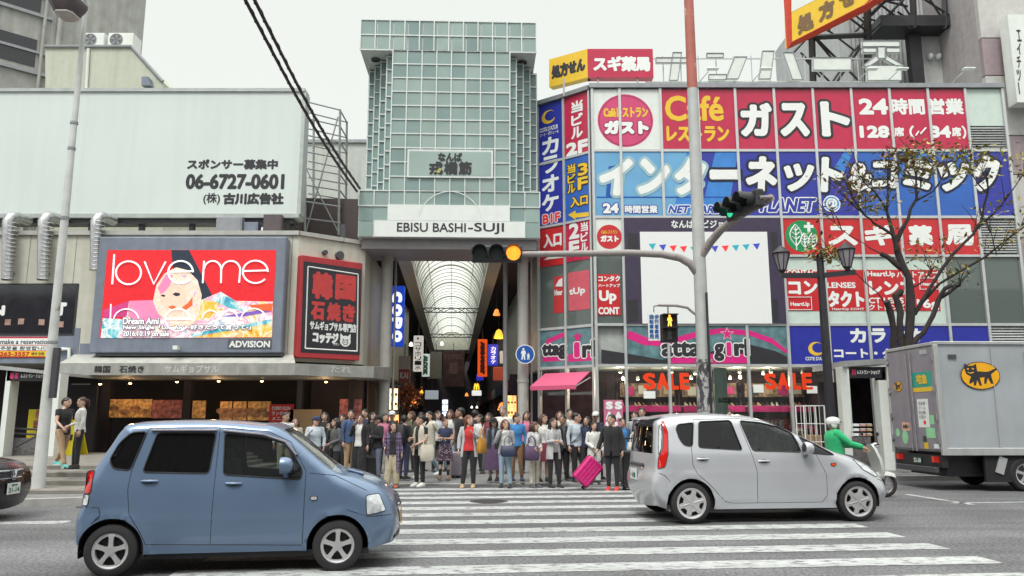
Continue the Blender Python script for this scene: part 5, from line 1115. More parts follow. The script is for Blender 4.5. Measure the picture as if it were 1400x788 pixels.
class Car:
    def __init__(s, root, sp):
        s.r, s.sp = root, sp; s.U = cr_spline(sp['upper']); s.ux = np.array([q[0][:2] for q in s.U]); s.uR = np.array([q[0][2:4] for q in s.U])
        s.hw, s.belt, s.tum = sp['hw'], sp['belt'], sp['tum']
    def w(s, x, z):
        d = np.hypot(s.ux[:, 0] - x, s.ux[:, 1] - z); k = int(d.argmin()); wt = 1 / (d + .03) ** 4; Rx, Ry = (s.uR * wt[:, None]).sum(0) / wt.sum()
        # distance to the outline as segments
        dm = d[k]
        for j in (k - 1, k):
            if 0 <= j < len(s.ux) - 1:
                a, b = s.ux[j], s.ux[j + 1]; ab = b - a; t = np.clip(((x - a[0]) * ab[0] + (z - a[1]) * ab[1]) / max(ab @ ab, 1e-9), 0, 1); q = a + ab * t; dm = min(dm, math.hypot(q[0] - x, q[1] - z))
        t = min(dm / Rx, 1.0)
        base = s.hw - (.035 * ((z - .62) / .4) ** 2 if z < s.belt else .035 * ((s.belt - .62) / .4) ** 2 + s.tum * (z - s.belt))
        for lz, am in s.sp.get('crease', ()): base += am * math.exp(-((z - lz) / .035) ** 2)
        for cx in s.sp['wheels']:
            dd = math.hypot(x - cx, z - s.sp['wz']) - s.sp['arch']
            if 0 <= dd < .09: base += .018 * math.cos(dd / .09 * math.pi / 2) 
        return base - Ry * (1 - math.sqrt(max(0, 1 - (1 - t) ** 2)))
    def side(s, P, off=0.0, sgn=-1): return [(x, sgn * (s.w(x, z) + off), z) for x, z in P]
    def patch(s, mb, poly, off, sgn, mi=0, step=.05, smooth=True):
        """a piece of the flank cut along its own outline"""
        B = dens(poly, .05); n = len(B); xs = [p[0] for p in B]; zs = [p[1] for p in B]; pts = list(B)
        x = min(xs) + step / 2
        while x < max(xs):
            z = min(zs) + step / 2
            while z < max(zs):
                if inpoly(x, z, B) and min(math.hypot(x - b[0], z - b[1]) for b in B) > step * .4: pts.append((x, z))
                z += step
            x += step
        r = delaunay_2d_cdt([Vector(p) for p in pts], [(i, (i + 1) % n) for i in range(n)], [], 0, 1e-5); V, F = r[0], r[2]; keep = []
        for f in F:
            cx, cz = sum(V[i].x for i in f) / len(f), sum(V[i].y for i in f) / len(f)
            if inpoly(cx, cz, B): keep.append(f if sgn < 0 else tuple(reversed(f)))
        mb.add(s.side([(v.x, v.y) for v in V], off, sgn), keep, mi, smooth)
    def build(s, paint, names=None):
        sp = s.sp; U = [tuple(q[0][:2]) for q in s.U]; wz, ar_ = sp['wz'], sp['arch']
        # lower outline from front to rear with the wheel arches
        low = []
        for cx in sorted(sp['wheels'], reverse=True):
            z0 = sp['sill']; a0 = math.asin(max(-1, min(1, (z0 - wz) / ar_)))
            low += [(cx + ar_ * math.cos(a0 + (math.pi - 2 * a0) * k / 18), wz + ar_ * math.sin(a0 + (math.pi - 2 * a0) * k / 18)) for k in range(19)]
        mid = []
        for i, p in enumerate(low):
            mid.append(p)
            if i == 18: mid += [(low[18][0] + (low[19][0] - low[18][0]) * k / 24, sp['sill']) for k in range(1, 24)]
        loop = U + mid; n = len(loop); wins = [roundpoly(P, .045) for P in sp['windows']]
        pts = list(loop); edges = [(i, (i + 1) % n) for i in range(n)]
        for P in wins:
            D = dens(P, .05); k0 = len(pts); pts += D; edges += [(k0 + i, k0 + (i + 1) % len(D)) for i in range(len(D))]
        near = [p for p in pts]
        for i in range(0, len(U)):
            a, b = np.array(U[max(i - 1, 0)]), np.array(U[min(i + 1, len(U) - 1)]); t = (b - a) / max(np.linalg.norm(b - a), 1e-9); nr = np.array([t[1], -t[0]])
            for fr_ in (.02, .06, .13, .22, .34, .48, .72):
                q = np.array(U[i]) + nr * fr_ * s.uR[i][0]
                if inpoly(q[0], q[1], loop) and not any(inpoly(q[0], q[1], W_) for W_ in wins) and np.hypot(s.ux[:, 0] - q[0], s.ux[:, 1] - q[1]).min() > fr_ * s.uR[i][0] * .8: pts.append(tuple(q))
        x = min(p[0] for p in loop)
        while x < max(p[0] for p in loop):
            z = .15
            while z < 1.65:
                q = (x + .011 * math.sin(z * 91), z)
                if inpoly(*q, loop) and not any(inpoly(*q, W_) for W_ in wins) and min(math.hypot(q[0] - b[0], q[1] - b[1]) for b in near) > .02:
                    dd_ = np.hypot(s.ux[:, 0] - q[0], s.ux[:, 1] - q[1]); kk = int(dd_.argmin())
                    if dd_[kk] > .6 * s.uR[kk][0]: pts.append(q)
                z += .045
            x += .045
        r = delaunay_2d_cdt([Vector(p) for p in pts], edges, [], 0, 1e-5); V, F = r[0], r[2]; keep = []
        for f in F:
            cx, cz = sum(V[i].x for i in f) / len(f), sum(V[i].y for i in f) / len(f)
            if inpoly(cx, cz, loop) and not any(inpoly(cx, cz, W_) for W_ in wins): keep.append(f)
        mb = MB(); side2 = [(v.x, v.y) for v in V]
        mb.add(s.side(side2, 0, -1), keep, 0, True); mb.add(s.side(side2, 0, 1), [tuple(reversed(f)) for f in keep], 0, True)
        # the skin across the car: bumpers, bonnet, roof, tailgate
        fy = [-1, -.93, -.86, -.6, -.3, 0, .3, .6, .86, .93, 1]; rows = []
        for i, (x, z) in enumerate(U):
            a, b = np.array(U[max(i - 1, 0)]), np.array(U[min(i + 1, len(U) - 1)]); t = (b - a) / max(np.linalg.norm(b - a), 1e-9); nr = np.array([-t[1], t[0]]); ww = s.w(x, z)
            cr = s.U[i][0][4]; rows.append([Vector((x + nr[0] * cr * (1 - f * f), f * ww, z + nr[1] * cr * (1 - f * f))) for f in fy])
        gl = {}; 
        for i in range(len(rows) - 1):
            seg = sp['seg'].get(s.U[i][1])
            for j in range(10):
                q = [rows[i][j], rows[i][j + 1], rows[i + 1][j + 1], rows[i + 1][j]]
                if seg and 2 <= j + (1 if j < 5 else 0) and 1 < j < 8: gl.setdefault(seg, []).append(q)
                elif seg and (j in (1, 8)): gl.setdefault(seg + '|' + str(j), []).append(q)
                else: mb.add(q, [(3, 2, 1, 0)], 0, True)
        me = mb.build('body', paint, s.r, local=True)
        bm = bmesh.new(); bm.from_mesh(me.data); bmesh.ops.remove_doubles(bm, verts=bm.verts, dist=.0008); bmesh.ops.recalc_face_normals(bm, faces=bm.faces); bm.to_mesh(me.data); bm.free()
        for p in me.data.polygons: p.use_smooth = True
        me.data.set_sharp_from_angle(angle=R(50))
        for seg, Q in gl.items():
            b_ = MB()
            for q in Q: b_.add(q, [(3, 2, 1, 0)], 0, True)
            nm = seg.split('|')[0]; o = b_.build(nm if '|' not in seg else nm + '_surround', black if '|' in seg else sp['segmat'][nm], s.r, local=True)
            bm = bmesh.new(); bm.from_mesh(o.data); bmesh.ops.remove_doubles(bm, verts=bm.verts, dist=.0008); bm.to_mesh(o.data); bm.free()
        for sgn in (-1, 1):
            for P, gm in zip(wins, sp['winmat']):
                b_ = MB(); s.patch(b_, P, -.012, sgn); o = b_.build('side_window', gm, s.r, local=True)
                b_ = MB(); L = s.side(dens(P, .05), .0, sgn); b_.tube(L + [L[0]], .0085, 5); b_.build('window_seal', black, o, local=True)
            b_ = MB()
            for P in sp['gaps']: b_.tube(s.side(dens(P, .05, False), -.0015, sgn), .0045, 4)
            b_.build('door_gap', mat('gap_black', (.008, .008, .01), .8), s.r, local=True)
            for nm, P, m_, off in sp['patches']:
                b_ = MB(); s.patch(b_, roundpoly(P, .025, 3), off, sgn, step=.035); o = b_.build(nm, m_, s.r, local=True)
                b_ = MB(); L = s.side(dens(roundpoly(P, .025, 3), .05), off * .6, sgn); b_.tube(L + [L[0]], .006, 4); b_.build('lamp_seal', black, o, local=True)
            for x, z in sp['handles']:
                y = s.w(x, z); b_ = MB(); b_.ell((x, sgn * (y - .004), z + .005), (.075, .012, .028), 14, 8); o = b_.build('door_handle', black, s.r, local=True)
                b_ = MB(); b_.tube([(x - .085, sgn * (y + .004), z + .012), (x - .04, sgn * (y + .026), z + .014), (x + .04, sgn * (y + .026), z + .014), (x + .085, sgn * (y + .004), z + .012)], [(.012, .012)] * 4, 8); b_.build('grip', paint, o, local=True)
            mx_, mz = sp['mirror']; y = s.w(mx_, mz - .1)
            b_ = MB(); b_.rings([[(mx_ + dx + a * .0, sgn * (y + .11 + .085 * math.cos(t) * k_), mz + .095 * math.sin(t) * k_) for t in np.linspace(0, 2 * math.pi, 16, endpoint=False)] for dx, k_, a in ((-.055, .93, 0), (-.03, 1, 0), (.02, .96, 0), (.06, .78, 0), (.085, .35, 0))]); o = b_.build('wing_mirror', sp.get('mirmat', paint), s.r, local=True)
            b_ = MB(); b_.tube([(mx_, sgn * (y - .02), mz - .13), (mx_, sgn * (y + .05), mz - .10), (mx_, sgn * (y + .09), mz - .06)], [.03, .028, .025], 8); b_.build('mirror_stalk', sp.get('stalkmat', black), o, local=True)
            b_ = MB(); b_.ell((mx_ - .058, sgn * (y + .11), mz), (.004, .072, .08), 16, 8); b_.build('mirror_glass', mat('mirror_glass', (.7, .72, .75), .03, 1), o, local=True)
        # cabin, floor, wheel wells
        b_ = MB(); x0, x1 = sp['cabin']; yb = s.hw - .12
        b_.box(x0, -yb, .24, x1, yb, .55); b_.box(x0 - .25, -yb + .05, .55, x0, yb - .05, s.belt - .12); b_.box(x1 - .15, -yb + .04, .55, x1 + .12, yb - .04, s.belt - .04)
        b_.box(x0 - .1, -(s.hw - .33), sp['roofz'] - .075, x1 - .35, s.hw - .33, sp['roofz'] - .06); b_.build('cabin_lining', inter, s.r, local=True)
        for k, (sx, sz) in enumerate(((sp['seats'][0], .5), (sp['seats'][1], .5))):
            for sy in (-.33, .33):
                b_ = MB(); b_.cbox((sx + .1, sy, sz + .06), (.5, .46, .14)); b_.cbox((sx - .2, sy, sz + .38), (.13, .44, .62), Euler((0, R(-12), 0)).to_matrix()); b_.cbox((sx - .29, sy, sz + .76), (.09, .25, .17), Euler((0, R(-12), 0)).to_matrix()); b_.build('seat', mat('seat_cloth', (.07, .07, .08), .9), s.r, local=True, bevel=.035)
        b_ = MB(); st_ = sp['seats'][1] + .5; b_.tube([(st_ + .09 * math.sin(t) * .5, -.33 + .18 * math.cos(t), .95 + .17 * math.sin(t)) for t in np.linspace(0, 2 * math.pi, 25)], .014, 6); b_.tube([(st_, -.33, .95), (st_ + .22, -.33, .86)], .02, 6); b_.tube([(st_, -.5, .95), (st_, -.16, .95)], .014, 6); b_.build('steering_wheel', black, s.r, local=True)
        b_ = MB(); b_.box(U[0][0] + .22, -s.hw + .10, .17, U[-1][0] - .25, s.hw - .10, .23); b_.build('underbody', black, s.r, local=True)
        for cx in sp['wheels']:
            for sgn in (-1, 1):
                b_ = MB(); ts = [R(-14 + 208 * k / 22) for k in range(23)]
                b_.rings([[(cx + q * math.cos(t), sgn * (s.hw - d_), wz + q * math.sin(t)) for t in ts] for q, d_ in ((ar_ + .004, .06), (ar_ + .006, .36), (.02, .36))], closed=False); b_.build('wheel_well', mat('well_black', (.01, .01, .011), .9), s.r, local=True)
        for cx in sp['wheels']:
            for sgn in (-1, 1): wheel(s.r, cx, sgn * (s.hw - .085), sp['tyre'], sp['tw'], sp['rim'], sp['cover'], sgn)
tyre_m = mat('tyre_rubber', (.018, .018, .019), .8, var=.2, scale=20)
rim_m = mat('wheel_silver', (.56, .55, .56), .35, .55, var=.06, coat=.2)
def wheel(root, cx, cy, r, w, rr, kind, sgn, rx=0):
    rt = MB(); h = w / 2
    rt.lathe([(rr, -h * .8), (rr + .02, -h), (r - .035, -h), (r - .008, -h * .8), (r, -h * .5), (r, h * .5), (r - .008, h * .8), (r - .035, h), (rr + .02, h), (rr, h * .8)], (cx, cy, r), 'Y', 44); ty = rt.build('wheel', tyre_m, root, local=True)
    F = Fr((cx, cy + sgn * h * .62, r), (-sgn, 0, 0)); m = MB()     # outward face
    m.ring(F, 0, 0, rr * .88, rr * 1.04, .016, n=40); m.lathe([(rr * 1.0, sgn * h * .5), (rr * 1.05, sgn * h * .93), (rr * .9, sgn * h * .80), (rr * .86, sgn * h * .4)], (cx, cy, r), 'Y', 44)
    if kind == 'star6':
        P = []
        for k in range(6):
            t = k * math.pi / 3 + .26
            for dt, q in ((-.30, .60), (-.17, .93), (.17, .93), (.30, .60)): P.append((rr * q * math.cos(t + dt), rr * q * math.sin(t + dt)))
        m.poly(F, P, .020, 0, .02)
        for k in range(6):
            t = k * math.pi / 3 + .26; m.tube([F.pt(rr * .16 * math.cos(t), rr * .16 * math.sin(t), .022), F.pt(rr * .85 * math.cos(t), rr * .85 * math.sin(t), .018)], .008, 5)
        m.disc(F, 0, 0, rr * .16, rr * .16, .028, n=20, thick=.01)
    else:
        for k in range(5):
            t = k * 2 * math.pi / 5 + .3; u = Vector((math.cos(t), math.sin(t))); v = Vector((-u.y, u.x)); P = []
            for a, b in ((.15, .17), (.45, .125), (.75, .14), (.92, .20), (.92, -.20), (.75, -.14), (.45, -.125), (.15, -.17)): q = u * a * rr + v * b * rr; P.append((q.x, q.y))
            m.poly(F, P, .022, 0, .03)
        m.disc(F, 0, 0, rr * .30, rr * .30, .026, n=24, thick=.03); m.ring(F, 0, 0, rr * .13, rr * .2, .030, n=20)
    m.build('rim', rim_m, ty, local=True)
    b = MB(); b.disc(F, 0, 0, rr * .9, rr * .9, -.035, n=30); b.lathe([(rr * .35, 0), (rr * .62, 0), (rr * .62, .02)], (cx, cy + sgn * .01, r), 'Y', 24) ; b.build('brake_disc', mat('brake_dark', (.03, .03, .032), .6, .4), ty, local=True)

def plate(root, F, w, h, m_, txt, tm, tm2=None):
    p = MB().panel(F, -w / 2, -h / 2, w / 2, h / 2, 0, .012).build('number_plate', m_, root, local=True)
    for body, bx_ in txt: MB().text(F, body, bx_[0] * w, bx_[1] * h, bx_[2] * w, bx_[3] * h, .014, 0, .003).build('plate_lettering', tm, p, local=True)
def place(rpx, fpx, wb, hw):
    p, q = gnd(*rpx), gnd(*fpx); yaw = math.atan2((q - p).y, (q - p).x); L = (q - p).length
    o = p + Matrix.Rotation(yaw, 3, 'Z') @ Vector((0, hw - .01, 0)) * (L / wb); return o, yaw, L / wb
cglass_d = glass_mat('car_glass_dark', (.03, .03, .035), .3, .02, bump=.006)
cglass = glass_mat('car_glass', (.50, .54, .54), .05, .02, bump=.006)
redlens = mat('red_lens', srgb(196, 26, 22), .15, var=.04, coat=.6); clearlens = mat('clear_lens', (.62, .64, .66), .12, .3, var=.25, scale=22, coat=.8); amb = mat('amber_lens', srgb(226, 74, 30), .2, coat=.5)
def paint(name, col, met=.35):
    m = mat(name, col, .32, met, var=.035, scale=1.5, coat=.8); N = m.node_tree.nodes; N['Principled BSDF'].inputs['Coat Roughness'].default_value = .06; return m

# ---- blue kei wagon
o, yaw, sc_f = place((147, 791), (460, 782), 2.36, .7375)
bc = thing('kei_wagon', 'blue boxy kei wagon in the left foreground driving over the crossing', 'car', o, yaw); bc.scale = (sc_f,) * 3
bp_ = paint('steel_blue_paint', (.128, .190, .295), .35)
RR, RO, WS, HD, NS = (.14, .10, .05), (.085, .075, .025), (.09, .085, .04), (.20, .12, .05), (.34, .22, .05)
up = [(-.33, .26, *RR), (-.385, .42, *RR), (-.38, .62, *RR), (-.345, .74, *RR), (-.325, .93, .12, .09, .04), (-.26, 1.12, .12, .09, .04), (-.12, 1.38, .12, .09, .04), (-.03, 1.54, .10, .09, .03), (.10, 1.605, *RO), (.84, 1.625, *RO), (1.38, 1.59, *RO), (1.70, 1.525, *WS), (2.26, 1.085, *WS), (2.52, 1.0, *HD), (2.78, .90, .26, .16, .05), (2.92, .785, *NS), (2.975, .62, *NS), (3.0, .45, *NS), (2.95, .27, *NS)]
spec = dict(upper=up, hw=.7375, belt=1.05, tum=.17, wheels=(0, 2.36), wz=.275, arch=.335, sill=.23, tyre=.275, tw=.155, rim=.174, cover='five', crease=((.60, .004),),
  windows=[[(-.10, 1.22), (-.02, 1.40), (.09, 1.51), (.25, 1.52), (.125, 1.105), (-.05, 1.125)], [(.36, 1.505), (.985, 1.505), (.945, 1.065), (.255, 1.085)], [(1.075, 1.50), (1.50, 1.455), (1.72, 1.385), (1.86, 1.23), (1.945, 1.09), (1.935, .99), (1.10, 1.05)]],
  winmat=[cglass_d, cglass_d, cglass], seg={11: 'windscreen', 5: 'rear_window', 6: 'rear_window'}, segmat={'windscreen': cglass, 'rear_window': cglass_d},
  gaps=[[(.27, 1.555), (.14, 1.10), (.127, .9), (.167, .65), (.29, .47), (.355, .335), (1.97, .29)], [(1.02, 1.56), (1.01, .32)], [(1.80, 1.40), (1.985, 1.08), (1.98, .30)], [(.27, 1.556), (1.0, 1.562), (1.55, 1.515), (1.80, 1.40)], [(-.385, .73), (-.15, .725), (-.12, .65), (-.20, .56)], [(2.45, .66), (2.68, .585), (2.98, .59)], [(2.02, 1.06), (2.30, 1.03), (2.66, .86)]],
  patches=[('headlamp', [(2.655, .81), (2.80, .825), (2.88, .64), (2.67, .60)], clearlens, .006), ('tail_lamp', [(-.315, 1.10), (-.245, 1.11), (-.245, .87), (-.325, .87)], redlens, .006), ('reverse_lamp', [(-.33, .86), (-.255, .86), (-.26, .745), (-.345, .745)], clearlens, .005), ('side_marker', [(2.05, .81), (2.12, .81), (2.12, .77), (2.05, .77)], clearlens, .006)],
  handles=[(.34, .98), (1.22, .945)], mirror=(1.77, 1.15), stalkmat=bp_, cabin=(.05, 1.95), seats=(.45, 1.25), roofz=1.60)
car = Car(bc, spec); car.build(bp_)
for sgn in (-1, 1):
    m = MB()
    for P in ([(.30, 1.535), (.99, 1.535)], [(1.06, 1.53), (1.5, 1.485), (1.74, 1.405), (1.87, 1.26)]): m.tube(car.side(dens(P, .06, False), .012, sgn), [(.012, .022)] * len(dens(P, .06, False)), 6)
    m.build('rain_visor', mat('smoky_visor', (.30, .27, .30), .25, coat=.5), bc, local=True)
m = MB()
for k in range(5): z = .655 + .03 * k; m.tube([(3.0 + .055 - .012 * k - .05 * (abs(y) / .3) ** 2, y, z) for y in np.linspace(-.3, .3, 9)], .010, 5)
m.build('grille', dgrey, bc, local=True)
m = MB(); m.tube([(3.03 - .1 * (abs(y) / .6) ** 2, y, .42) for y in np.linspace(-.52, .52, 11)], [(.05, .02)] * 11, 6); m.tube([(3.03 - .1 * (abs(y) / .6) ** 2, y, .33) for y in np.linspace(-.45, .45, 11)], [(.03, .02)] * 11, 6); m.build('bumper_intake', black, bc, local=True)
plate(bc, Fr((3.055, 0, .51), (0, 1, 0)), .33, .165, mat('plate_yellow', srgb(226, 170, 40), .4), [('・・12', (-.4, -.35, .4, .15)), ('580', (-.1, .22, .2, .42))], ink)
m = MB()
for y in (-.32, .18): m.tube([(2.27, y, 1.105), (2.16, y + .1, 1.17), (1.99, y + .42, 1.30)], .011, 5)
m.build('wiper', black, bc, local=True)
m = MB(); m.cbox((2.52, -.28, 1.045), (.20, .16, .035), Euler((0, R(16), 0)).to_matrix()); m.build('bonnet_scoop', bp_, bc, local=True, bevel=.012); m = MB(); m.cbox((2.60, -.28, 1.025), (.012, .12, .02)); m.build('scoop_opening', ink, bc, local=True)

# ---- silver compact
o, yaw, sc_f = place((946.6, 717), (1176, 713.5), 2.5, .83)
sv = thing('compact_car', 'silver one box compact hatchback crossing on the right', 'car', o, yaw); sv.scale = (sc_f, sc_f, sc_f * .985)
sp_ = paint('silver_paint', (.50, .51, .54), .40)
RR, RO, WS, HD, NS = (.30, .20, .07), (.13, .14, .03), (.10, .12, .05), (.25, .16, .05), (.46, .34, .06)
up = [(-.44, .24, *RR), (-.525, .42, *RR), (-.535, .60, *RR), (-.49, .76, *RR), (-.47, .98, .26, .16, .06), (-.43, 1.30, .22, .15, .05), (-.41, 1.44, .14, .14, .03), (-.20, 1.515, *RO), (.3, 1.55, *RO), (.8, 1.53, *RO), (1.22, 1.465, *WS), (1.75, 1.235, *WS), (2.2, 1.015, *WS), (2.5, .925, *HD), (2.78, .805, .34, .24, .05), (2.98, .66, *NS), (3.08, .50, *NS), (3.09, .35, *NS), (2.99, .19, *NS)]
spec = dict(upper=up, hw=.83, belt=.99, tum=.26, wheels=(0, 2.5), wz=.29, arch=.345, sill=.20, tyre=.29, tw=.17, rim=.205, cover='star6', crease=((.70, .006), (.33, .008)),
  windows=[[(-.155, 1.345), (-.115, 1.405), (.12, 1.432), (.06, 1.085), (-.06, 1.10), (-.125, 1.20)], [(.20, 1.445), (.685, 1.465), (.80, 1.03), (.15, 1.07)], [(.82, 1.46), (1.13, 1.432), (1.41, 1.365), (1.60, 1.28), (1.69, 1.0), (.955, 1.02)], [(1.69, 1.235), (1.92, 1.12), (2.20, .955), (1.81, .985)]],
  winmat=[cglass_d, cglass_d, cglass, cglass], seg={10: 'windscreen', 11: 'windscreen', 4: 'rear_window', 5: 'rear_window'}, segmat={'windscreen': cglass, 'rear_window': cglass_d},
  gaps=[[(.13, 1.475), (.04, 1.07), (.04, .83), (.10, .70), (.26, .56), (.50, .31), (.60, .285), (1.95, .285), (2.03, .38), (2.03, .68), (1.90, .97)], [(.79, 1.49), (.92, 1.02), (.985, .75), (.98, .29)], [(.13, 1.475), (.78, 1.49), (1.2, 1.45), (1.55, 1.33), (1.75, .98)], [(-.485, .73), (-.37, .68), (-.30, .60), (-.36, .52)], [(2.86, .60), (3.08, .53)]],
  patches=[('tail_lamp', [(-.315, 1.45), (-.28, 1.28), (-.305, 1.0), (-.36, .80), (-.45, .765), (-.435, .93), (-.375, 1.05), (-.345, 1.25), (-.345, 1.44)], redlens, .006), ('reverse_lamp', [(-.355, 1.42), (-.36, 1.25), (-.388, 1.06), (-.43, .96), (-.41, 1.2), (-.385, 1.38)], clearlens, .005), ('headlamp', [(2.50, .90), (2.72, .80), (2.92, .66), (2.84, .63), (2.62, .74)], clearlens, .006), ('side_marker', [(2.11, .84), (2.20, .84), (2.18, .80), (2.12, .80)], amb, .006)],
  handles=[(.19, .90), (1.10, .865)], mirror=(1.73, 1.06), stalkmat=mat('stalk_grey', (.16, .17, .18), .4), mirmat=sp_, cabin=(.0, 1.85), seats=(.35, 1.15), roofz=1.53)
car = Car(sv, spec); car.build(sp_)
m = MB(); m.tube([(-.56, y, .80) for y in np.linspace(-.35, .35, 7)], [(.03, .02)] * 7, 6); m.build('plate_recess', dgrey, sv, local=True)
plate(sv, Fr((-.605, 0, .66), (0, -1, 0)), .33, .165, mat('plate_white', (.72, .74, .72), .4), [('・4 08', (-.4, -.35, .4, .15))], mat('plate_green', (.03, .16, .08), .5))
m = MB(); m.tube([(-.49 - .06 * (1 - (y / .7) ** 2), y, .40) for y in np.linspace(-.6, .6, 11)], .012, 5); m.build('bumper_seam', dgrey, sv, local=True)
m = MB(); m.rings([[(-.50 + dx, y, 1.475 + dz) for dx, dz in ((0, 0), (.03, .025), (.2, .05), (.2, .03))] for y in np.linspace(-.5, .5, 7)]); m.build('roof_spoiler', sp_, sv, local=True)
m = MB(); m.cbox((1.25, -.33, 1.02), (.36, .44, .30)); 
dr = MB(); dr.ell((1.12, -.33, 1.20), (.10, .085, .125), 14, 10); dr.rings([[(1.05 + dx + .13 * math.cos(t), -.33 + .21 * math.sin(t) * k_, z) for t in np.linspace(0, 2 * math.pi, 14, endpoint=False)] for z, k_, dx in ((.55, .9, .1), (.8, .95, .03), (1.0, 1, .02), (1.06, .7, .05), (1.10, .35, .06))]); 
dr.tube([(1.08, -.52, 1.0), (1.25, -.55, .84), (1.50, -.46, .96)], [.055, .045, .035], 8)
pd = thing('person', 'driver in dark top sitting behind the silver car steering wheel', 'person', o, yaw); pd.scale = sv.scale
dr.build('body', mat('driver_cloth', (.10, .09, .10), .9), pd, local=True); h_ = MB(); h_.ell((1.105, -.33, 1.235), (.112, .097, .105), 12, 8); h_.build('hair', mat('hair_black', (.012, .010, .010), .5), pd, local=True); h_ = MB(); h_.ell((1.165, -.33, 1.19), (.07, .072, .10), 12, 8); h_.build('face', mat('skin', (.52, .33, .25), .55), pd, local=True)

# ---- black car nose at the left edge
bk = thing('black_car', 'black car at the left edge with round badge and white plate on its nose', 'car', (0, 0, 0), R(3))
kp = mat('black_paint', (.006, .006, .008), .22, coat=.25)
RR, RO, WS, HD, NS = (.30, .2, .06), (.13, .14, .03), (.10, .12, .05), (.18, .12, .05), (.34, .28, .07)
up = [(-.78, .28, *RR), (-.84, .5, *RR), (-.82, .8, *RR), (-.74, 1.0, *RR), (-.5, 1.22, .15, .15, .04), (-.2, 1.42, *RO), (.5, 1.49, *RO), (1.1, 1.47, *RO), (1.5, 1.41, *WS), (2.35, 1.0, *WS), (2.7, .93, *HD), (3.1, .85, *HD), (3.28, .76, *NS), (3.34, .62, *NS), (3.35, .40, *NS), (3.27, .20, *NS)]
spec = dict(upper=up, hw=.87, belt=.95, tum=.28, wheels=(0, 2.58), wz=.31, arch=.365, sill=.21, tyre=.31, tw=.19, rim=.21, cover='five', crease=((.70, .006),),
  windows=[[(-.2, 1.33), (.30, 1.40), (.65, 1.40), (.62, 1.0), (-.1, 1.02)], [(.75, 1.40), (1.15, 1.385), (1.5, 1.30), (1.95, 1.06), (1.9, .97), (.73, 1.0)]], winmat=[cglass_d, cglass_d], seg={8: 'windscreen', 4: 'rear_window'}, segmat={'windscreen': cglass_d, 'rear_window': cglass_d},
  gaps=[[(.7, 1.44), (.68, .26)], [(1.75, 1.2), (2.0, .9), (1.98, .26)], [(2.3, 1.0), (3.0, .82), (3.2, .70)]], patches=[('headlamp', [(2.95, .84), (3.15, .80), (3.24, .70), (3.0, .69)], clearlens, .006), ('tail_lamp', [(-.80, .95), (-.55, .97), (-.55, .78), (-.82, .78)], redlens, .006)],
  handles=[(.2, .86), (1.0, .85)], mirror=(1.78, 1.02), cabin=(0, 2.0), seats=(.4, 1.25), roofz=1.47)
car = Car(bk, spec); car.build(kp)
tgt = at(41, 668, 12.1); bk.location = (tgt.x - 3.80, 12.1, 0)
cr = mat('chrome', (.75, .76, .78), .12, .95, var=.04)
Fk = Fr((3.425, 0, .695), (0, 1, 0)); m = MB(); m.ring(Fk, 0, 0, .075, .092, .012, n=30)
for P in ([(-.055, .055), (-.02, -.06), (0, 0), (.02, -.06), (.055, .055)], [(-.03, .07), (0, .0), (.03, .07)]): m.tube([Fk.pt(a, b, .012) for a, b in P], .008, 5)
m.build('badge', cr, bk, local=True)
m = MB()
for z in (.64, .75): m.tube([(3.42 - .14 * (abs(y) / .55) ** 2, y, z) for y in np.linspace(-.5, .5, 11)], .012, 5)
m.build('chrome_strip', cr, bk, local=True); m = MB()
for k in range(4): m.tube([(3.415 - .14 * (abs(y) / .55) ** 2, y, .66 + .022 * k) for y in np.linspace(-.5, .5, 11)], .008, 4)
m.build('grille', dgrey, bk, local=True)
plate(bk, Fr((3.44, 0, .48), (0, 1, 0)), .33, .165, mat('plate_white', (0, 0, 0)), [('31-14', (-.42, -.38, .42, .12)), ('大阪 330', (-.25, .2, .25, .42))], mat('plate_green', (0, 0, 0)))

# ---- delivery truck
tp = Vector((9.28, 17.0, 0)); tk = thing('delivery_truck', 'silver box delivery truck with black cat emblem parked at the right kerb', 'truck', tp, R(2.0))
sil = mat('truck_side_silver', (.48, .51, .54), .38, .4, var=.15, scale=.6, streak=.06, coat=.15); rearm = mat('truck_rear_grey', (.30, .28, .32), .5, .2, var=.08, streak=.12)  # side silver mottled in its colour to imitate blotchy reflections
Lb, Wb_, zb0, zb1 = 4.3, 2.05, .82, 3.17
m = MB(); m.box(.02, .02, zb0, Lb, Wb_ - .02, zb1); m.build('cargo_box', sil, tk, local=True, bevel=.02)
m = MB(); m.box(-.03, -.02, zb1 - .02, Lb + .02, .05, zb1 + .05); m.box(-.03, Wb_ - .05, zb1 - .02, Lb + .02, Wb_ + .02, zb1 + .05); m.box(-.045, .051, zb1 - .03, .03, Wb_ - .051, zb1 + .045); m.box(-.03, -.02, zb0 - .06, Lb, .03, zb0 + .10); m.box(-.04, -.03, zb0 - .058, .06, .055, zb1 - .021); m.box(-.04, Wb_ - .055, zb0 - .058, .06, Wb_ + .03, zb1 - .021); m.build('edge_trim', alu, tk, local=True, bevel=.01)
Fr_ = Fr((-.004, Wb_, 0), (0, -1, 0)); Fs = Fr((0, .018, 0), (1, 0, 0))
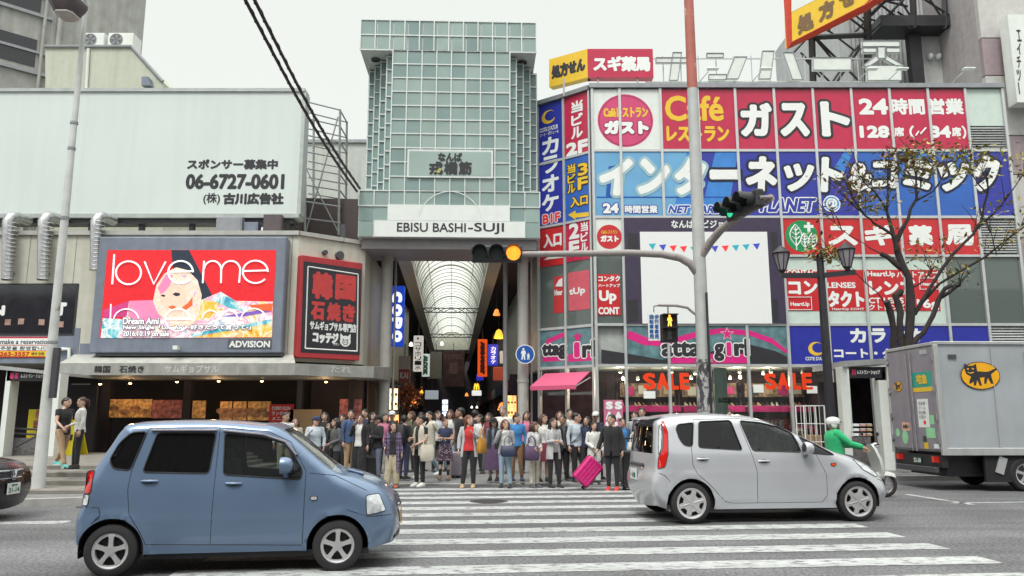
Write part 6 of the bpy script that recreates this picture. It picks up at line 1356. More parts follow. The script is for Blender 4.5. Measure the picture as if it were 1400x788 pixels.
for k in range(2):
    a0, a1 = (.07, Wb_ / 2 - .006) if k == 0 else (Wb_ / 2 + .006, Wb_ - .07)
    d1 = MB().panel(Fr_, a0, zb0 + .05, a1, zb1 - .05, 0, .03).build('rear_door', rearm, tk, local=True, bevel=.008)
    m = MB()
    for z in (1.05, 1.55, 2.15, 2.85): a = .05 if k == 0 else Wb_ - .05; m.panel(Fr_, a - .09 if k else a, z, a if k else a + .09, z + .07, .03, .055); m.tube([Fr_.pt(a, z - .05, .05), Fr_.pt(a, z + .12, .05)], .022, 8)
    m.build('hinge', steel, d1, local=True)
    m = MB(); a = a1 - .08 if k == 0 else a0 + .08; m.tube([Fr_.pt(a, zb0 - .0, .06), Fr_.pt(a, zb1 - .1, .06)], .016, 6); m.build('lock_bar', steel, d1, local=True)
def tku(x, y): return Vector((0, 0))
def decal(F, a0, b0, a1, b1, m_, nm='decal', off=.034): return MB().panel(F, a0, b0, a1, b1, off - .003, off).build(nm, m_, tk, local=True)
cat_y = mat('emblem_yellow', srgb(232, 168, 30), .4); teal = mat('label_teal', srgb(36, 158, 140), .4)
def cat_emblem(F, a, b, s, off):
    MB().disc(F, a, b, .50 * s, .345 * s, off, n=48).build('emblem_edge', ink, tk, local=True); MB().disc(F, a, b, .48 * s, .325 * s, off + .003, n=48).build('emblem', cat_y, tk, local=True)
    P = [(752, 203), (768, 214), (790, 214), (804, 205), (807, 238), (832, 240), (855, 240), (892, 224), (896, 230), (868, 250), (868, 262), (874, 292), (864, 292), (851, 266), (842, 292), (832, 292), (837, 263), (815, 266), (822, 300), (812, 300), (803, 276), (795, 300), (786, 300), (786, 282), (776, 290), (766, 292), (768, 280), (778, 262), (757, 250), (750, 228)]
    MB().poly(F, [(a + (x - 820) / 176 * s, b - (y - 257) / 176 * s) for x, y in P], off + .006).build('emblem_cat', ink, tk, local=True)
    m = MB()
    for x, y in ((766, 228), (788, 227)): m.disc(F, a + (x - 820) / 176 * s, b - (y - 257) / 176 * s, .03 * s, .018 * s, off + .009, n=10)
    m.tube([F.pt(a + (x - 820) / 176 * s, b - (y - 257) / 176 * s, off + .009) for x, y in ((764, 243), (775, 248), (790, 243))], .012 * s, 4); m.build('emblem_eyes', cat_y, tk, local=True)
cat_emblem(Fs, .96, 2.47, .88, .022); cat_emblem(Fr_, .47, 2.30, .36, .036)
m = MB(); m.panel(Fs, 2.0, 2.0, 3.6, 3.0, .02, .023); m.build('side_label', teal, tk, local=True); MB().panel(Fs, 2.0, 2.0, 3.6, 2.18, .024, .027).build('side_label_band', yellow, tk, local=True)
decal(Fr_, 1.10, 2.24, 1.88, 2.58, teal, 'rear_label'); decal(Fr_, 1.10, 2.14, 1.88, 2.238, yellow, 'rear_label_band'); b = MB(); b.text(Fr_, '宅急', 1.28, 2.31, 1.72, 2.53, .037, 0, .012); b.build('lettering', yellow, tk, local=True)
decal(Fr_, 1.22, 1.35, 1.66, 1.98, white_l, 'notice_sheet'); decal(Fr_, 1.49, 1.12, 1.84, 1.34, mat('sticker_green', srgb(150, 210, 160)), 'notice_sheet'); decal(Fr_, 1.68, 1.42, 1.84, 1.62, mat('sticker_green', (0, 0, 0)), 'notice_sheet'); decal(Fr_, .5, 1.27, .84, 1.46, mat('sticker_peach', srgb(226, 176, 150)), 'sticker')
for j in range(4): MB().text(Fr_, ['宅急便', 'クール', '安全運転', 'お届け'][j], 1.27, 1.84 - .1 * j, 1.55, 1.92 - .1 * j, .036).build('lettering', dgrey, tk, local=True)
b = MB(); b.text(Fr_, 'お願い', .54, 1.32, .8, 1.41, .036, 0, .006); b.build('lettering', dgrey, tk, local=True)
m = MB(); m.disc(Fr_, 1.47, 1.46, .05, .05, .036, n=16); m.build('sticker', orange, tk, local=True)
m = MB(); m.disc(Fr_, .60, 1.12, .13, .16, .034, n=24); m.disc(Fr_, .28, 1.22, .09, .1, .034, n=20); m.build('round_sticker', mat('sticker_green', (0, 0, 0)), tk, local=True)
decal(Fr_, 1.75, .90, 1.95, 1.0, white_l, 'sticker', .036); decal(Fr_, 1.37, .88, 1.53, 1.02, yellow, 'sticker', .036); decal(Fr_, 1.34, 1.03, 1.48, 1.16, dgrey, 'handle_recess', .036); decal(Fr_, 1.5, 2.97, 1.78, 3.07, mat('sticker_grey', (.45, .45, .45)), 'sticker', .036)
m = MB(); m.panel(Fs, .28, 2.84, .46, 2.93, .02, .03); m.build('side_vent', dgrey, tk, local=True); m = MB(); m.panel(Fs, 1.24, zb0 + .12, 1.26, zb1 - .06, .016, .024); m.build('side_seam', alu, tk, local=True)
m = MB(); m.box(-.02, .06, .50, .10, Wb_ - .06, zb0 - .062); m.build('rear_beam', black, tk, local=True)
m = MB(); m.box(-.10, .2, .38, -.02, Wb_ - .2, .50); m.build('underrun_bar', dgrey, tk, local=True, bevel=.01)
for y in (.16, Wb_ - .42):
    q = MB().box(-.05, y, .60, -.022, y + .26, .73).build('tail_lamp', redlens, tk, local=True); MB().box(-.052, y + .17, .605, -.049, y + .25, .725).build('indicator', amb, q, local=True)
plate(tk, Fr((-.026, 1.02, .63), (0, -1, 0)), .36, .17, mat('plate_dark_green', (.01, .05, .03), .4), [('32-38', (-.4, -.35, .42, .2))], white_l)
m = MB(); m.box(.15, .35, .45, 6.2, .55, .80); m.box(.15, Wb_ - .55, .45, 6.2, Wb_ - .35, .80); m.box(.2, .3, .30, 4.3, Wb_ - .3, .81); m.box(1.9, .03, .28, 3.6, .299, .74); m.build('chassis', black, tk, local=True)  # frame rails, plus black boxes added to darken the shaded gap underneath
m = MB(); m.cbox((1.25, .04, .55), (.18, .03, .36), Euler((0, R(20), 0)).to_matrix()); m.build('mud_flap_stay', alu, tk, local=True)
m = MB(); m.box(.9, .05, .2, 2.7, .12, .80); m.build('underside_shade', mat('shadow_black', (.012, .012, .013), .8), tk, local=True)  # black sheet added to stand for the shade under the truck body
for cx in (1.78, 4.9):
    for sgn, cy in ((-1, .14), (1, Wb_ - .14)): wheel(tk, cx, cy, .36, .22, .22, 'five', sgn)
m = MB(); m.rings([[(x, y, z) for x, z in ((4.4, .5), (6.1, .45), (6.25, .9), (6.2, 1.35), (5.95, 2.2), (5.6, 2.32), (4.45, 2.32))] for y in (.08, .12, Wb_ - .12, Wb_ - .08)]); m.build('cab', mat('cab_cream', (.6, .6, .52), .4, coat=.4), tk, local=True); m = MB(); m.panel(Fs, 4.75, 1.4, 5.85, 2.15, -.075, -.058); m.build('cab_window', cglass_d, tk, local=True)
# ================================================================ big signal pole
pw = 17.6; pb_ = at(968, 640, pw); px0 = pb_.x
polem = mat('pole_grey_paint', (.47, .48, .47), .6, .1, var=.10, scale=3, streak=.18, bump=.15)
def peel(name, col, under, sc, thr, grad=None):
    m = mat(name, col, .6, var=.1, bump=.25, bscale=25); N, L = m.node_tree.nodes, m.node_tree.links; b = N['Principled BSDF']; src = b.inputs['Base Color'].links[0].from_socket
    tc = [n for n in N if n.type == 'TEX_COORD'][0]; mp = N.new('ShaderNodeMapping'); mp.inputs['Scale'].default_value = (1.6, 1.6, .8); L.new(tc.outputs['Object'], mp.inputs[0])
    n1 = N.new('ShaderNodeTexNoise'); n1.inputs['Scale'].default_value = sc; n1.inputs['Detail'].default_value = 10; n1.inputs['Roughness'].default_value = .7; L.new(mp.outputs[0], n1.inputs['Vector'])
    mr = N.new('ShaderNodeMapRange'); mr.inputs[1].default_value = thr; mr.inputs[2].default_value = thr + .03; L.new(n1.outputs['Fac'], mr.inputs[0])
    mi = N.new('ShaderNodeMix'); mi.data_type = 'RGBA'; L.new(mr.outputs[0], mi.inputs[0]); L.new(src, mi.inputs['A']); mi.inputs['B'].default_value = (*under, 1); L.new(mi.outputs['Result'], b.inputs['Base Color']); return m
peelm = peel('peeling_grey_paint', (.40, .40, .40), (.055, .05, .055), 3.2, .50); redp = peel('chalky_red_paint', (.42, .13, .10), (.55, .50, .46), 4, .62); armp = peel('chipped_grey_paint', (.30, .27, .26), (.20, .10, .09), 9, .60)
sp = thing('signal_pole', 'tall thick grey signal pole with peeling base and red painted top', 'signal pole', (px0, pw, .05))
zz_ = lambda y, x=960: at(x, y, pw).z
def pr(z): return .166 - .0045 * z
m = MB(); zs = [zz_(498), zz_(360), zz_(200), zz_(122)]; m.tube([(px0, pw, z) for z in zs], [pr(z) for z in zs], 24, cap=False); m.build('pole_shaft', polem, sp)
m = MB(); zs = [.06, .6, zz_(560), zz_(498) - .001]; m.tube([(px0, pw, z) for z in zs], [pr(z) + q for z, q in zip(zs, (.06, .045, .03, .012))], 24); m.build('pole_base', peelm, sp)
m = MB(); zs = [zz_(121.9), zz_(40), zz_(-60)]; m.tube([(px0, pw, z) for z in zs], [pr(z) for z in zs], 24); m.build('red_top', redp, sp)
m = MB(); P = [at(x, y, pw - .2) for x, y in ((968, 640), (965, 560), (962, 470), (957, 400))]; m.tube([Vector((px0 + .08, pw - .185, p.z)) for p in P], .03, 6); m.build('cable_conduit', black, sp)
m = MB()
for y in (496, 562, 592): z = zz_(y); m.lathe([(pr(z) + .04, 0), (pr(z) + .04, .07)], (px0, pw, z), n=24)
m.build('band_clamp', peelm, sp)
# arms
P = [(px0, pw, zz_(372)), *[tuple(at(x, y, pw)) for x, y in ((952, 372), (944, 361), (930, 353), (905, 348), (860, 346), (790, 347), (712, 348))]]
m = MB(); m.tube(P, [.105, .10, .095, .09, .085, .08, .075, .07], 14); m.build('long_arm', armp, sp)
pf = [Vector((px0, pw, zz_(392))), Vector((px0 + .02, pw - .04, zz_(352))), at(972, 330, pw - .2), at(985, 315, pw - .5), at(1010, 296, pw - 1.0), at(1055, 270, pw - 1.9)]
m = MB(); m.tube([tuple(p) for p in pf], [.11, .10, .095, .09, .085, .08], 14); m.build('short_arm', armp, sp)
# vehicle signal on the long arm: amber lit
sgm = mat('signal_black', (.025, .025, .028), .5, var=.1)
def lens(F, a, b, r, m_, mb_h): 
    o = MB().disc(F, a, b, r, r, .012, n=28); return o
def hood(m, F, a, b, r, L=.22):
    vs, fs = [], []; n = 20
    for i in range(n + 1):
        t = R(-35 + 250 * i / n)
        for q, o in ((r, .0), (r * 1.02, L * (1 if 0 <= math.degrees(t) <= 180 else .5)), (r * .94, L * (1 if 0 <= math.degrees(t) <= 180 else .5)), (r * .94, 0)): vs.append(F.pt(a + q * math.cos(t), b + q * math.sin(t), o))
    for i in range(n):
        for j in range(3): fs.append((i * 4 + j, i * 4 + 4 + j, i * 4 + 5 + j, i * 4 + 1 + j))
    m.add(vs, fs)
Yg = pw - .12; FSg = Fr((0, Yg, 0), (1, 0, 0)); cA = [FSg.px(x, 346.5) for x in (656, 679, 702)]
sg = thing('traffic_signal', 'horizontal three lens traffic signal glowing amber on the long arm', 'traffic light', FSg.pt(*cA[1]))
r_ = .165
m = MB(); m.panel(FSg, cA[0][0] - .20, cA[0][1] - .195, cA[2][0] + .20, cA[0][1] + .195, -.20, 0); m.build('housing', sgm, sg, bevel=.05, bseg=3)
for (a, b), nm, mm in zip(cA, ('dark_lens', 'dark_lens', 'amber_lens'), (mat('lens_off', (.035, .05, .045), .2), mat('lens_off', (0, 0, 0)), emat('lit_amber', (1, .25, .02), 1.6, .2))):
    MB().disc(FSg, a, b, r_, r_, .012, n=28).build(nm, mm, sg); m = MB(); hood(m, FSg, a, b, r_ * 1.08); m.build('visor', sgm, sg)
# second signal on the short arm seen from the side, green
e = pf[5]; uS = Vector((.62, -.78, 0)).normalized(); FS2 = Fr((e.x, e.y, 0), (-.80, -.60, 0)); 
FS2 = Fr(at(1018, 288, pw - 1.5), Vector((.86, .50, .30)).normalized(), Vector((-.25, -.1, 1)).normalized()); 
s2 = thing('traffic_signal', 'dark traffic signal seen from the side with a green glow on the short arm', 'traffic light', FS2.o)
FS2 = Fr(FS2.o + Vector((0, .05, .12)), Vector((.80, .60, 0)))     # lenses look towards the left
n_l = Vector((-.86, -.5, 0)); F3 = Fr(FS2.o, (.22, -.97, 0), (0, 0, 1))
m = MB(); m.panel(F3, -.66, -.20, .66, .20, -.12, .08); m.build('housing', sgm, s2, bevel=.05, bseg=3)
for k, a in enumerate((-.42, 0, .42)):
    MB().disc(F3, a, 0, .15, .15, .092, n=24).build('green_lens' if k == 0 else 'dark_lens', emat('lit_green', (.05, .9, .45), .45) if k == 0 else mat('lens_off', (0, 0, 0)), s2); m = MB(); hood(m, Fr(F3.o + F3.n * .08, F3.u, F3.w), a, 0, .17, .34); m.build('visor', sgm, s2)
m = MB(); m.tube([F3.pt(.66, 0, 0), e], .04, 8); m.tube([F3.pt(-.1, -.2, 0), pf[4]], .03, 8); m.build('bracket', armp, s2)
# pedestrian signal
FPd = Fr((0, pw - .05, 0), (1, 0, 0)); pc = FPd.px(915.5, 448); pds = thing('pedestrian_signal', 'upright pedestrian signal with glowing orange standing man beside the signal pole', 'pedestrian signal', FPd.pt(*pc))
m = MB(); ab = FPd.box(904, 429, 927, 468); m.panel(FPd, *ab, -.2, 0); m.build('housing', sgm, pds, bevel=.03, bseg=2)
for y0, y1, on in ((431, 447, 1), (449, 465, 0)):
    m = MB(); m.ppx(FPd, 906.5, y0, 924.5, y1, 0, .012); m.build('lens', mat('ped_lens', (.03, .02, .02), .3), pds); m = MB(); a, b = FPd.px(915.5, (y0 + y1) / 2); figure(m, FPd, a, b - .0, .27, .016); m.build('standing_man' if on else 'walking_man', emat('lit_man', (1, .42, .05), 2.0) if on else mat('man_off', (.07, .09, .08)), pds)
    m = MB(); ab2 = FPd.box(905, y0 - 1, 926, y0); m.panel(FPd, *ab2, .01, .16); m.build('visor', sgm, pds)
m = MB(); m.tube([(px0, pw, zz_(436)), *[tuple(at(x, y, pw)) for x, y in ((948, 428), (940, 421), (925, 418), (900, 417.5))]], .032, 8); q = at(913, 418, pw); m.tube([q, q - Vector((0, 0, .2))], .02, 6); m.build('bracket_arm', armp, pds)
rt = sign('road_sign', 'white vertical sign with blue characters hanging left of the pedestrian signal', FPd, (886, 428, 902, 466), white, .02, .02); let(rt, FPd, '歩行者専用', (894.5, 430, 900.5, 464), mat('sign_blue', (0, 0, 0)), .03, vert=True); let(rt, FPd, '自転車専用', (887.5, 430, 893.5, 464), mat('sign_blue', (0, 0, 0)), .03, vert=True)
m = MB(); q = FPd.px(894, 427); m.tube([FPd.pt(*q, 0), at(894, 419, pw)], .012, 5); m.tube([at(894, 419, pw), at(901, 418, pw)], .014, 5); m.build('hanger', dgrey, rt)
# ================================================================ left lamp pole
lp = at(50, 665, 15.6); lpo = thing('street_lamp', 'slim pale street lamp pole with rusty base at the left kerb', 'street lamp', (lp.x, 15.6, .13))
zL = lambda y: at(80, y, 15.6).z; lx = lp.x + .03
pm2 = peel('rust_stained_paint', (.56, .57, .55), (.22, .13, .10), 3, .63)
m = MB(); zs = [.13, zL(600), zL(440), zL(240)]; m.tube([(lx, 15.6, z) for z in zs], [.120, .112, .085, .072], 18); m.build('pole_base', pm2, lpo)
m = MB(); zs = [zL(240), zL(100), zL(8)]; m.tube([(lx, 15.6, z) for z in zs], [.068, .058, .046], 16, cap=False); top = Vector((lx, 15.6, zL(8)))
m.tube([top, top + Vector((.0, -.1, .25)), top + Vector((-.1, -.4, .35)), top + Vector((-.25, -.9, .3))], [.06, .055, .05, .045], 12); m.build('pole_shaft', mat('lamp_pole_paint', (.58, .60, .58), .5, streak=.08), lpo)
q = at(93, 9, 15.0); b = MB(); b.rings([[q + Vector((x * .30 * k_, y * .34 * k_, z)) for x, y in ((-1, -.6), (-.6, -1), (.6, -1), (1, -.6), (1, .6), (.6, 1), (-.6, 1), (-1, .6))] for z, k_ in ((-.20, .62), (-.17, .68), (.02, 1), (.10, 1), (.16, .7))]); b.build('lamp_head', mat('lamp_brown', (.10, .08, .08), .5), lpo); b = MB(); b.rings([[q + Vector((x * .19 * k_, y * .22 * k_, z)) for x, y in ((-1, -.6), (-.6, -1), (.6, -1), (1, -.6), (1, .6), (.6, 1), (-.6, 1), (-1, .6))] for z, k_ in ((-.27, .7), (-.22, 1), (-.19, 1))]); b.build('lamp_glass', mat('frosted_glass', (.5, .48, .44), .3), lpo)
m = MB()
for y in (170, 205, 300, 470, 560): z = zL(y); m.lathe([(.098 if y > 250 else .078, 0), (.098 if y > 250 else .078, .05)], (lx, 15.6, z), n=18)
m.build('band_clamp', grey, lpo)
m = MB(); m.cbox((lx + .17, 15.5, zL(510)), (.12, .1, 1.0)); m.build('control_box', dgrey, lpo, bevel=.01)
# ================================================================ twin lantern post
ly = 21.0; q = at(1135, 560, ly); ll = thing('lantern_post', 'black twin lantern lamp post in front of the blue karaoke band', 'street lamp', (q.x, ly, .1)); zz2 = lambda y, x=1125: at(x, y, ly).z; X0 = q.x
m = MB(); zs = [.1, .4, zz2(560), zz2(460), zz2(350)]; m.tube([(X0, ly, z) for z in zs], [.21, .15, .135, .12, .10], 8, smooth=False); m.build('pole_shaft', black, ll)
xl_, xr_ = at(1075, 375, ly).x, at(1141, 375, ly).x; xl_ = X0 - (at(1128, 375, ly).x - at(1075, 375, ly).x); xr_ = X0 + .32
m = MB(); za = zz2(377); m.cbox(((xl_ + X0) / 2, ly, za), (X0 - xl_ + .1, .12, .13)); m.cbox(((xr_ + X0) / 2 + .2, ly - .25, za), (.9, .12, .13), Euler((0, 0, R(-35))).to_matrix()); m.build('cross_arm', black, ll)
for x, yy in ((xl_, ly), (xr_ + .22, ly - .45)):
    c = (x, yy, za + .06); m = MB(); m.lathe([(.05, 0), (.09, .06), (.11, .08), (.11, .10)], c, n=8, smooth=False); m.lathe([(.24, .54), (.26, .57), (.17, .66), (.09, .73), (.04, .77), (.0, .79)], c, n=8, smooth=False)
    for k in range(8): t = 2 * math.pi * k / 8; m.tube([(c[0] + .11 * math.cos(t), c[1] + .11 * math.sin(t), c[2] + .10), (c[0] + .235 * math.cos(t), c[1] + .235 * math.sin(t), c[2] + .54)], .014, 4)
    o = m.build('lantern', black, ll); m = MB(); m.lathe([(.10, .10), (.22, .54)], c, n=8, smooth=False); m.build('lantern_glass', mat('smoked_glass', (.30, .27, .30), .2, var=.1), o)
# ================================================================ the street tree
ty = 21.6; FTr = Fr((0, ty, 0), (1, 0, 0)); tr = thing('street_tree', 'pollarded street tree with dark limbs and sparse yellowing leaves behind the truck', 'tree', at(1235, 640, ty) * Vector((1, 1, 0)) if False else Vector((at(1235, 640, ty).x, ty, .1)))
bark = mat('dark_bark', (.030, .024, .024), .9, var=.4, scale=6, bump=.6, bscale=20); rt_ = random.Random(21); m = MB(); tips = []
def limb(pts, r0, r1, dy=0.0):
    P = []; k = len(pts)
    for i, (x, y) in enumerate(pts): P.append(at(x, y, ty + dy * i / max(1, k - 1)))
    Q = []
    for i in range(k - 1):
        for t in (0, .5): Q.append(P[i].lerp(P[i + 1], t) + (Vector((rt_.uniform(-.03, .03), rt_.uniform(-.04, .04), 0)) if (i or t) else Vector((0, 0, 0))))
    Q.append(P[-1]); n = len(Q); m.tube(Q, [(.62 + .06 * math.sin(i * 2.1)) * (r0 + (r1 - r0) * (i / (n - 1)) ** .8) for i in range(n)], 9); return Q
limb([(1236, 640), (1237, 560), (1238, 490), (1246, 430), (1241, 380), (1226, 345), (1222, 322)], .30, .115)
limb([(1240, 480), (1262, 455), (1285, 410), (1292, 395), (1302, 390)], .13, .085, -.3)
limb([(1222, 490), (1220, 450), (1216, 425), (1212, 412)], .13, .15, -.2); limb([(1232, 490), (1231, 440), (1228, 418), (1224, 405), (1232, 398)], .15, .15, .2)
limb([(1234, 368), (1215, 352), (1204, 347)], .15, .10, .2)
main = [([(1222, 325), (1213, 288), (1214, 265), (1216, 205)], .10, .02, .4), ([(1226, 330), (1240, 300), (1252, 272), (1252, 240), (1248, 215)], .11, .02, -.3), ([(1222, 322), (1195, 305), (1183, 295), (1172, 285), (1148, 262)], .07, .012, .3), ([(1252, 275), (1275, 262), (1300, 225), (1318, 212)], .05, .012, .5),
    ([(1250, 430), (1275, 390), (1300, 350), (1330, 320), (1343, 300), (1350, 265), (1348, 245)], .10, .03, -.6), ([(1262, 412), (1285, 388), (1345, 352), (1400, 310), (1415, 300)], .08, .028, .6), ([(1330, 318), (1362, 290), (1385, 260), (1400, 235)], .06, .012, -.3), ([(1213, 288), (1195, 262), (1180, 248), (1172, 228)], .05, .012, -.6), ([(1350, 265), (1330, 240), (1318, 212)], .04, .01, .2),
    ([(1204, 347), (1180, 333), (1150, 315), (1130, 295)], .03, .008, .2), ([(1216, 425), (1200, 400), (1170, 375), (1140, 352), (1125, 348)], .035, .01, -.5), ([(1252, 272), (1262, 240), (1250, 225)], .04, .01, .6), ([(1362, 345), (1355, 320), (1350, 308)], .03, .01, .2), ([(1240, 400), (1262, 385), (1275, 372), (1270, 365)], .05, .02, .5), ([(1365, 343), (1385, 318), (1402, 305)], .03, .01, -.2), ([(1285, 408), (1310, 392), (1312, 388)], .09, .05, -.3), ([(1183, 295), (1165, 268), (1160, 255)], .03, .008, -.2)]
for pts, r0, r1, dy in main:
    Q = limb(pts, r0, r1, dy); tips.append(Q)
    for q in range(7):
        i = rt_.randint(len(Q) // 3, len(Q) - 1); p = Q[i]; d_ = (Q[-1] - Q[max(0, len(Q) - 4)]).normalized() + Vector((rt_.uniform(-.9, .9), rt_.uniform(-.9, .9), rt_.uniform(0, .7))); L_ = rt_.uniform(.3, .9)
        T = [p + d_.normalized() * L_ * t + Vector((0, 0, .08 * math.sin(3 * t))) for t in (0, .35, .7, 1)]; m.tube(T, [.013, .010, .007, .004], 5); tips.append(T)
m.build('trunk', bark, tr)
lv = MB(); lm = [mat('leaf_olive', (.24, .20, .045), .7, var=.3), mat('leaf_yellow_green', (.38, .36, .09), .7, var=.3), mat('leaf_russet', (.32, .15, .05), .7, var=.3), mat('leaf_dark_green', (.07, .085, .03), .7)]
def leaf(c, s, mi):
    u = Vector((rt_.gauss(0, 1), rt_.gauss(0, 1), rt_.gauss(0, .6))).normalized(); v = u.cross(Vector((rt_.random() - .5, rt_.random() - .5, 1))).normalized(); w_ = u.cross(v) * .15
    lv.add([c - u * s, c + v * s * .42 + w_ * s, c + u * s, c - v * s * .42 + w_ * s], [(0, 1, 2, 3)], mi)
def spray(p, n, sp_, mis):
    for _ in range(n): leaf(p + Vector((rt_.gauss(0, sp_), rt_.gauss(0, sp_), rt_.gauss(0, sp_ * .6))), rt_.uniform(.05, .12), rt_.choice(mis))
for T in tips: 
    for p in T[len(T) // 2:]:
        if rt_.random() < .42: spray(p, rt_.randint(2, 6), .13, (0, 0, 1, 2, 3))
for (x, y, dy, n, s_, mis) in ((1238, 212, 0, 90, .34, (0, 0, 2, 1, 3)), (1222, 222, .4, 60, .3, (0, 2, 3)), (1262, 220, -.3, 60, .3, (0, 0, 2, 1)), (1248, 235, .2, 50, .3, (0, 2, 3)), (1183, 272, .2, 55, .3, (0, 2, 2, 1)), (1170, 262, .3, 35, .25, (2, 0)), (1160, 246, -.3, 26, .22, (2, 0)), (1195, 285, .1, 30, .25, (0, 1)), (1325, 215, .3, 50, .3, (1, 1, 0)), (1345, 215, 0, 30, .3, (1, 1, 0)), (1280, 225, 0, 40, .3, (0, 1)), (1365, 285, -.2, 22, .3, (1, 0)), (1388, 215, -.2, 24, .28, (1, 1)), (1390, 325, .3, 20, .25, (1, 0)), (1135, 345, -.5, 60, .26, (0, 1, 2)), (1122, 350, -.5, 30, .2, (0, 2)), (1270, 350, .3, 26, .3, (1, 2)), (1290, 372, .4, 24, .3, (1, 2, 0)), (1300, 330, -.2, 14, .3, (2,)), (1345, 330, .2, 20, .3, (1, 0)), (1240, 335, 0, 14, .25, (2, 0)), (1203, 245, .4, 30, .28, (0, 3)), (1318, 235, 0, 20, .2, (1, 0)), (1205, 310, 0, 16, .25, (1, 2)), (1275, 205, 0, 20, .25, (1, 0))):
    spray(at(x, y, ty + dy), int(n * 1.7), s_, mis)
lv.build('crown', lm, tr)
# ================================================================ shoe shop interior and window letters
F1 = Fr((0, 28.6, 0), (1, 0, 0)); rs2 = random.Random(4); magenta = mat('shelf_magenta', srgb(196, 34, 126), .5, var=.2, scale=3)
shoe_c = [mat('shoe_black', (.02, .02, .022), .4), mat('shoe_beige', (.42, .30, .2), .5), mat('shoe_pinkish', (.45, .10, .2), .5), mat('shoe_white', (.6, .58, .55), .5), mat('shoe_brown', (.16, .07, .04), .5)]
sm = MB(); sm.rings([[(.5 * (x), .35 * y * w_, .5 * z * h_) for y, z in ((-.12, 0), (.12, 0), (.13, .08), (.06, .16), (-.06, .16), (-.13, .08))] for x, w_, h_ in ((-.28, .7, 1.6), (-.2, .9, 1.8), (-.05, .9, 1.2), (.12, 1.1, .9), (.26, .9, .6), (.30, .4, .4))])
tot = 0; proto = None
for r, (zsh, nn) in enumerate(((2.02, 13), (1.32, 13), (.62, 0))):
    for k, (xa, xb) in enumerate(((3.9, 6.1), (6.2, 8.4), (8.5, 10.9))):
        sh = thing('shoe_shelf', f'{["upper", "middle", "lower"][r]} magenta shoe shelf {["behind the left sale letters", "behind the signal pole", "behind the right sale letters"][k]} in the shop', 'shelf', ((xa + xb) / 2, 28.6, zsh - .2), group='magenta shoe shelves')
        MB().box(xa, 28.3, zsh - .03, xb, 29.2, zsh).build('board', white, sh); MB().box(xa, 28.27, zsh - .22, xb, 28.299, zsh - .005).build('front_band', magenta, sh); m = MB(); m.box(xa, 29.15, .14, xa + .05, 29.2, zsh + .5); m.box(xb - .05, 29.15, .14, xb, 29.2, zsh + .5); m.build('upright', dgrey, sh)
        for q in range(nn // 1 if r < 2 else 0):
            if tot >= 72: break
            p = Vector((xa + .12 + q * (xb - xa - .2) / nn, 28.42 + rs2.uniform(0, .1), zsh + .002))
            if proto is None:
                proto = sm.build('shoe', shoe_c[0], None, local=True); o = proto
            else: o = proto.copy(); COL.objects.link(o)
            o.location = p; o.rotation_euler = (0, 0, R(-90 + rs2.uniform(-12, 12))); o.scale = (.9,) * 3; ORG[o.name] = p
            o.material_slots[0].link = 'OBJECT'; ci = rs2.choice((0, 0, 1, 2, 3, 4)); o.material_slots[0].material = shoe_c[ci]
            set_tags(o, f'{["black", "beige", "pink", "white", "brown"][ci]} shoe standing on the {["upper", "middle"][r]} magenta shelf {["behind the left sale letters", "behind the signal pole", "behind the right sale letters"][k]}', 'shoe', f'{["black", "beige", "pink", "white", "brown"][ci]} shoes on the {["upper", "middle"][r]} shelf {["left", "centre", "right"][k]}'); tot += 1
F2 = Fr((0, 26.012, 0), (1, 0, 0))
for k, boxes in enumerate(([('S', 879, 897), ('A', 898, 914.5), ('L', 915.5, 928), ('E', 929, 943)], [('S', 1045, 1062), ('A', 1063, 1079), ('L', 1083, 1095), ('E', 1096, 1111)])):
    wl = thing('window_letters', f'big orange SALE letters hung in the shop window {["left of the signal pole", "right of the signal pole"][k]}', 'window letters', at(910 + 165 * k, 530, 26.35), group='sale letters in the shop window')
    for ch, x0, x1 in boxes:
        b = MB(); b.tpx(F2, ch, x0, 510, x1, 533, .0, 0, .06, shear=-.03); b.build('letter', orange, wl)
    m = MB()
    for ch, x0, x1 in boxes: a, b_ = F2.px((x0 + x1) / 2, 511); m.tube([F2.pt(a, b_, -.005), F2.pt(a, 3.28, -.005)], .006, 4)
    m.build('string', dgrey, wl)
for k, (x0, y0, x1, y1) in enumerate(((880, 535, 896, 545), (1030, 526, 1044, 537), (1103, 528, 1120, 538))):
    rt = sign('paper_notice', f'white paper notice in the shop window {["below the left sale letters", "left of the right sale letters", "below the right sale letters"][k]}', F2, (x0, y0, x1, y1), white_l, .002, .006, cat='notice', group='paper notices in the shop window')
rt = sign('shop_sign', 'mint panel with small dark shop name beside the signal pole', F2, (978, 503, 996, 575), mint, -.1, .04); let(rt, F2, 'atta', (983, 543, 1002, 551), ink, .08)
let(rt, F2, 'girl', (1003, 543, 1030, 551), ink, .08, .01)
rt = sign('shop_sign', 'red low SALE sign at the foot of the right shop window', F2, (1040, 573, 1082, 588), red, -.2, .04); let(rt, F2, 'SALE', (1049, 575, 1074, 585), white_l, .06)
rt = sign('shop_sign', 'mauve poster with stacked white letters spelling SALE twice by the shop corner', Fr((0, 25.5, 0), (1, 0, 0)), (826, 547, 852, 612), mat('poster_mauve', srgb(190, 110, 140), .5), 0, .05, cat='sign'); F5 = Fr((0, 25.5, 0), (1, 0, 0))
for c in range(2):
    for r, ch in enumerate('SALE'): let(rt, F5, ch, (828 + 12.5 * c, 549 + 14 * r, 838 + 12.5 * c, 560 + 14 * r), white_l, .10, .005)
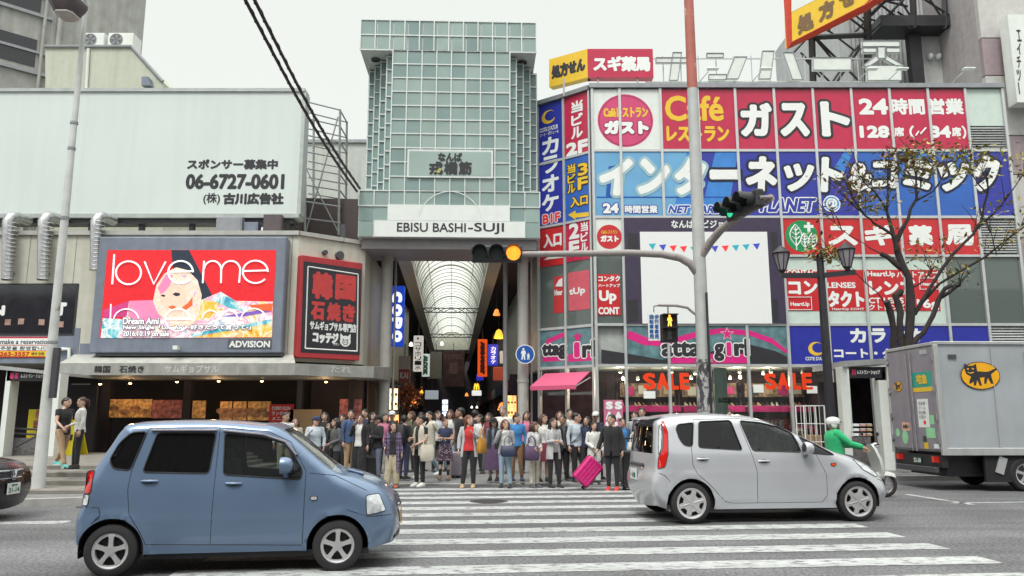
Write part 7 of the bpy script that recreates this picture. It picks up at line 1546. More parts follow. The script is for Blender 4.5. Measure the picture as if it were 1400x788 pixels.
for k, (x, y) in enumerate(((848, 506), (852, 519), (872, 519), (918, 507), (945, 518), (950, 506), (1011, 508), (1012, 517), (1043, 506), (1054, 508), (1097, 506), (998, 518))):
    Yd = 27.2 + (k % 3) * .5; q = at(x, y, Yd); q.z = min(q.z, 3.15)
    L_ = thing('ceiling_spot', f'small bright shop spotlight above {["the mauve poster", "the corner door glass", "the left S letter", "the left L letter", "the left E letter", "the gap before the pole", "the mint panel", "the small shop name", "the right notice", "the right S letter", "the right E letter", "the magenta shelf by the pole"][k]}', 'spotlight', q, group='spotlights in the shoe shop')
    MB().lathe([(.03, .12), (.06, .08), (.065, 0)], q, n=12).build('housing', white, L_); MB().ell(q, (.055, .055, .03), 10, 6).build('bulb', warmw, L_); MB().tube([q + Vector((0, 0, .1)), (q.x, q.y, 3.3)], .012, 5).build('stem', dgrey, L_)
    if k % 3 == 0:
        pl = bpy.data.lights.new('spot_light', 'POINT'); pl.energy = 40; pl.color = (1, .8, .6); pl.shadow_soft_size = .15; po = bpy.data.objects.new('spot_light', pl); COL.objects.link(po); po.location = q + Vector((0, .3, -.3))
rk2 = random.Random(8)
for k, x in enumerate((4.3, 5.6, 7.2, 9.0, 10.1)):
    g_ = thing('clothes_rack', f'crowded clothes rack {["beside the corner door", "under the left sale letters", "behind the signal pole", "under the right sale letters", "at the right end of the shop"][k]}', 'clothes rack', (x, 27.3, .14), group='clothes racks in the shop')
    m = MB(); m.tube([(x - .5, 27.3, .14), (x - .5, 27.3, 1.25), (x + .5, 27.3, 1.25), (x + .5, 27.3, .14)], .018, 6); m.build('rail', alu, g_)
    for j in range(9):
        xx = x - .42 + j * .105; m = MB(); m.rings([[(xx + dx, 27.3 + dy * w_, z) for dx, dy in ((-.03, -.2), (.03, -.2), (.035, .2), (-.03, .2))] for z, w_ in ((.45 + rk2.uniform(0, .1), 1.05), (.9, .9), (1.15, .95), (1.22, .4))]); m.build('garment', [magenta, ink, shoe_c[3], shoe_c[4], navy, red][rk2.randint(0, 5)], g_)
clut = mat('display_clutter', (.26, .17, .13), .7, var=.95, scale=7)
for k, (xa, xb) in enumerate(((4.0, 6.0), (6.3, 8.3), (8.6, 10.8))):
    dp = thing('display_panel', f'mottled beige display panel above the shoe shelf {["behind the left sale letters", "behind the signal pole", "behind the right sale letters"][k]}', 'display', ((xa + xb) / 2, 28.9, 2.35), group='display panels in the shoe shop'); MB().box(xa, 28.9, 2.35, xb, 28.95, 2.85).build('panel', clut, dp)
    for j in range(4):
        x = xa + .2 + j * (xb - xa - .4) / 3.4; MB().box(x, 28.86, 2.40 + .05 * (j % 2), x + .3, 28.895, 2.72 + .05 * (j % 3)).build('picture', [magenta, shoe_c[3], ink, shoe_c[1]][(j + k) % 4], dp)
# white cage trolley in front of the shop
cg = at(1120, 600, 24.2); tq = thing('cage_trolley', 'white wire cage trolley with cardboard boxes in front of the shop window', 'trolley', (cg.x, 24.2, .1)); m = MB(); x0, x1 = at(1099, 560, 24.2).x, at(1127, 560, 24.2).x; zt = at(1110, 555, 24.2).z
for x in (x0, x1):
    for y in (24.2, 24.9): m.tube([(x, y, .16), (x, y, zt)], .022, 6)
for y in (24.2, 24.9):
    for k in range(4): z = .3 + (zt - .3) * k / 3; m.tube([(x0, y, z), (x1, y, z)], .014, 5)
    for k in range(1, 4): x = x0 + (x1 - x0) * k / 4; m.tube([(x, y, .3), (x, y, zt)], .009, 4)
for x in (x0, x1):
    for k in range(4): z = .3 + (zt - .3) * k / 3; m.tube([(x, 24.2, z), (x, 24.9, z)], .012, 5)
m.build('cage', white_l, tq); m = MB(); m.box(x0, 24.2, .24, x1, 24.9, .28); m.build('base', alu, tq); m = MB()
for x in (x0 + .06, x1 - .06):
    m = MB(); m.lathe([(.07, -.02), (.07, .02)], (x, 24.25, .17), 'Y', 14); m.build('castor', black, tq)
for k, (a, z, w_, h) in enumerate(((x0 + .05, .29, .5, .42), (x0 + .08, .712, .45, .34))):
    bo = thing('cardboard_box', ['lower cardboard box in the white cage trolley', 'upper cardboard box in the white cage trolley'][k], 'box', (a + w_ / 2, 24.5, z), group='boxes in the cage trolley'); MB().box(a, 24.28, z, a + w_, 24.75, z + h).build('carton', card, bo, bevel=.01); MB().box(a + w_ * .42, 24.276, z + .01, a + w_ * .58, 24.279, z + h - .01).build('tape', mat('brown_tape', (.30, .20, .10), .35), bo)
# underground entrance on the right
FE = Fr((0, 22.6, 0), (1, 0, 0)); ue = thing('subway_entrance', 'white framed underground entrance with black fascia left of the truck', 'entrance', (at(1180, 640, 22.6).x, 22.6, .1))
m = MB(); m.ppx(FE, 1153, 502, 1163, 648, -.3, 0); m.ppx(FE, 1206, 520, 1220, 648, -.3, 0); m.build('frame_post', white, ue); m = MB(); m.polypx(FE, [(1152, 494), (1222, 490), (1222, 497), (1152, 502)], .1, 0, 2.4); m.build('roof_edge', alu, ue)
m = MB(); m.ppx(FE, 1163.3, 502, 1205.7, 517, -.12, -.01); m.build('fascia', black, ue); b = MB(); b.tpx(FE, 'レストラン・ショップ', 1172, 506, 1203, 512, .0, 0, .04); b.build('lettering', white_l, ue); b = MB(); b.ppx(FE, 1165, 505, 1167, 513, -.01, .0); b.ppx(FE, 1168, 505, 1170, 513, -.01, .0); b.build('logo', pink, ue)
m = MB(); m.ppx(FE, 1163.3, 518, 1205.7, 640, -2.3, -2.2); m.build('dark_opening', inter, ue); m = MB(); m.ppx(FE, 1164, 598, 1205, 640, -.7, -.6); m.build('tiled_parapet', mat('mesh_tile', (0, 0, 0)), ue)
rk3 = random.Random(3)
for k in range(9):
    q = at(1168 + (k % 3) * 9, 596 - 6.5 * (k // 3), 22.5); bo = thing('magazine_stack', f'stack of pale leaflets {["in the lowest", "in the middle", "in the top"][k // 3]} row, {["left", "centre", "right"][k % 3]} of the rack by the underground entrance', 'leaflets', q, group='leaflet stacks by the underground entrance')
    MB().box(q.x - .07, 22.35, q.z, q.x + .07, 22.55, q.z + .06).build('paper', [white_l, mat('leaflet_pink', (.55, .3, .3), .7), card][k % 3], bo); MB().box(q.x - .06, 22.36, q.z + .0605, q.x + .05, 22.54, q.z + .075).build('top_sheet', white_l, bo)
# buildings on our own side of the street, behind the camera
for k, (x0, x1, h) in enumerate(((-60, -14, 13), (-13, 12, 17), (13, 60, 14))):
    ob = thing('opposite_building', f'plain dark office building behind the viewer, {["left", "middle", "right"][k]} of three', 'building', ((x0 + x1) / 2, -22, 0)); MB().box(x0, -36, 0, x1, -22, h).build('wall', mat('opposite_wall', (.16, .15, .15), .8, var=.2), ob)
    m = MB()
    for z in range(3, h - 2, 4): m.box(x0 + 1, -22, z, x1 - 1, -21.95, z + 2)
    m.build('window', mat('window_glass_dark', (0, 0, 0)), ob)
# ================================================================ people
def remesh(mb, vox=.014, it=4):
    me = bpy.data.meshes.new('tmp'); me.from_pydata([tuple(p) for p in mb.v], [], mb.f); o = bpy.data.objects.new('tmp', me); COL.objects.link(o)
    a = o.modifiers.new('r', 'REMESH'); a.mode = 'VOXEL'; a.voxel_size = vox; b = o.modifiers.new('s', 'SMOOTH'); b.factor = .5; b.iterations = it
    dg = bpy.context.evaluated_depsgraph_get(); e = o.evaluated_get(dg).to_mesh(); n = len(e.vertices); co = np.empty(n * 3); e.vertices.foreach_get('co', co)
    F = [tuple(p.vertices) for p in e.polygons]; o.evaluated_get(dg).to_mesh_clear(); bpy.data.objects.remove(o); bpy.data.meshes.remove(me); return co.reshape(-1, 3), F
def ring(cx, cy, z, rx, ry, n=20, a0=0, a1=360, wav=0, k=7, ph=0):
    full = a1 - a0 >= 360; m_ = n if full else n + 1
    return [Vector((cx + rx * (1 + wav * math.sin(k * t + ph)) * math.sin(t), cy - ry * (1 + wav * math.sin(k * t + ph)) * math.cos(t), z)) for t in [R(a0 + (a1 - a0) * i / n) for i in range(m_)]]
skin = [mat('skin', (.50, .32, .24), .55, var=.05), mat('skin_tan', (.40, .24, .17), .55, var=.05), mat('skin_fair', (.58, .40, .32), .55, var=.05)]
eye_m = mat('eye_dark', (.02, .015, .015), .25); lip_m = mat('lip', (.38, .12, .11), .45)
hairm = {'black': mat('hair_black', (.012, .010, .010), .45), 'brown': mat('hair_brown', (.055, .022, .014), .45, var=.3, scale=30), 'red': mat('hair_auburn', (.11, .032, .018), .45, var=.3, scale=30), 'grey': mat('hair_grey', (.16, .15, .15), .5)}
CL = {'white': (.62, .62, .59), 'cream': (.52, .48, .40), 'black': (.018, .017, .02), 'grey': (.30, .30, .31), 'lgrey': (.44, .44, .45), 'dgrey': (.09, .09, .10), 'navy': (.025, .032, .075), 'denim': (.05, .085, .18), 'jeans': (.26, .36, .44), 'red': (.52, .03, .035), 'blue': (.045, .20, .46), 'brown': (.20, .11, .05), 'beige': (.40, .35, .24), 'tan': (.40, .27, .16), 'pale': (.44, .50, .56), 'purple': (.09, .05, .11), 'slate': (.14, .16, .22), 'green': (.02, .36, .14), 'mustard': (.50, .24, .03), 'pink': (.50, .16, .26), 'teal': (.12, .45, .40), 'olive': (.10, .10, .07), 'wine': (.18, .03, .05), 'rust': (.36, .08, .04)}
def cloth(c): return mat('cloth_' + c, CL[c], .9, var=.16, scale=7, bump=.6, bscale=11, sheen=.1)
def plaid():
    if 'plaid_cloth' in MATS: return MATS['plaid_cloth']
    m = mat('plaid_cloth', (.10, .06, .14), .9, bump=.2); N, L = m.node_tree.nodes, m.node_tree.links; b = N['Principled BSDF']; src = b.inputs['Base Color'].links[0].from_socket; tc = [n for n in N if n.type == 'TEX_COORD'][0]; out = src
    for ax, col in (('X', (.30, .27, .34, 1)), ('Z', (.30, .27, .34, 1)), ('X', (.02, .015, .03, 1)), ('Z', (.02, .015, .03, 1))):
        w = N.new('ShaderNodeTexWave'); w.bands_direction = ax; w.inputs['Scale'].default_value = 3.2 if col[0] > .1 else 2.1; L.new(tc.outputs['Object'], w.inputs['Vector']); mr = N.new('ShaderNodeMapRange'); mr.inputs[1].default_value = .8; mr.inputs[2].default_value = .95; mr.inputs[4].default_value = .55; L.new(w.outputs['Fac'], mr.inputs[0])
        mi = N.new('ShaderNodeMix'); mi.data_type = 'RGBA'; L.new(mr.outputs[0], mi.inputs[0]); L.new(out, mi.inputs['A']); mi.inputs['B'].default_value = col; out = mi.outputs['Result']
    L.new(out, b.inputs['Base Color']); return m
def dots(name, base, dot):
    if name in MATS: return MATS[name]
    m = mat(name, base, .9); N, L = m.node_tree.nodes, m.node_tree.links; b = N['Principled BSDF']; src = b.inputs['Base Color'].links[0].from_socket; tc = [n for n in N if n.type == 'TEX_COORD'][0]; v = N.new('ShaderNodeTexVoronoi'); v.inputs['Scale'].default_value = 22; L.new(tc.outputs['Object'], v.inputs['Vector']); mr = N.new('ShaderNodeMapRange'); mr.inputs[1].default_value = .32; mr.inputs[2].default_value = .30; L.new(v.outputs['Distance'], mr.inputs[0]); mi = N.new('ShaderNodeMix'); mi.data_type = 'RGBA'; L.new(mr.outputs[0], mi.inputs[0]); L.new(src, mi.inputs['A']); mi.inputs['B'].default_value = (*dot, 1); L.new(mi.outputs['Result'], b.inputs['Base Color']); return m
ARM = {'down': ((.235, .03, 1.13), (.245, -.02, .88)), 'phone': ((.225, .0, 1.12), (.07, -.25, 1.14)), 'face': ((.235, -.10, 1.15), (.085, -.16, 1.43)), 'hold': ((.235, .03, 1.13), (.20, -.20, 1.03)), 'clasp': ((.23, .01, 1.12), (.05, -.22, .99)), 'pull': ((.26, .05, 1.14), (.34, -.02, .90)), 'strap': ((.24, -.04, 1.14), (.14, -.18, 1.27)), 'swing': ((.24, -.10, 1.13), (.24, -.28, .98)), 'back': ((.24, .14, 1.14), (.25, .20, .92)), 'ride': ((.25, -.20, 1.16), (.26, -.46, 1.12)), 'hip': ((.27, .06, 1.14), (.20, -.08, 1.02))}
LEG = {'stand': (((.092, .0, .49), (.095, .015, .085)),) * 2, 'ease': (((.092, -.01, .49), (.10, .0, .085)), ((.10, -.05, .49), (.135, -.05, .085))), 'walk': (((.09, -.13, .50), (.09, -.28, .09)), ((.09, .05, .48), (.09, .30, .15))), 'ride': (((.12, -.40, .86), (.13, -.36, .42)),) * 2}
def hand(m, wrist, d, side, curl=.5):
    """palm, four unequal bent fingers and a thumb; d = direction of the forearm"""
    d = d.normalized(); a = Vector((0, 1, 0)) if abs(d.y) < .8 else Vector((0, 0, 1)); w = (a - d * a.dot(d)).normalized(); n = d.cross(w) * side     # w across the knuckles, n towards the palm
    m.rings([[wrist + d * t + w * (x * ww) + n * (y * .013) for x, y in ((-1, -1), (1, -1), (1.1, 0), (1, 1), (-1, 1), (-1.1, 0))] for t, ww in ((-.02, .020), (.03, .034), (.085, .036), (.095, .030))], 0)
    for k, L_ in enumerate((.062, .072, .067, .052)):
        b = wrist + d * .088 + w * (-.030 + .020 * k); P = [b]; ang = 0
        for q in range(3): ang += curl * (.5 + .25 * q); P.append(P[-1] + (d * math.cos(ang) + n * math.sin(ang)) * L_ / 3 * (1.15 - .12 * q))
        m.tube(P, [.0088, .0085, .0078, .006], 6)
    b = wrist + d * .028 - w * .03; m.tube([b, b - w * .025 + d * .02 + n * .012, b - w * .030 + d * .048 + n * .026, b - w * .022 + d * .066 + n * .034], [.011, .0105, .009, .006], 6)
NP = [0]
def person(x, yf, yt, rz, label, top='white', bottom='black', hair=('short', 'black'), sleeve=1.0, arms=('down', 'down'), legs='stand', coat=None, coat_z=.80, skirt=None, shoes='black', female=True, pw_=1.0, z=None, hat=None, sk=0, H=None, group='people waiting at the crossing', loc=None, topz=.86, open_=28, vest=None, bulk=1.0, strap=None, low=False):
    z = (0 if yf > 659.5 else .09) if z is None else z
    p = loc or gnd(x, yf, z); H = H or max(1.46, min(1.84, at(x, yt, p.y).z - p.z - (.02 if hair[0] != 'none' else 0))); s = H / 1.70
    rt = thing('person', label, 'person', p, R(rz), group); NP[0] += 1; rg = random.Random(NP[0] * 7 + 1); rt.scale = (s * rg.uniform(.98, 1.07), s * 1.02, s); rt.rotation_euler[2] += R(rg.uniform(-14, 14)) if legs != 'ride' else 0
    legs = 'ease' if legs == 'stand' and rg.random() < .6 else legs
    fw = .90 if female else 1.0; mm = MB(); V3 = Vector
    sh = .172 * fw
    hz = 1.47; ha = 0 if hair[0] == 'none' else R(rg.uniform(-42, 42)); hl_ = rg.uniform(-.12, .12)
    def tv(v_):
        f = min(1, max(0, (v_[2] - hz + .05) / .06)); c_, s2_ = math.cos(ha * f), math.sin(ha * f); return (v_[0] * c_ - v_[1] * s2_ + hl_ * max(0, v_[2] - hz), v_[0] * s2_ + v_[1] * c_, v_[2])
    tor = [(.84, .125, .09, .01), (.92, .158, .112, .01), (1.0, .145, .10, .0), (1.10, .128 * fw, .092, .0), (1.22, .150 * fw, .108, -.005), (1.32, .165 * fw, .108, .0), (1.395, .150 * fw, .085, .012), (1.44, .085, .062, .018), (1.475, .052, .05, .015)]
    mm.rings([ring(0, cy, zz, rx, ry) for zz, rx, ry, cy in tor])
    mm.tube([(0, .018, 1.42), (0, .006, 1.50), (0, -.005, 1.54)], [.054, .050, .050], 12)
    hd = [(.0, .022, .03, -.055), (.012, .040, .048, -.042), (.035, .054, .068, -.028), (.065, .063, .084, -.016), (.10, .069, .094, -.006), (.135, .073, .099, .0), (.17, .073, .100, .003), (.20, .061, .086, .006), (.22, .036, .052, .008), (.23, .006, .01, .008)]
    hz = 1.47; hd = [(a, b * 1.10, c * 1.08, d_) for a, b, c, d_ in hd]; mm.rings([ring(0, cy, hz + zz, rx, ry, 18) for zz, rx, ry, cy in hd])
    mm.tube([(0, -.104, hz + .128), (0, -.119, hz + .10), (0, -.126, hz + .088), (0, -.110, hz + .078)], [.010, .012, .016, .012], 8)
    for sx in (-1, 1): mm.ell((sx * .079, .008, hz + .108), (.012, .02, .032), 8, 6)
    lg = LEG[legs]; lg = lg[::-1] if legs == 'ease' and rg.random() < .5 else lg; A = []; HT = [rg.uniform(-.18, .18), rg.uniform(-.10, .16)]
    for q, sx in enumerate((-1, 1)):
        e, w = [tuple(c_ + rg.uniform(-.018, .018) for c_ in v_) for v_ in ARM[arms[q]]]; S = V3((sx * sh, .012, 1.385)); E = V3((sx * e[0] * fw, e[1], e[2])); W_ = V3((sx * w[0], w[1], w[2])); A.append((S, E, W_))
        mm.tube([S - V3((sx * .05, 0, -.0)), S, S.lerp(E, .5), E, E.lerp(W_, .4), W_], [.05, .052 * fw, .044 * fw, .036, .037, .026], 10)
        kn, an = lg[q]; kn = V3((sx * kn[0], kn[1], kn[2])); an = V3((sx * an[0], an[1], an[2])); hp = V3((sx * .088, .008, .90)); 
        mm.tube([hp, hp.lerp(kn, .35), kn, kn.lerp(an, .35), an, an - V3((0, 0, .03))], [.088, .078, .052, .054, .036, .036], 12)
        A.append((hp, kn, an))
        f = an + V3((0, -.0, 0)); mm.rings([[f + V3((a * w2, -.045 * 0 + y, -.085 + h * b)) for a, b in ((-1, 0), (1, 0), (1, .5), (.6, 1), (-.6, 1), (-1, .5))] for y, w2, h in ((.055, .028, .07), (.03, .036, .085), (-.05, .040, .075), (-.12, .043, .045), (-.165, .034, .032), (-.18, .018, .02))])
    vv, ff = remesh(mm, .0125 if not low else .018, 3)
    B = MB().add(vv, ff, 0, True)
    for q, sx in ((0, -1), (2, 1)): S, E, W_ = A[q]; hand(B, W_, (W_ - E) * .8 + V3((0, 0, -.05)), -sx, .45)
    for sx in (-1, 1):
        B.ell((sx * .032, -.099, hz + .122), (.013, .006, .0065), 8, 6, 1); B.ell((sx * .033, -.102, hz + .142), (.018, .006, .0035), 8, 5, 1)
    B.ell((0, -.100, hz + .052), (.022, .007, .0075), 8, 6, 2)
    B.v = [tv(v_) for v_ in B.v]; B.build('body', [skin[sk], eye_m, lip_m], rt, local=True, sharp=180)
    def sleeves(m, k, r0=.062, r1=.046):
        for q in (0, 2):
            S, E, W_ = A[q]; sx = -1 if q == 0 else 1
            if k <= 0: continue
            full = [S - V3((sx * .06, 0, 0)), S + V3((sx * .004, 0, -.0)), S.lerp(E, .5), E, E.lerp(W_, .5), E.lerp(W_, .93)]; rr = [r0 * .98, r0 * 1.0, r0 * .88, r1 * 1.02, r1 * .98, r1 * .86]; n = 3 if k < .6 else (5 if k < .9 else 6)
            m.tube(full[:n], [r * fw for r in rr[:n]], 10)
    tm = cloth(top) if isinstance(top, str) else top; bm_ = cloth(bottom) if isinstance(bottom, str) else bottom
    # top
    m = MB(); g = 1.11 if coat is None else 1.07
    T = [(topz, .168, .125, .008), (.93, .168, .124, .006), (1.02, .158 if not female else .148, .112, .002), (1.12, .150 * fw, .110, -.002), (1.22, .165 * fw, .122, -.008), (1.33, .172 * fw, .116, .0), (1.395, .152 * fw, .092, .012), (1.435, .088, .068, .018), (1.455, .062, .058, .016)]
    T = [t for t in T if t[0] >= topz - .001]
    wv = .012
    m.rings([ring(0, cy, zz, rx * (1.03 if i == 0 else 1), ry * (1.03 if i == 0 else 1), 24, wav=wv * max(0, 1.25 - zz) * 3, ph=NP[0] + zz * 4) for i, (zz, rx, ry, cy) in enumerate(T)]); sleeves(m, sleeve)
    vv, ff = remesh(m, .0135 if not low else .02, 3); MB().add(vv, ff, 0, True).build('shirt', tm, rt, local=True, sharp=180)
    # legs
    if skirt:
        hem, flare, sm_ = skirt; m = MB(); zs = [1.04, .98, .90, .75, .6, .45, .3, .2, .12]; zs = [q for q in zs if q > hem + .03] + [hem]
        m.rings([ring(0, .005, q, (.138 + .045 * min(1, (1.04 - q) / .14)) + flare * max(0, .92 - q), (.102 + .035 * min(1, (1.04 - q) / .14)) + flare * max(0, .92 - q) * .8, 36, wav=.05 * max(0, .95 - q), k=9, ph=NP[0]) for q in zs], cap=True); m.build('skirt', cloth(sm_) if isinstance(sm_, str) else sm_, rt, local=True, sharp=60)
    if bottom:
        m = MB(); m.rings([ring(0, .008, q, rx, ry) for q, rx, ry in ((.80, .10, .085), (.86, .155, .112), (.93, .166, .120), (1.0, .152, .108), (1.035, .142, .10))])
        for q in (1, 3):
            hp, kn, an = A[q]; e = .97; wd = pw_
            m.tube([hp + V3((0, 0, .02)), hp.lerp(kn, .35), kn, kn.lerp(an, .5), kn.lerp(an, e)], [.096, .090 * (.6 + .4 * wd), .066 * wd, .058 * wd * (1.0 if wd < 1.3 else 1.1), .050 * wd * (1.0 if wd < 1.3 else 1.25)], 14)
        vv, ff = remesh(m, .0135 if not low else .02, 3); MB().add(vv, ff, 0, True).build('trousers', bm_, rt, local=True, sharp=180)
    # shoes
    for q in (1, 3):
        hp, kn, an = A[q]; m = MB(); f = an
        m.rings([[f + V3((a * w2, y, -.086 + h * b)) for a, b in ((-1, 0), (1, 0), (1.02, .35), (.85, .8), (.4, 1), (-.4, 1), (-.85, .8), (-1.02, .35))] for y, w2, h in ((.064, .030, .085), (.045, .040, .10), (-.01, .044, .11), (-.06, .046, .085), (-.12, .050, .058), (-.17, .042, .045), (-.195, .022, .025))]); o = m.build('shoe', cloth(shoes), rt, local=True, sharp=60)
        m = MB(); m.rings([[f + V3((a * w2, y, z_)) for a, z_ in ((-1, -.088), (1, -.088), (1, -.072), (-1, -.072))] for y, w2 in ((.068, .030), (.04, .044), (-.06, .050), (-.13, .054), (-.18, .044), (-.20, .022))]); m.build('sole', cloth('white' if shoes in ('white', 'teal', 'red') else 'black'), o, local=True)
    # open coat or vest
    for cc, slv, zlo in ((coat, 1.0, coat_z), (vest, 0, coat_z)):
        if not cc: continue
        m = MB(); zs = [q for q in (.30, .45, .6, .75, .86, .95, 1.05, 1.15, 1.25, 1.34, 1.40, 1.435) if q > zlo + .04]; zs = [zlo] + zs; rows_o, rows_i = [], []
        for q in zs:
            k_ = np.interp(q, [.25, .86, .95, 1.1, 1.25, 1.34, 1.40, 1.44], [.225, .192, .186, .172 * fw, .184 * fw, .188 * fw, .165 * fw, .10]); k2 = np.interp(q, [.25, .86, .95, 1.1, 1.25, 1.34, 1.40, 1.44], [.17, .142, .138, .130, .138, .132, .108, .078]); op = np.interp(q, [.3, 1.0, 1.3, 1.44], [open_ * 1.25, open_, open_ * .85, open_ * 1.5])
            wv_ = .035 * max(0, 1.0 - q); k_ *= bulk; k2 *= bulk; rows_o.append(ring(0, .004, q, k_, k2, 34, op, 360 - op, wv_, 8, NP[0])); rows_i.append(ring(0, .004, q, k_ - .014, k2 - .014, 34, op, 360 - op, wv_, 8, NP[0]))
        n = len(rows_o[0]); vs = [p_ for r_ in rows_o for p_ in r_] + [p_ for r_ in rows_i for p_ in r_]; K = len(zs) * n; fs = []
        for i in range(len(zs) - 1):
            for j in range(n - 1): a = i * n + j; fs += [(a, a + 1, a + n + 1, a + n), (K + a, K + a + n, K + a + n + 1, K + a + 1)]
            for j in (0, n - 1): a = i * n + j; fs.append((a, a + n, K + a + n, K + a) if j == 0 else (a, K + a, K + a + n, a + n))
        for j in range(n - 1): fs += [(j, K + j, K + j + 1, j + 1)]; a = (len(zs) - 1) * n + j; fs += [(a, a + 1, K + a + 1, K + a)]
        m.add(vs, fs, 0, True)
        if slv: sleeves(m, slv, .070 * bulk, .054 * bulk)
        m.build('coat' if slv else 'vest', cloth(cc) if isinstance(cc, str) else cc, rt, local=True, sharp=60)
    if strap: 
        m = MB(); P = [V3((sx_ * .10 + .0, y_, z_)) for sx_, y_, z_ in ((.9, -.02, 1.43), (.6, -.125, 1.33), (0, -.150, 1.20), (-.9, -.135, 1.08), (-1.7, -.02, .98))]; m.tube(P, [(.022, .006)] * 5, 6); m.build('strap', cloth(strap), rt, local=True)
    # hair or hat
    st, hc = hair; m = MB()
    if st != 'none':
        P = []; n, k = 20, 12; cxr = (.092, .118, .114); c_ = V3((0, .012, hz + .135))
        vs, fs = [], []
        for i in range(k + 1):
            ph = math.pi * i / k
            for j in range(n):
                t = 2 * math.pi * j / n; p_ = V3((cxr[0] * math.sin(ph) * math.sin(t), -cxr[1] * math.sin(ph) * math.cos(t), cxr[2] * math.cos(ph))); front = math.cos(t) > .25; lowc = .012 if front else (-.03 if abs(math.sin(t)) > .7 else -.085)
                if p_.z < lowc and front: p_ = V3((p_.x * .80, p_.y * .72, p_.z))
                elif p_.z < lowc: p_ = V3((p_.x * .86, p_.y * .9, max(p_.z, lowc - .01)))
                p_ += V3((rg.uniform(-.003, .003),) * 3); vs.append(c_ + p_)
            
        for i in range(k):
            for j in range(n): a, b = i * n + j, i * n + (j + 1) % n; fs.append((a, a + n, b + n, b))
        m.add(vs, fs, 0, True)
        if st in ('long', 'bob'):
            zl = 1.22 if st == 'long' else 1.44
            for a in range(-5, 6):
                t = R(180 + a * 19.5); x0, y0 = .090 * math.sin(t), .012 - .104 * math.cos(t); fx = 1.0 + (.28 if st == 'long' else .06)
                yb = y0 * fx + (.02 if abs(a) < 5 else -.055); m.tube([(x0 * .75, y0 * .75, hz + .19), (x0 * 1.06, y0 * 1.02, hz + .13), (x0 * 1.12, y0 * 1.05 + .0, hz + .04), (x0 * (1.16 if st == 'long' else .95), yb, (hz + zl) / 2 + rg.uniform(-.02, .02)), (x0 * 1.1, yb + rg.uniform(-.01, .01), zl + rg.uniform(-.03, .03))], [.02, .026, .027, .025, .010], 6)
        elif st == 'pony': m.tube([(0, .11, hz + .18), (0, .16, hz + .16), (0, .18, hz + .06), (0, .16, hz - .04)], [.02, .035, .03, .01], 8)
        elif st == 'bun': m.ell((0, .06, hz + .25), (.045, .045, .04))
        m.v = [tv(v_) for v_ in m.v]; m.build('hair', hairm[hc], rt, local=True, sharp=180)
    if hat:
        hk, hcl = hat; m = MB(); m.rings([ring(0, .006, hz + q, .095 * k_, .120 * k_, 20) for q, k_ in ((.145, 1.0), (.175, 1.02), (.215, .92), (.245, .66), (.258, .2))])
        if hk == 'cap': m.rings([[V3((x_ * w_, y_, hz + .150 + .012 * (1 - x_ * x_))) for x_ in (-1, -.5, 0, .5, 1)] + [V3((x_ * w_, y_, hz + .142 + .012 * (1 - x_ * x_))) for x_ in (1, .5, 0, -.5, -1)] for y_, w_ in ((-.08, .078), (-.13, .07), (-.17, .05), (-.185, .02))])
        else: m.rings([ring(0, .006, hz + q, .095 * k_, .120 * k_, 20) for q, k_ in ((.150, 1.0), (.140, 1.6), (.134, 1.6), (.140, .99))])
        m.v = [tv(v_) for v_ in m.v]; m.build('hat', cloth(hcl), rt, local=True, sharp=180)
    bpy.context.view_layer.update()
    return rt, (lambda v: rt.matrix_world @ V3(v))
def bag(label, c, size, colr, rz=0, group='bags held by the people', handle=.22, kind='handbag'):
    rt = thing(kind, label, 'bag', (c.x, c.y, c.z - size[2] / 2), R(rz), group); w, d_, h = size; m = MB()
    m.rings([[Vector((w / 2 * k_ * math.copysign(abs(math.cos(t)) ** .55, math.cos(t)), d_ / 2 * k2 * math.copysign(abs(math.sin(t)) ** .55, math.sin(t)), z)) for t in np.linspace(0, 2 * math.pi, 20, endpoint=False)] for z, k_, k2 in ((0, .82, .85), (.02, .92, 1), (h * .35, 1.02, 1.15), (h * .7, .97, .95), (h, .86, .45))]); mt_ = mat('bag_' + colr, CL[colr], .5, var=.12, scale=8, bump=.15); m.build('bag_body', mt_, rt, local=True, sharp=60)
    m = MB()
    for y in (-.02, .02): m.tube([(-w * .28, y, h * .93), (-w * .22, y, h + handle * .7), (0, y, h + handle), (w * .22, y, h + handle * .7), (w * .28, y, h * .93)], .009, 6)
    m.build('handle', mt_, rt, local=True); return rt
def suitcase(label, c, size, colr, rz=0, tilt=0, hl=.35, group='suitcases in the crowd'):
    rt = thing('suitcase', label, 'suitcase', c, 0, group, rot=(0, R(tilt), R(rz))); w, d_, h = size; mt_ = mat('case_' + colr, colr_s[colr], .28, var=.06, coat=.3)
    MB().box(-w / 2, -d_ / 2, .05, w / 2, d_ / 2, h).build('shell', mt_, rt, local=True, bevel=.05, bseg=3)
    m = MB()
    for k in range(5): x = -w / 2 + w * (k + .7) / 5.4; m.box(x - .012, -d_ / 2 - .006, .12, x + .012, d_ / 2 + .006, h - .07)
    m.build('rib', mt_, rt, local=True, bevel=.004); m = MB(); m.box(-w / 2 - .004, -.008, .08, w / 2 + .004, .008, h - .0); m.build('zip', cloth('black'), rt, local=True)
    m = MB()
    for x in (-w * .22, w * .22): m.tube([(x, d_ * .3, h - .02), (x, d_ * .3, h + hl)], .010, 6)
    m.tube([(-w * .24, d_ * .3, h + hl), (w * .24, d_ * .3, h + hl)], .017, 8); m.build('handle', cloth('black'), rt, local=True)
    for x in (-w * .36, w * .36):
        for y in (-d_ * .3, d_ * .3): m = MB(); m.lathe([(.0, -.014), (.03, -.014), (.03, .014), (.0, .014)], (x, y, .03), 'X', 12); m.build('wheel', tyre_m, rt, local=True)
    return rt
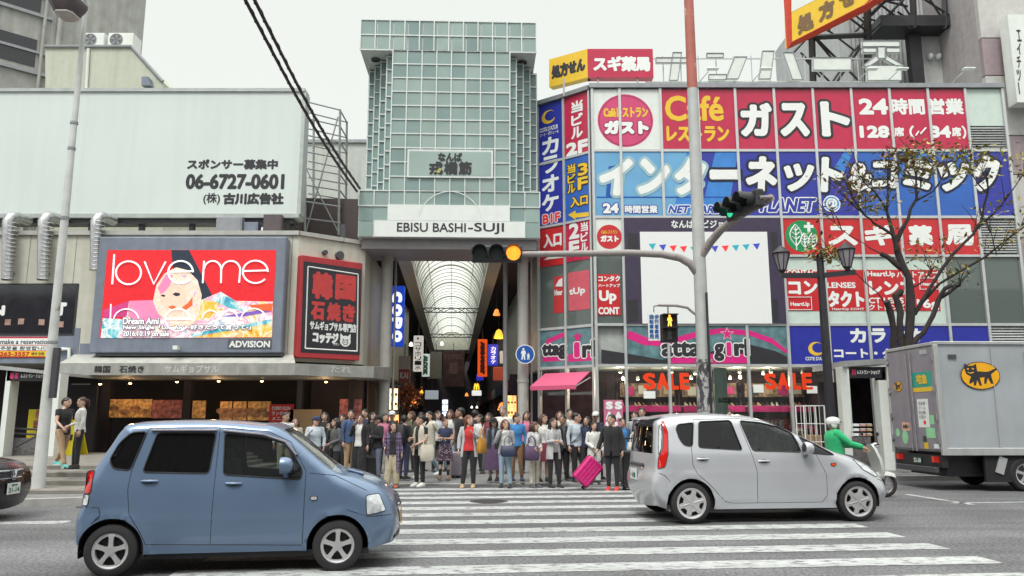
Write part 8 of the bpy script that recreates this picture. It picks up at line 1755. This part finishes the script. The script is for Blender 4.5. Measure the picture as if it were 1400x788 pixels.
colr_s = {'pink': (.56, .015, .17), 'black': (.02, .02, .022), 'grey': (.25, .22, .26), 'navy': (.03, .04, .12), 'wine': (.16, .03, .08)}
P_ = person
P_(536, 667, 577, -8, 'woman in a purple plaid long coat and beige wide trousers', 'black', 'beige', ('long', 'black'), arms=('hold', 'down'), coat=plaid(), coat_z=.42, pw_=1.45, shoes='rust')
r, w = P_(573, 665, 567, -22, 'woman in a long white vest over black tee with black trousers and white sneakers', 'black', 'black', ('pony', 'black'), .5, ('phone', 'clasp'), vest='cream', coat_z=.74, shoes='white', open_=20); bag('white cloth tote hanging beside the woman in the long white vest', w((.27, -.05, .80)), (.34, .12, .38), 'cream', 20)
r, w = P_(641, 667, 567, 6, 'woman in a light grey coat over a bright red top', 'red', 'black', ('long', 'red'), coat='lgrey', coat_z=.72, shoes='tan', legs='stand', open_=42, arms=('down', 'strap')); bag('mustard yellow shoulder bag on the woman with the red top', w((.28, .02, .98)), (.30, .12, .34), 'mustard', 60)
r, w = P_(691, 667, 573, -6, 'auburn haired woman raising a hand to her face in white top and pale jeans', 'white', 'jeans', ('long', 'red'), arms=('face', 'clasp'), coat='grey', coat_z=.84, shoes='black', legs='ease', open_=38); bag('dark navy handbag held by the woman in pale jeans', w((.12, -.25, .92)), (.36, .15, .24), 'navy', 0)
r, w = P_(731, 667, 576, 24, 'woman with bobbed hair in a pale grey jacket and white trousers', 'white', 'cream', ('bob', 'brown'), arms=('hold', 'clasp'), coat='lgrey', coat_z=.86, shoes='dgrey', open_=22); bag('purple and black handbag held by the woman in white trousers', w((-.24, -.18, .90)), (.34, .16, .32), 'purple', 20)
P_(757, 667, 571, 22, 'woman with very long black hair in a pale grey cardigan and black trousers', 'grey', 'black', ('long', 'black'), arms=('phone', 'phone'), coat='lgrey', coat_z=.70, open_=24)
r7, w7 = P_(838, 671, 566, -12, 'man in a black jacket and trousers with bright red shoes pulling the pink suitcase', 'black', 'black', ('short', 'black'), arms=('pull', 'down'), female=False, coat='black', coat_z=.78, shoes='red', pw_=.95, open_=8)
suitcase('glossy hot pink suitcase tilted on its wheels beside the man with red shoes', gnd(791, 670) + Vector((-.02, .1, .12)), (.42, .27, .66), 'pink', 8, 42, .42)
P_(813, 662, 577, 4, 'woman in a loose white cardigan and white trousers with long black hair', 'white', 'white', ('long', 'black'), coat='white', coat_z=.62, pw_=1.4, open_=10, arms=('clasp', 'down'))
P_(790, 661, 564, 22, 'man in a pale blue shirt with a dark strap across his chest', 'pale', 'black', ('short', 'black'), female=False, strap='navy', topz=.88)
P_(706, 657, 565, 4, 'man in a bright blue sweater and brown trousers', 'blue', 'brown', ('short', 'black'), female=False, shoes='navy')
r, w = P_(675, 657, 571, 0, 'woman in black with slate sleeves and a long plum skirt', 'slate', None, ('bob', 'black'), vest='black', coat_z=.86, skirt=(.28, .10, 'purple'), hat=('brim', 'black'), open_=14)
P_(608, 655, 574, -4, 'woman looking at her phone in a dark top and dotted skirt', 'navy', 'black', ('bun', 'brown'), .5, ('phone', 'phone'), skirt=(.50, .16, dots('dotted_cloth', (.05, .03, .05), (.45, .35, .4))), shoes='brown', pw_=.85)
r, w = P_(490, 656, 566, -16, 'woman shading her face in a white tee, black cardigan and wide black trousers', 'white', 'black', ('short', 'black'), arms=('face', 'down'), coat='black', coat_z=.66, pw_=1.7, open_=36)
r, w = P_(456, 657, 575, -34, 'woman with long dark hair behind the bonnet, hands at her chin', 'olive', 'black', ('long', 'black'), arms=('face', 'clasp'), coat='dgrey', coat_z=.8)
P_(428, 658, 569, 4, 'man in a grey shirt and navy cap behind the blue car', 'pale', 'dgrey', ('short', 'black'), female=False, hat=('cap', 'navy'), arms=('strap', 'down'))
P_(477, 651, 560, 34, 'man in a denim jacket looking to the right', 'denim', 'tan', ('short', 'black'), female=False, coat='denim', coat_z=.86, open_=14)
P_(514, 655, 568, -40, 'man in a black cap and black jacket facing left', 'black', 'slate', ('short', 'black'), female=False, hat=('cap', 'black'), coat='black', coat_z=.84, arms=('phone', 'phone'), open_=10)
P_(586, 653, 562, -48, 'man in a cream jacket and pale jeans walking left', 'white', 'jeans', ('short', 'black'), female=False, coat='cream', coat_z=.84, legs='walk', arms=('swing', 'back'), shoes='white', open_=16)
r, w = P_(551, 655, 567, 160, 'man in black seen from behind carrying a backpack', 'black', 'navy', ('short', 'black'), female=False, pw_=1.05); bag('black backpack on the man seen from behind', w((0, .20, 1.20)), (.32, .2, .46), 'black', 160, handle=.05, kind='backpack')
P_(628, 651, 557, -38, 'tall man in a black tee looking left in the middle of the crowd', 'black', 'dgrey', ('short', 'black'), .5, female=False, sk=1)
P_(770, 660, 567, 12, 'man in a black waistcoat behind the woman with very long hair', 'dgrey', 'black', ('short', 'black'), female=False, vest='black', coat_z=.8, open_=12, sk=1)
P_(743, 658, 566, 12, 'woman with brown hair in a white jacket and wine skirt', 'white', None, ('long', 'brown'), coat='white', coat_z=.8, skirt=(.50, .1, 'wine'))
P_(780, 654, 559, 14, 'tall man in a plain white shirt looking up', 'white', 'tan', ('short', 'black'), female=False)
P_(803, 656, 569, 2, 'woman with dark bobbed hair in navy beside the man with a white cap', 'navy', 'black', ('bob', 'black'))
P_(815, 655, 563, 14, 'man in a white cap and navy jacket', 'navy', 'black', ('short', 'black'), female=False, hat=('cap', 'white'), coat='navy', coat_z=.84, sk=1)
P_(853, 659, 571, 16, 'man in a blue jacket half hidden behind the man in black', 'blue', 'navy', ('short', 'black'), female=False, coat='denim', coat_z=.84)
P_(880, 654, 557, 6, 'man with tousled black hair in navy beside the silver car', 'navy', 'black', ('short', 'black'), female=False, arms=('strap', 'down'))
r, w = P_(890, 668, 572, -14, 'woman in a white top at the tail of the silver car', 'white', 'black', ('long', 'brown'), arms=('hold', 'hold'), hat=('cap', 'black')); bag('crumpled white carrier bag beside the tail of the silver car', gnd(868, 668) + Vector((0, -.05, .80)), (.34, .16, .44), 'white', 10, kind='carrier_bag')
P_(901, 655, 569, -4, 'smiling woman in a black brimmed hat behind the silver car', 'black', 'black', ('long', 'black'), hat=('brim', 'black'), sk=2)
P_(386, 656, 563, 18, 'man in a white shirt behind the blue car bonnet', 'white', 'beige', ('short', 'black'), female=False, sk=1); P_(401, 652, 571, 40, 'woman with brown hair behind the blue car', 'cream', 'dgrey', ('bob', 'brown'))
G2 = 'walking pair by the restaurant'
P_(82, 640, 557, 72, 'man in a long black tee and tan trousers walking by the menu board', 'black', 'tan', ('short', 'black'), .5, ('swing', 'back'), 'walk', shoes='teal', female=False, z=.52, topz=.80, group=G2); P_(104, 641, 575, -50, 'woman in a white sweater and black trousers beside the walking man', 'white', 'black', ('pony', 'brown'), z=.52, group=G2, arms=('hold', 'down'))
P_(1003, 651, 561, -6, 'man in a white shirt behind the silver car roof', 'white', 'dgrey', ('short', 'black'), female=False); P_(1017, 651, 567, 24, 'person with dark hair beside the man behind the silver car roof', 'dgrey', 'black', ('bob', 'black'))
B_ = 'people at the back of the crowd'
for a in ((597, 646, 561, 20, 'woman in a pale blue blouse at the back between two men', 'pale', 'black', ('bob', 'black')), (614, 645, 560, -20, 'fair woman in white at the back behind the phone user', 'white', 'jeans', ('long', 'brown')), (655, 648, 566, -10, 'woman in a white blouse and dark skirt behind the red top', 'white', 'black', ('long', 'black')), (667, 648, 564, 8, 'woman in a wine striped top at the back', 'wine', 'dgrey', ('bob', 'black')), (507, 646, 563, 10, 'woman in black at the back near the gate post', 'black', 'black', ('long', 'black')), (524, 648, 565, 30, 'woman in a pink top behind the plaid coat', 'pink', 'black', ('bob', 'black')), (560, 646, 562, -20, 'woman in dark green at the back near the garland', 'olive', 'black', ('long', 'brown')), (441, 648, 563, 10, 'woman in black under the corner sign', 'black', 'black', ('long', 'black')), (466, 646, 566, -20, 'woman in wine under the corner sign', 'wine', 'black', ('bob', 'black')), (720, 648, 562, -10, 'woman in a pale pink coat in front of the right gate post', 'pink', 'black', ('long', 'brown')), (766, 649, 562, 10, 'woman in a cream top and hat by the pink awning', 'cream', 'black', ('long', 'brown'))):
    P_(*a, group=B_, low=True)
for a in ((688, 648, 555, -12, 'grey haired man in a white shirt at the back', 'white', 'dgrey', ('short', 'grey')), (534, 647, 562, 40, 'man in black with a white cap at the back', 'black', 'black', ('short', 'black')), (575, 645, 563, 160, 'man in dark grey seen from behind at the back', 'dgrey', 'black', ('short', 'black')), (650, 645, 560, 170, 'man in navy seen from behind entering the arcade', 'navy', 'black', ('short', 'black')), (870, 650, 562, 8, 'man in grey at the shop window behind the carrier bag', 'grey', 'black', ('short', 'black')), (497, 645, 559, -10, 'tall man in navy at the back near the gate post', 'navy', 'black', ('short', 'black'))):
    P_(*a, female=False, group=B_, low=True, hat=('cap', 'white') if 'white cap' in a[4] else None)
rq = random.Random(9); ORD = ('nearest to', 'second from', 'third from', 'fourth from', 'fifth from', 'sixth from', 'seventh from', 'eighth from', 'ninth from', 'tenth from', 'eleventh from', 'twelfth from', 'thirteenth from', 'fourteenth from', 'fifteenth from', 'sixteenth from', 'seventeenth from', 'farthest from')
for k in range(18):
    c = ar(2.5 + k * 1.9, ((k * 7) % 5 - 2) * 1.05 + rq.uniform(-.4, .4), .1); cc = rq.choice(('black', 'white', 'navy', 'grey', 'wine', 'beige', 'denim'))
    P_(0, 650, 560, rq.choice((0, 10, -15, 175, 165)), f'distant shopper in {cc} inside the arcade, {ORD[k]} the gate', cc, rq.choice(('black', 'dgrey', 'jeans')), (rq.choice(('short', 'long', 'bob')), rq.choice(('black', 'brown'))), loc=c, H=rq.uniform(1.55, 1.75), group='shoppers inside the arcade', low=True, female=k % 2 == 0, legs=rq.choice(('walk', 'stand')))
suitcase('black suitcase standing behind the woman shading her face', gnd(508, 658, .03) , (.36, .24, .62), 'black', 10, 0, .3); suitcase('grey suitcase behind the woman in the dotted skirt', gnd(627, 654, .06), (.40, .25, .66), 'grey', -10, 0, .4); suitcase('tall black suitcase between the man with red shoes and the silver car', gnd(863, 670), (.42, .28, .86), 'black', 5, 0, .25)
# scooter and rider
sx_ = gnd(1185, 681); sc2 = thing('scooter', 'white and black motor scooter passing behind the silver car', 'scooter', (sx_.x - .2, sx_.y + .1, 0), R(2))
wm = paint('scooter_white', (.62, .62, .60), .05)
for cx in (-.62, .62):
    b = MB(); b.lathe([(.17, -.035), (.20, -.05), (.245, -.035), (.25, 0), (.245, .035), (.20, .05), (.17, .035)], (cx, 0, .25), 'Y', 30); o = b.build('wheel', tyre_m, sc2, local=True); b = MB(); b.lathe([(.172, -.03), (.172, .03)], (cx, 0, .25), 'Y', 30)
    for k in range(5): t = k * 1.257; b.tube([(cx, 0, .25), (cx + .17 * math.cos(t), 0, .25 + .17 * math.sin(t))], .016, 5)
    b.build('rim', rim_m, o, local=True)
b = MB(); b.tube([(.62, 0, .25), (.52, 0, .60), (.42, 0, .98)], .028, 8); b.tube([(.40, -.34, 1.04), (.44, -.1, 1.02), (.44, .1, 1.02), (.40, .34, 1.04)], .016, 6); b.build('fork', black, sc2, local=True)
b = MB(); b.rings([[Vector((x + .02 * math.cos(y * 5), y * w_, z)) for y in (-1, -.6, 0, .6, 1)] + [Vector((x - .05, y * w_, z)) for y in (1, .6, 0, -.6, -1)] for x, z, w_ in ((.50, .32, .12), (.56, .5, .2), (.50, .75, .22), (.44, .95, .17), (.42, 1.04, .08))]); b.build('leg_shield', wm, sc2, local=True, sharp=60)
b = MB(); b.rings([[Vector((x, .09 * k_ * math.cos(t), .25 + r_ * .0 + z)) for t, z in ((0, .0), (.8, .05), (1.57, .07), (2.3, .05), (3.14, 0))] + [Vector((x, .09 * k_ * math.cos(t), .235 + z)) for t, z in ((3.14, 0), (2.3, .05), (1.57, .07), (.8, .05), (0, .0))] for x, k_, r_ in ((.42, .8, 0), (.5, 1, 0), (.62, 1, 0), (.74, 1, 0), (.84, .6, 0))]); b.v = [(p[0], p[1], p[2] + .19 - .9 * (p[0] - .62) ** 2) for p in b.v]; b.build('front_fender', wm, sc2, local=True)
b = MB(); b.rings([[Vector((x, y * w_, z)) for y, z in ((-1, zl), (1, zl), (1, zh), (-1, zh))] for x, w_, zl, zh in ((-.85, .10, .5, .66), (-.5, .16, .34, .72), (-.1, .15, .28, .66), (.1, .15, .22, .30), (.48, .12, .22, .32))]); b.build('body', black, sc2, local=True); b = MB(); b.rings([[Vector((x, y * w_, z)) for y, z in ((-1, .70), (1, .70), (.8, zh), (-.8, zh))] for x, w_, zh in ((-.7, .12, .76), (-.35, .15, .80), (.0, .12, .77))]); b.build('seat', cloth('black'), sc2, local=True, sharp=60)
for sy in (-1, 1): b = MB(); b.tube([(.42, sy * .25, 1.03), (.40, sy * .30, 1.20)], .008, 5); b.ell((.40, sy * .32, 1.24), (.015, .06, .04)); b.build('mirror', black, sc2, local=True)
b = MB(); b.ell((.50, 0, 1.0), (.06, .10, .07)); b.build('headlight', clearlens, sc2, local=True)
rl = Vector((sx_.x - .2 - .32, sx_.y + .1, -.10)); r, w = P_(0, 0, 0, 90, 'scooter rider in a bright green jacket and white helmet', 'green', 'dgrey', ('none', 'black'), arms=('ride', 'ride'), legs='ride', loc=rl, H=1.66, female=False, coat='green', coat_z=.80, open_=4, group='motorists', sk=1, bulk=1.3)
b = MB(); hz = 1.47; b.rings([ring(0, .004, hz + q, .124 * k_, .148 * k_, 22) for q, k_ in ((.085, .93), (.11, 1.0), (.16, 1.0), (.205, .88), (.235, .62), (.25, .25), (.252, .05))]); hm = b.build('helmet', wm, r, local=True, sharp=180); b = MB()
for sx in (-1, 1): b.ell((sx * .098, .02, hz + .075), (.022, .06, .065))
b.build('ear_guard', wm, hm, local=True); b = MB(); b.rings([[Vector((.10 * math.sin(t) * k_, -.004 - .155 * math.cos(t) * k_, hz + q)) for t in np.linspace(-1.1, 1.1, 9)] for q, k_ in ((.16, 1.0), (.135, 1.12))], closed=False); b.build('visor', black, hm, local=True)
for o in SC.objects:
    if '_off' in o: del o['_off']
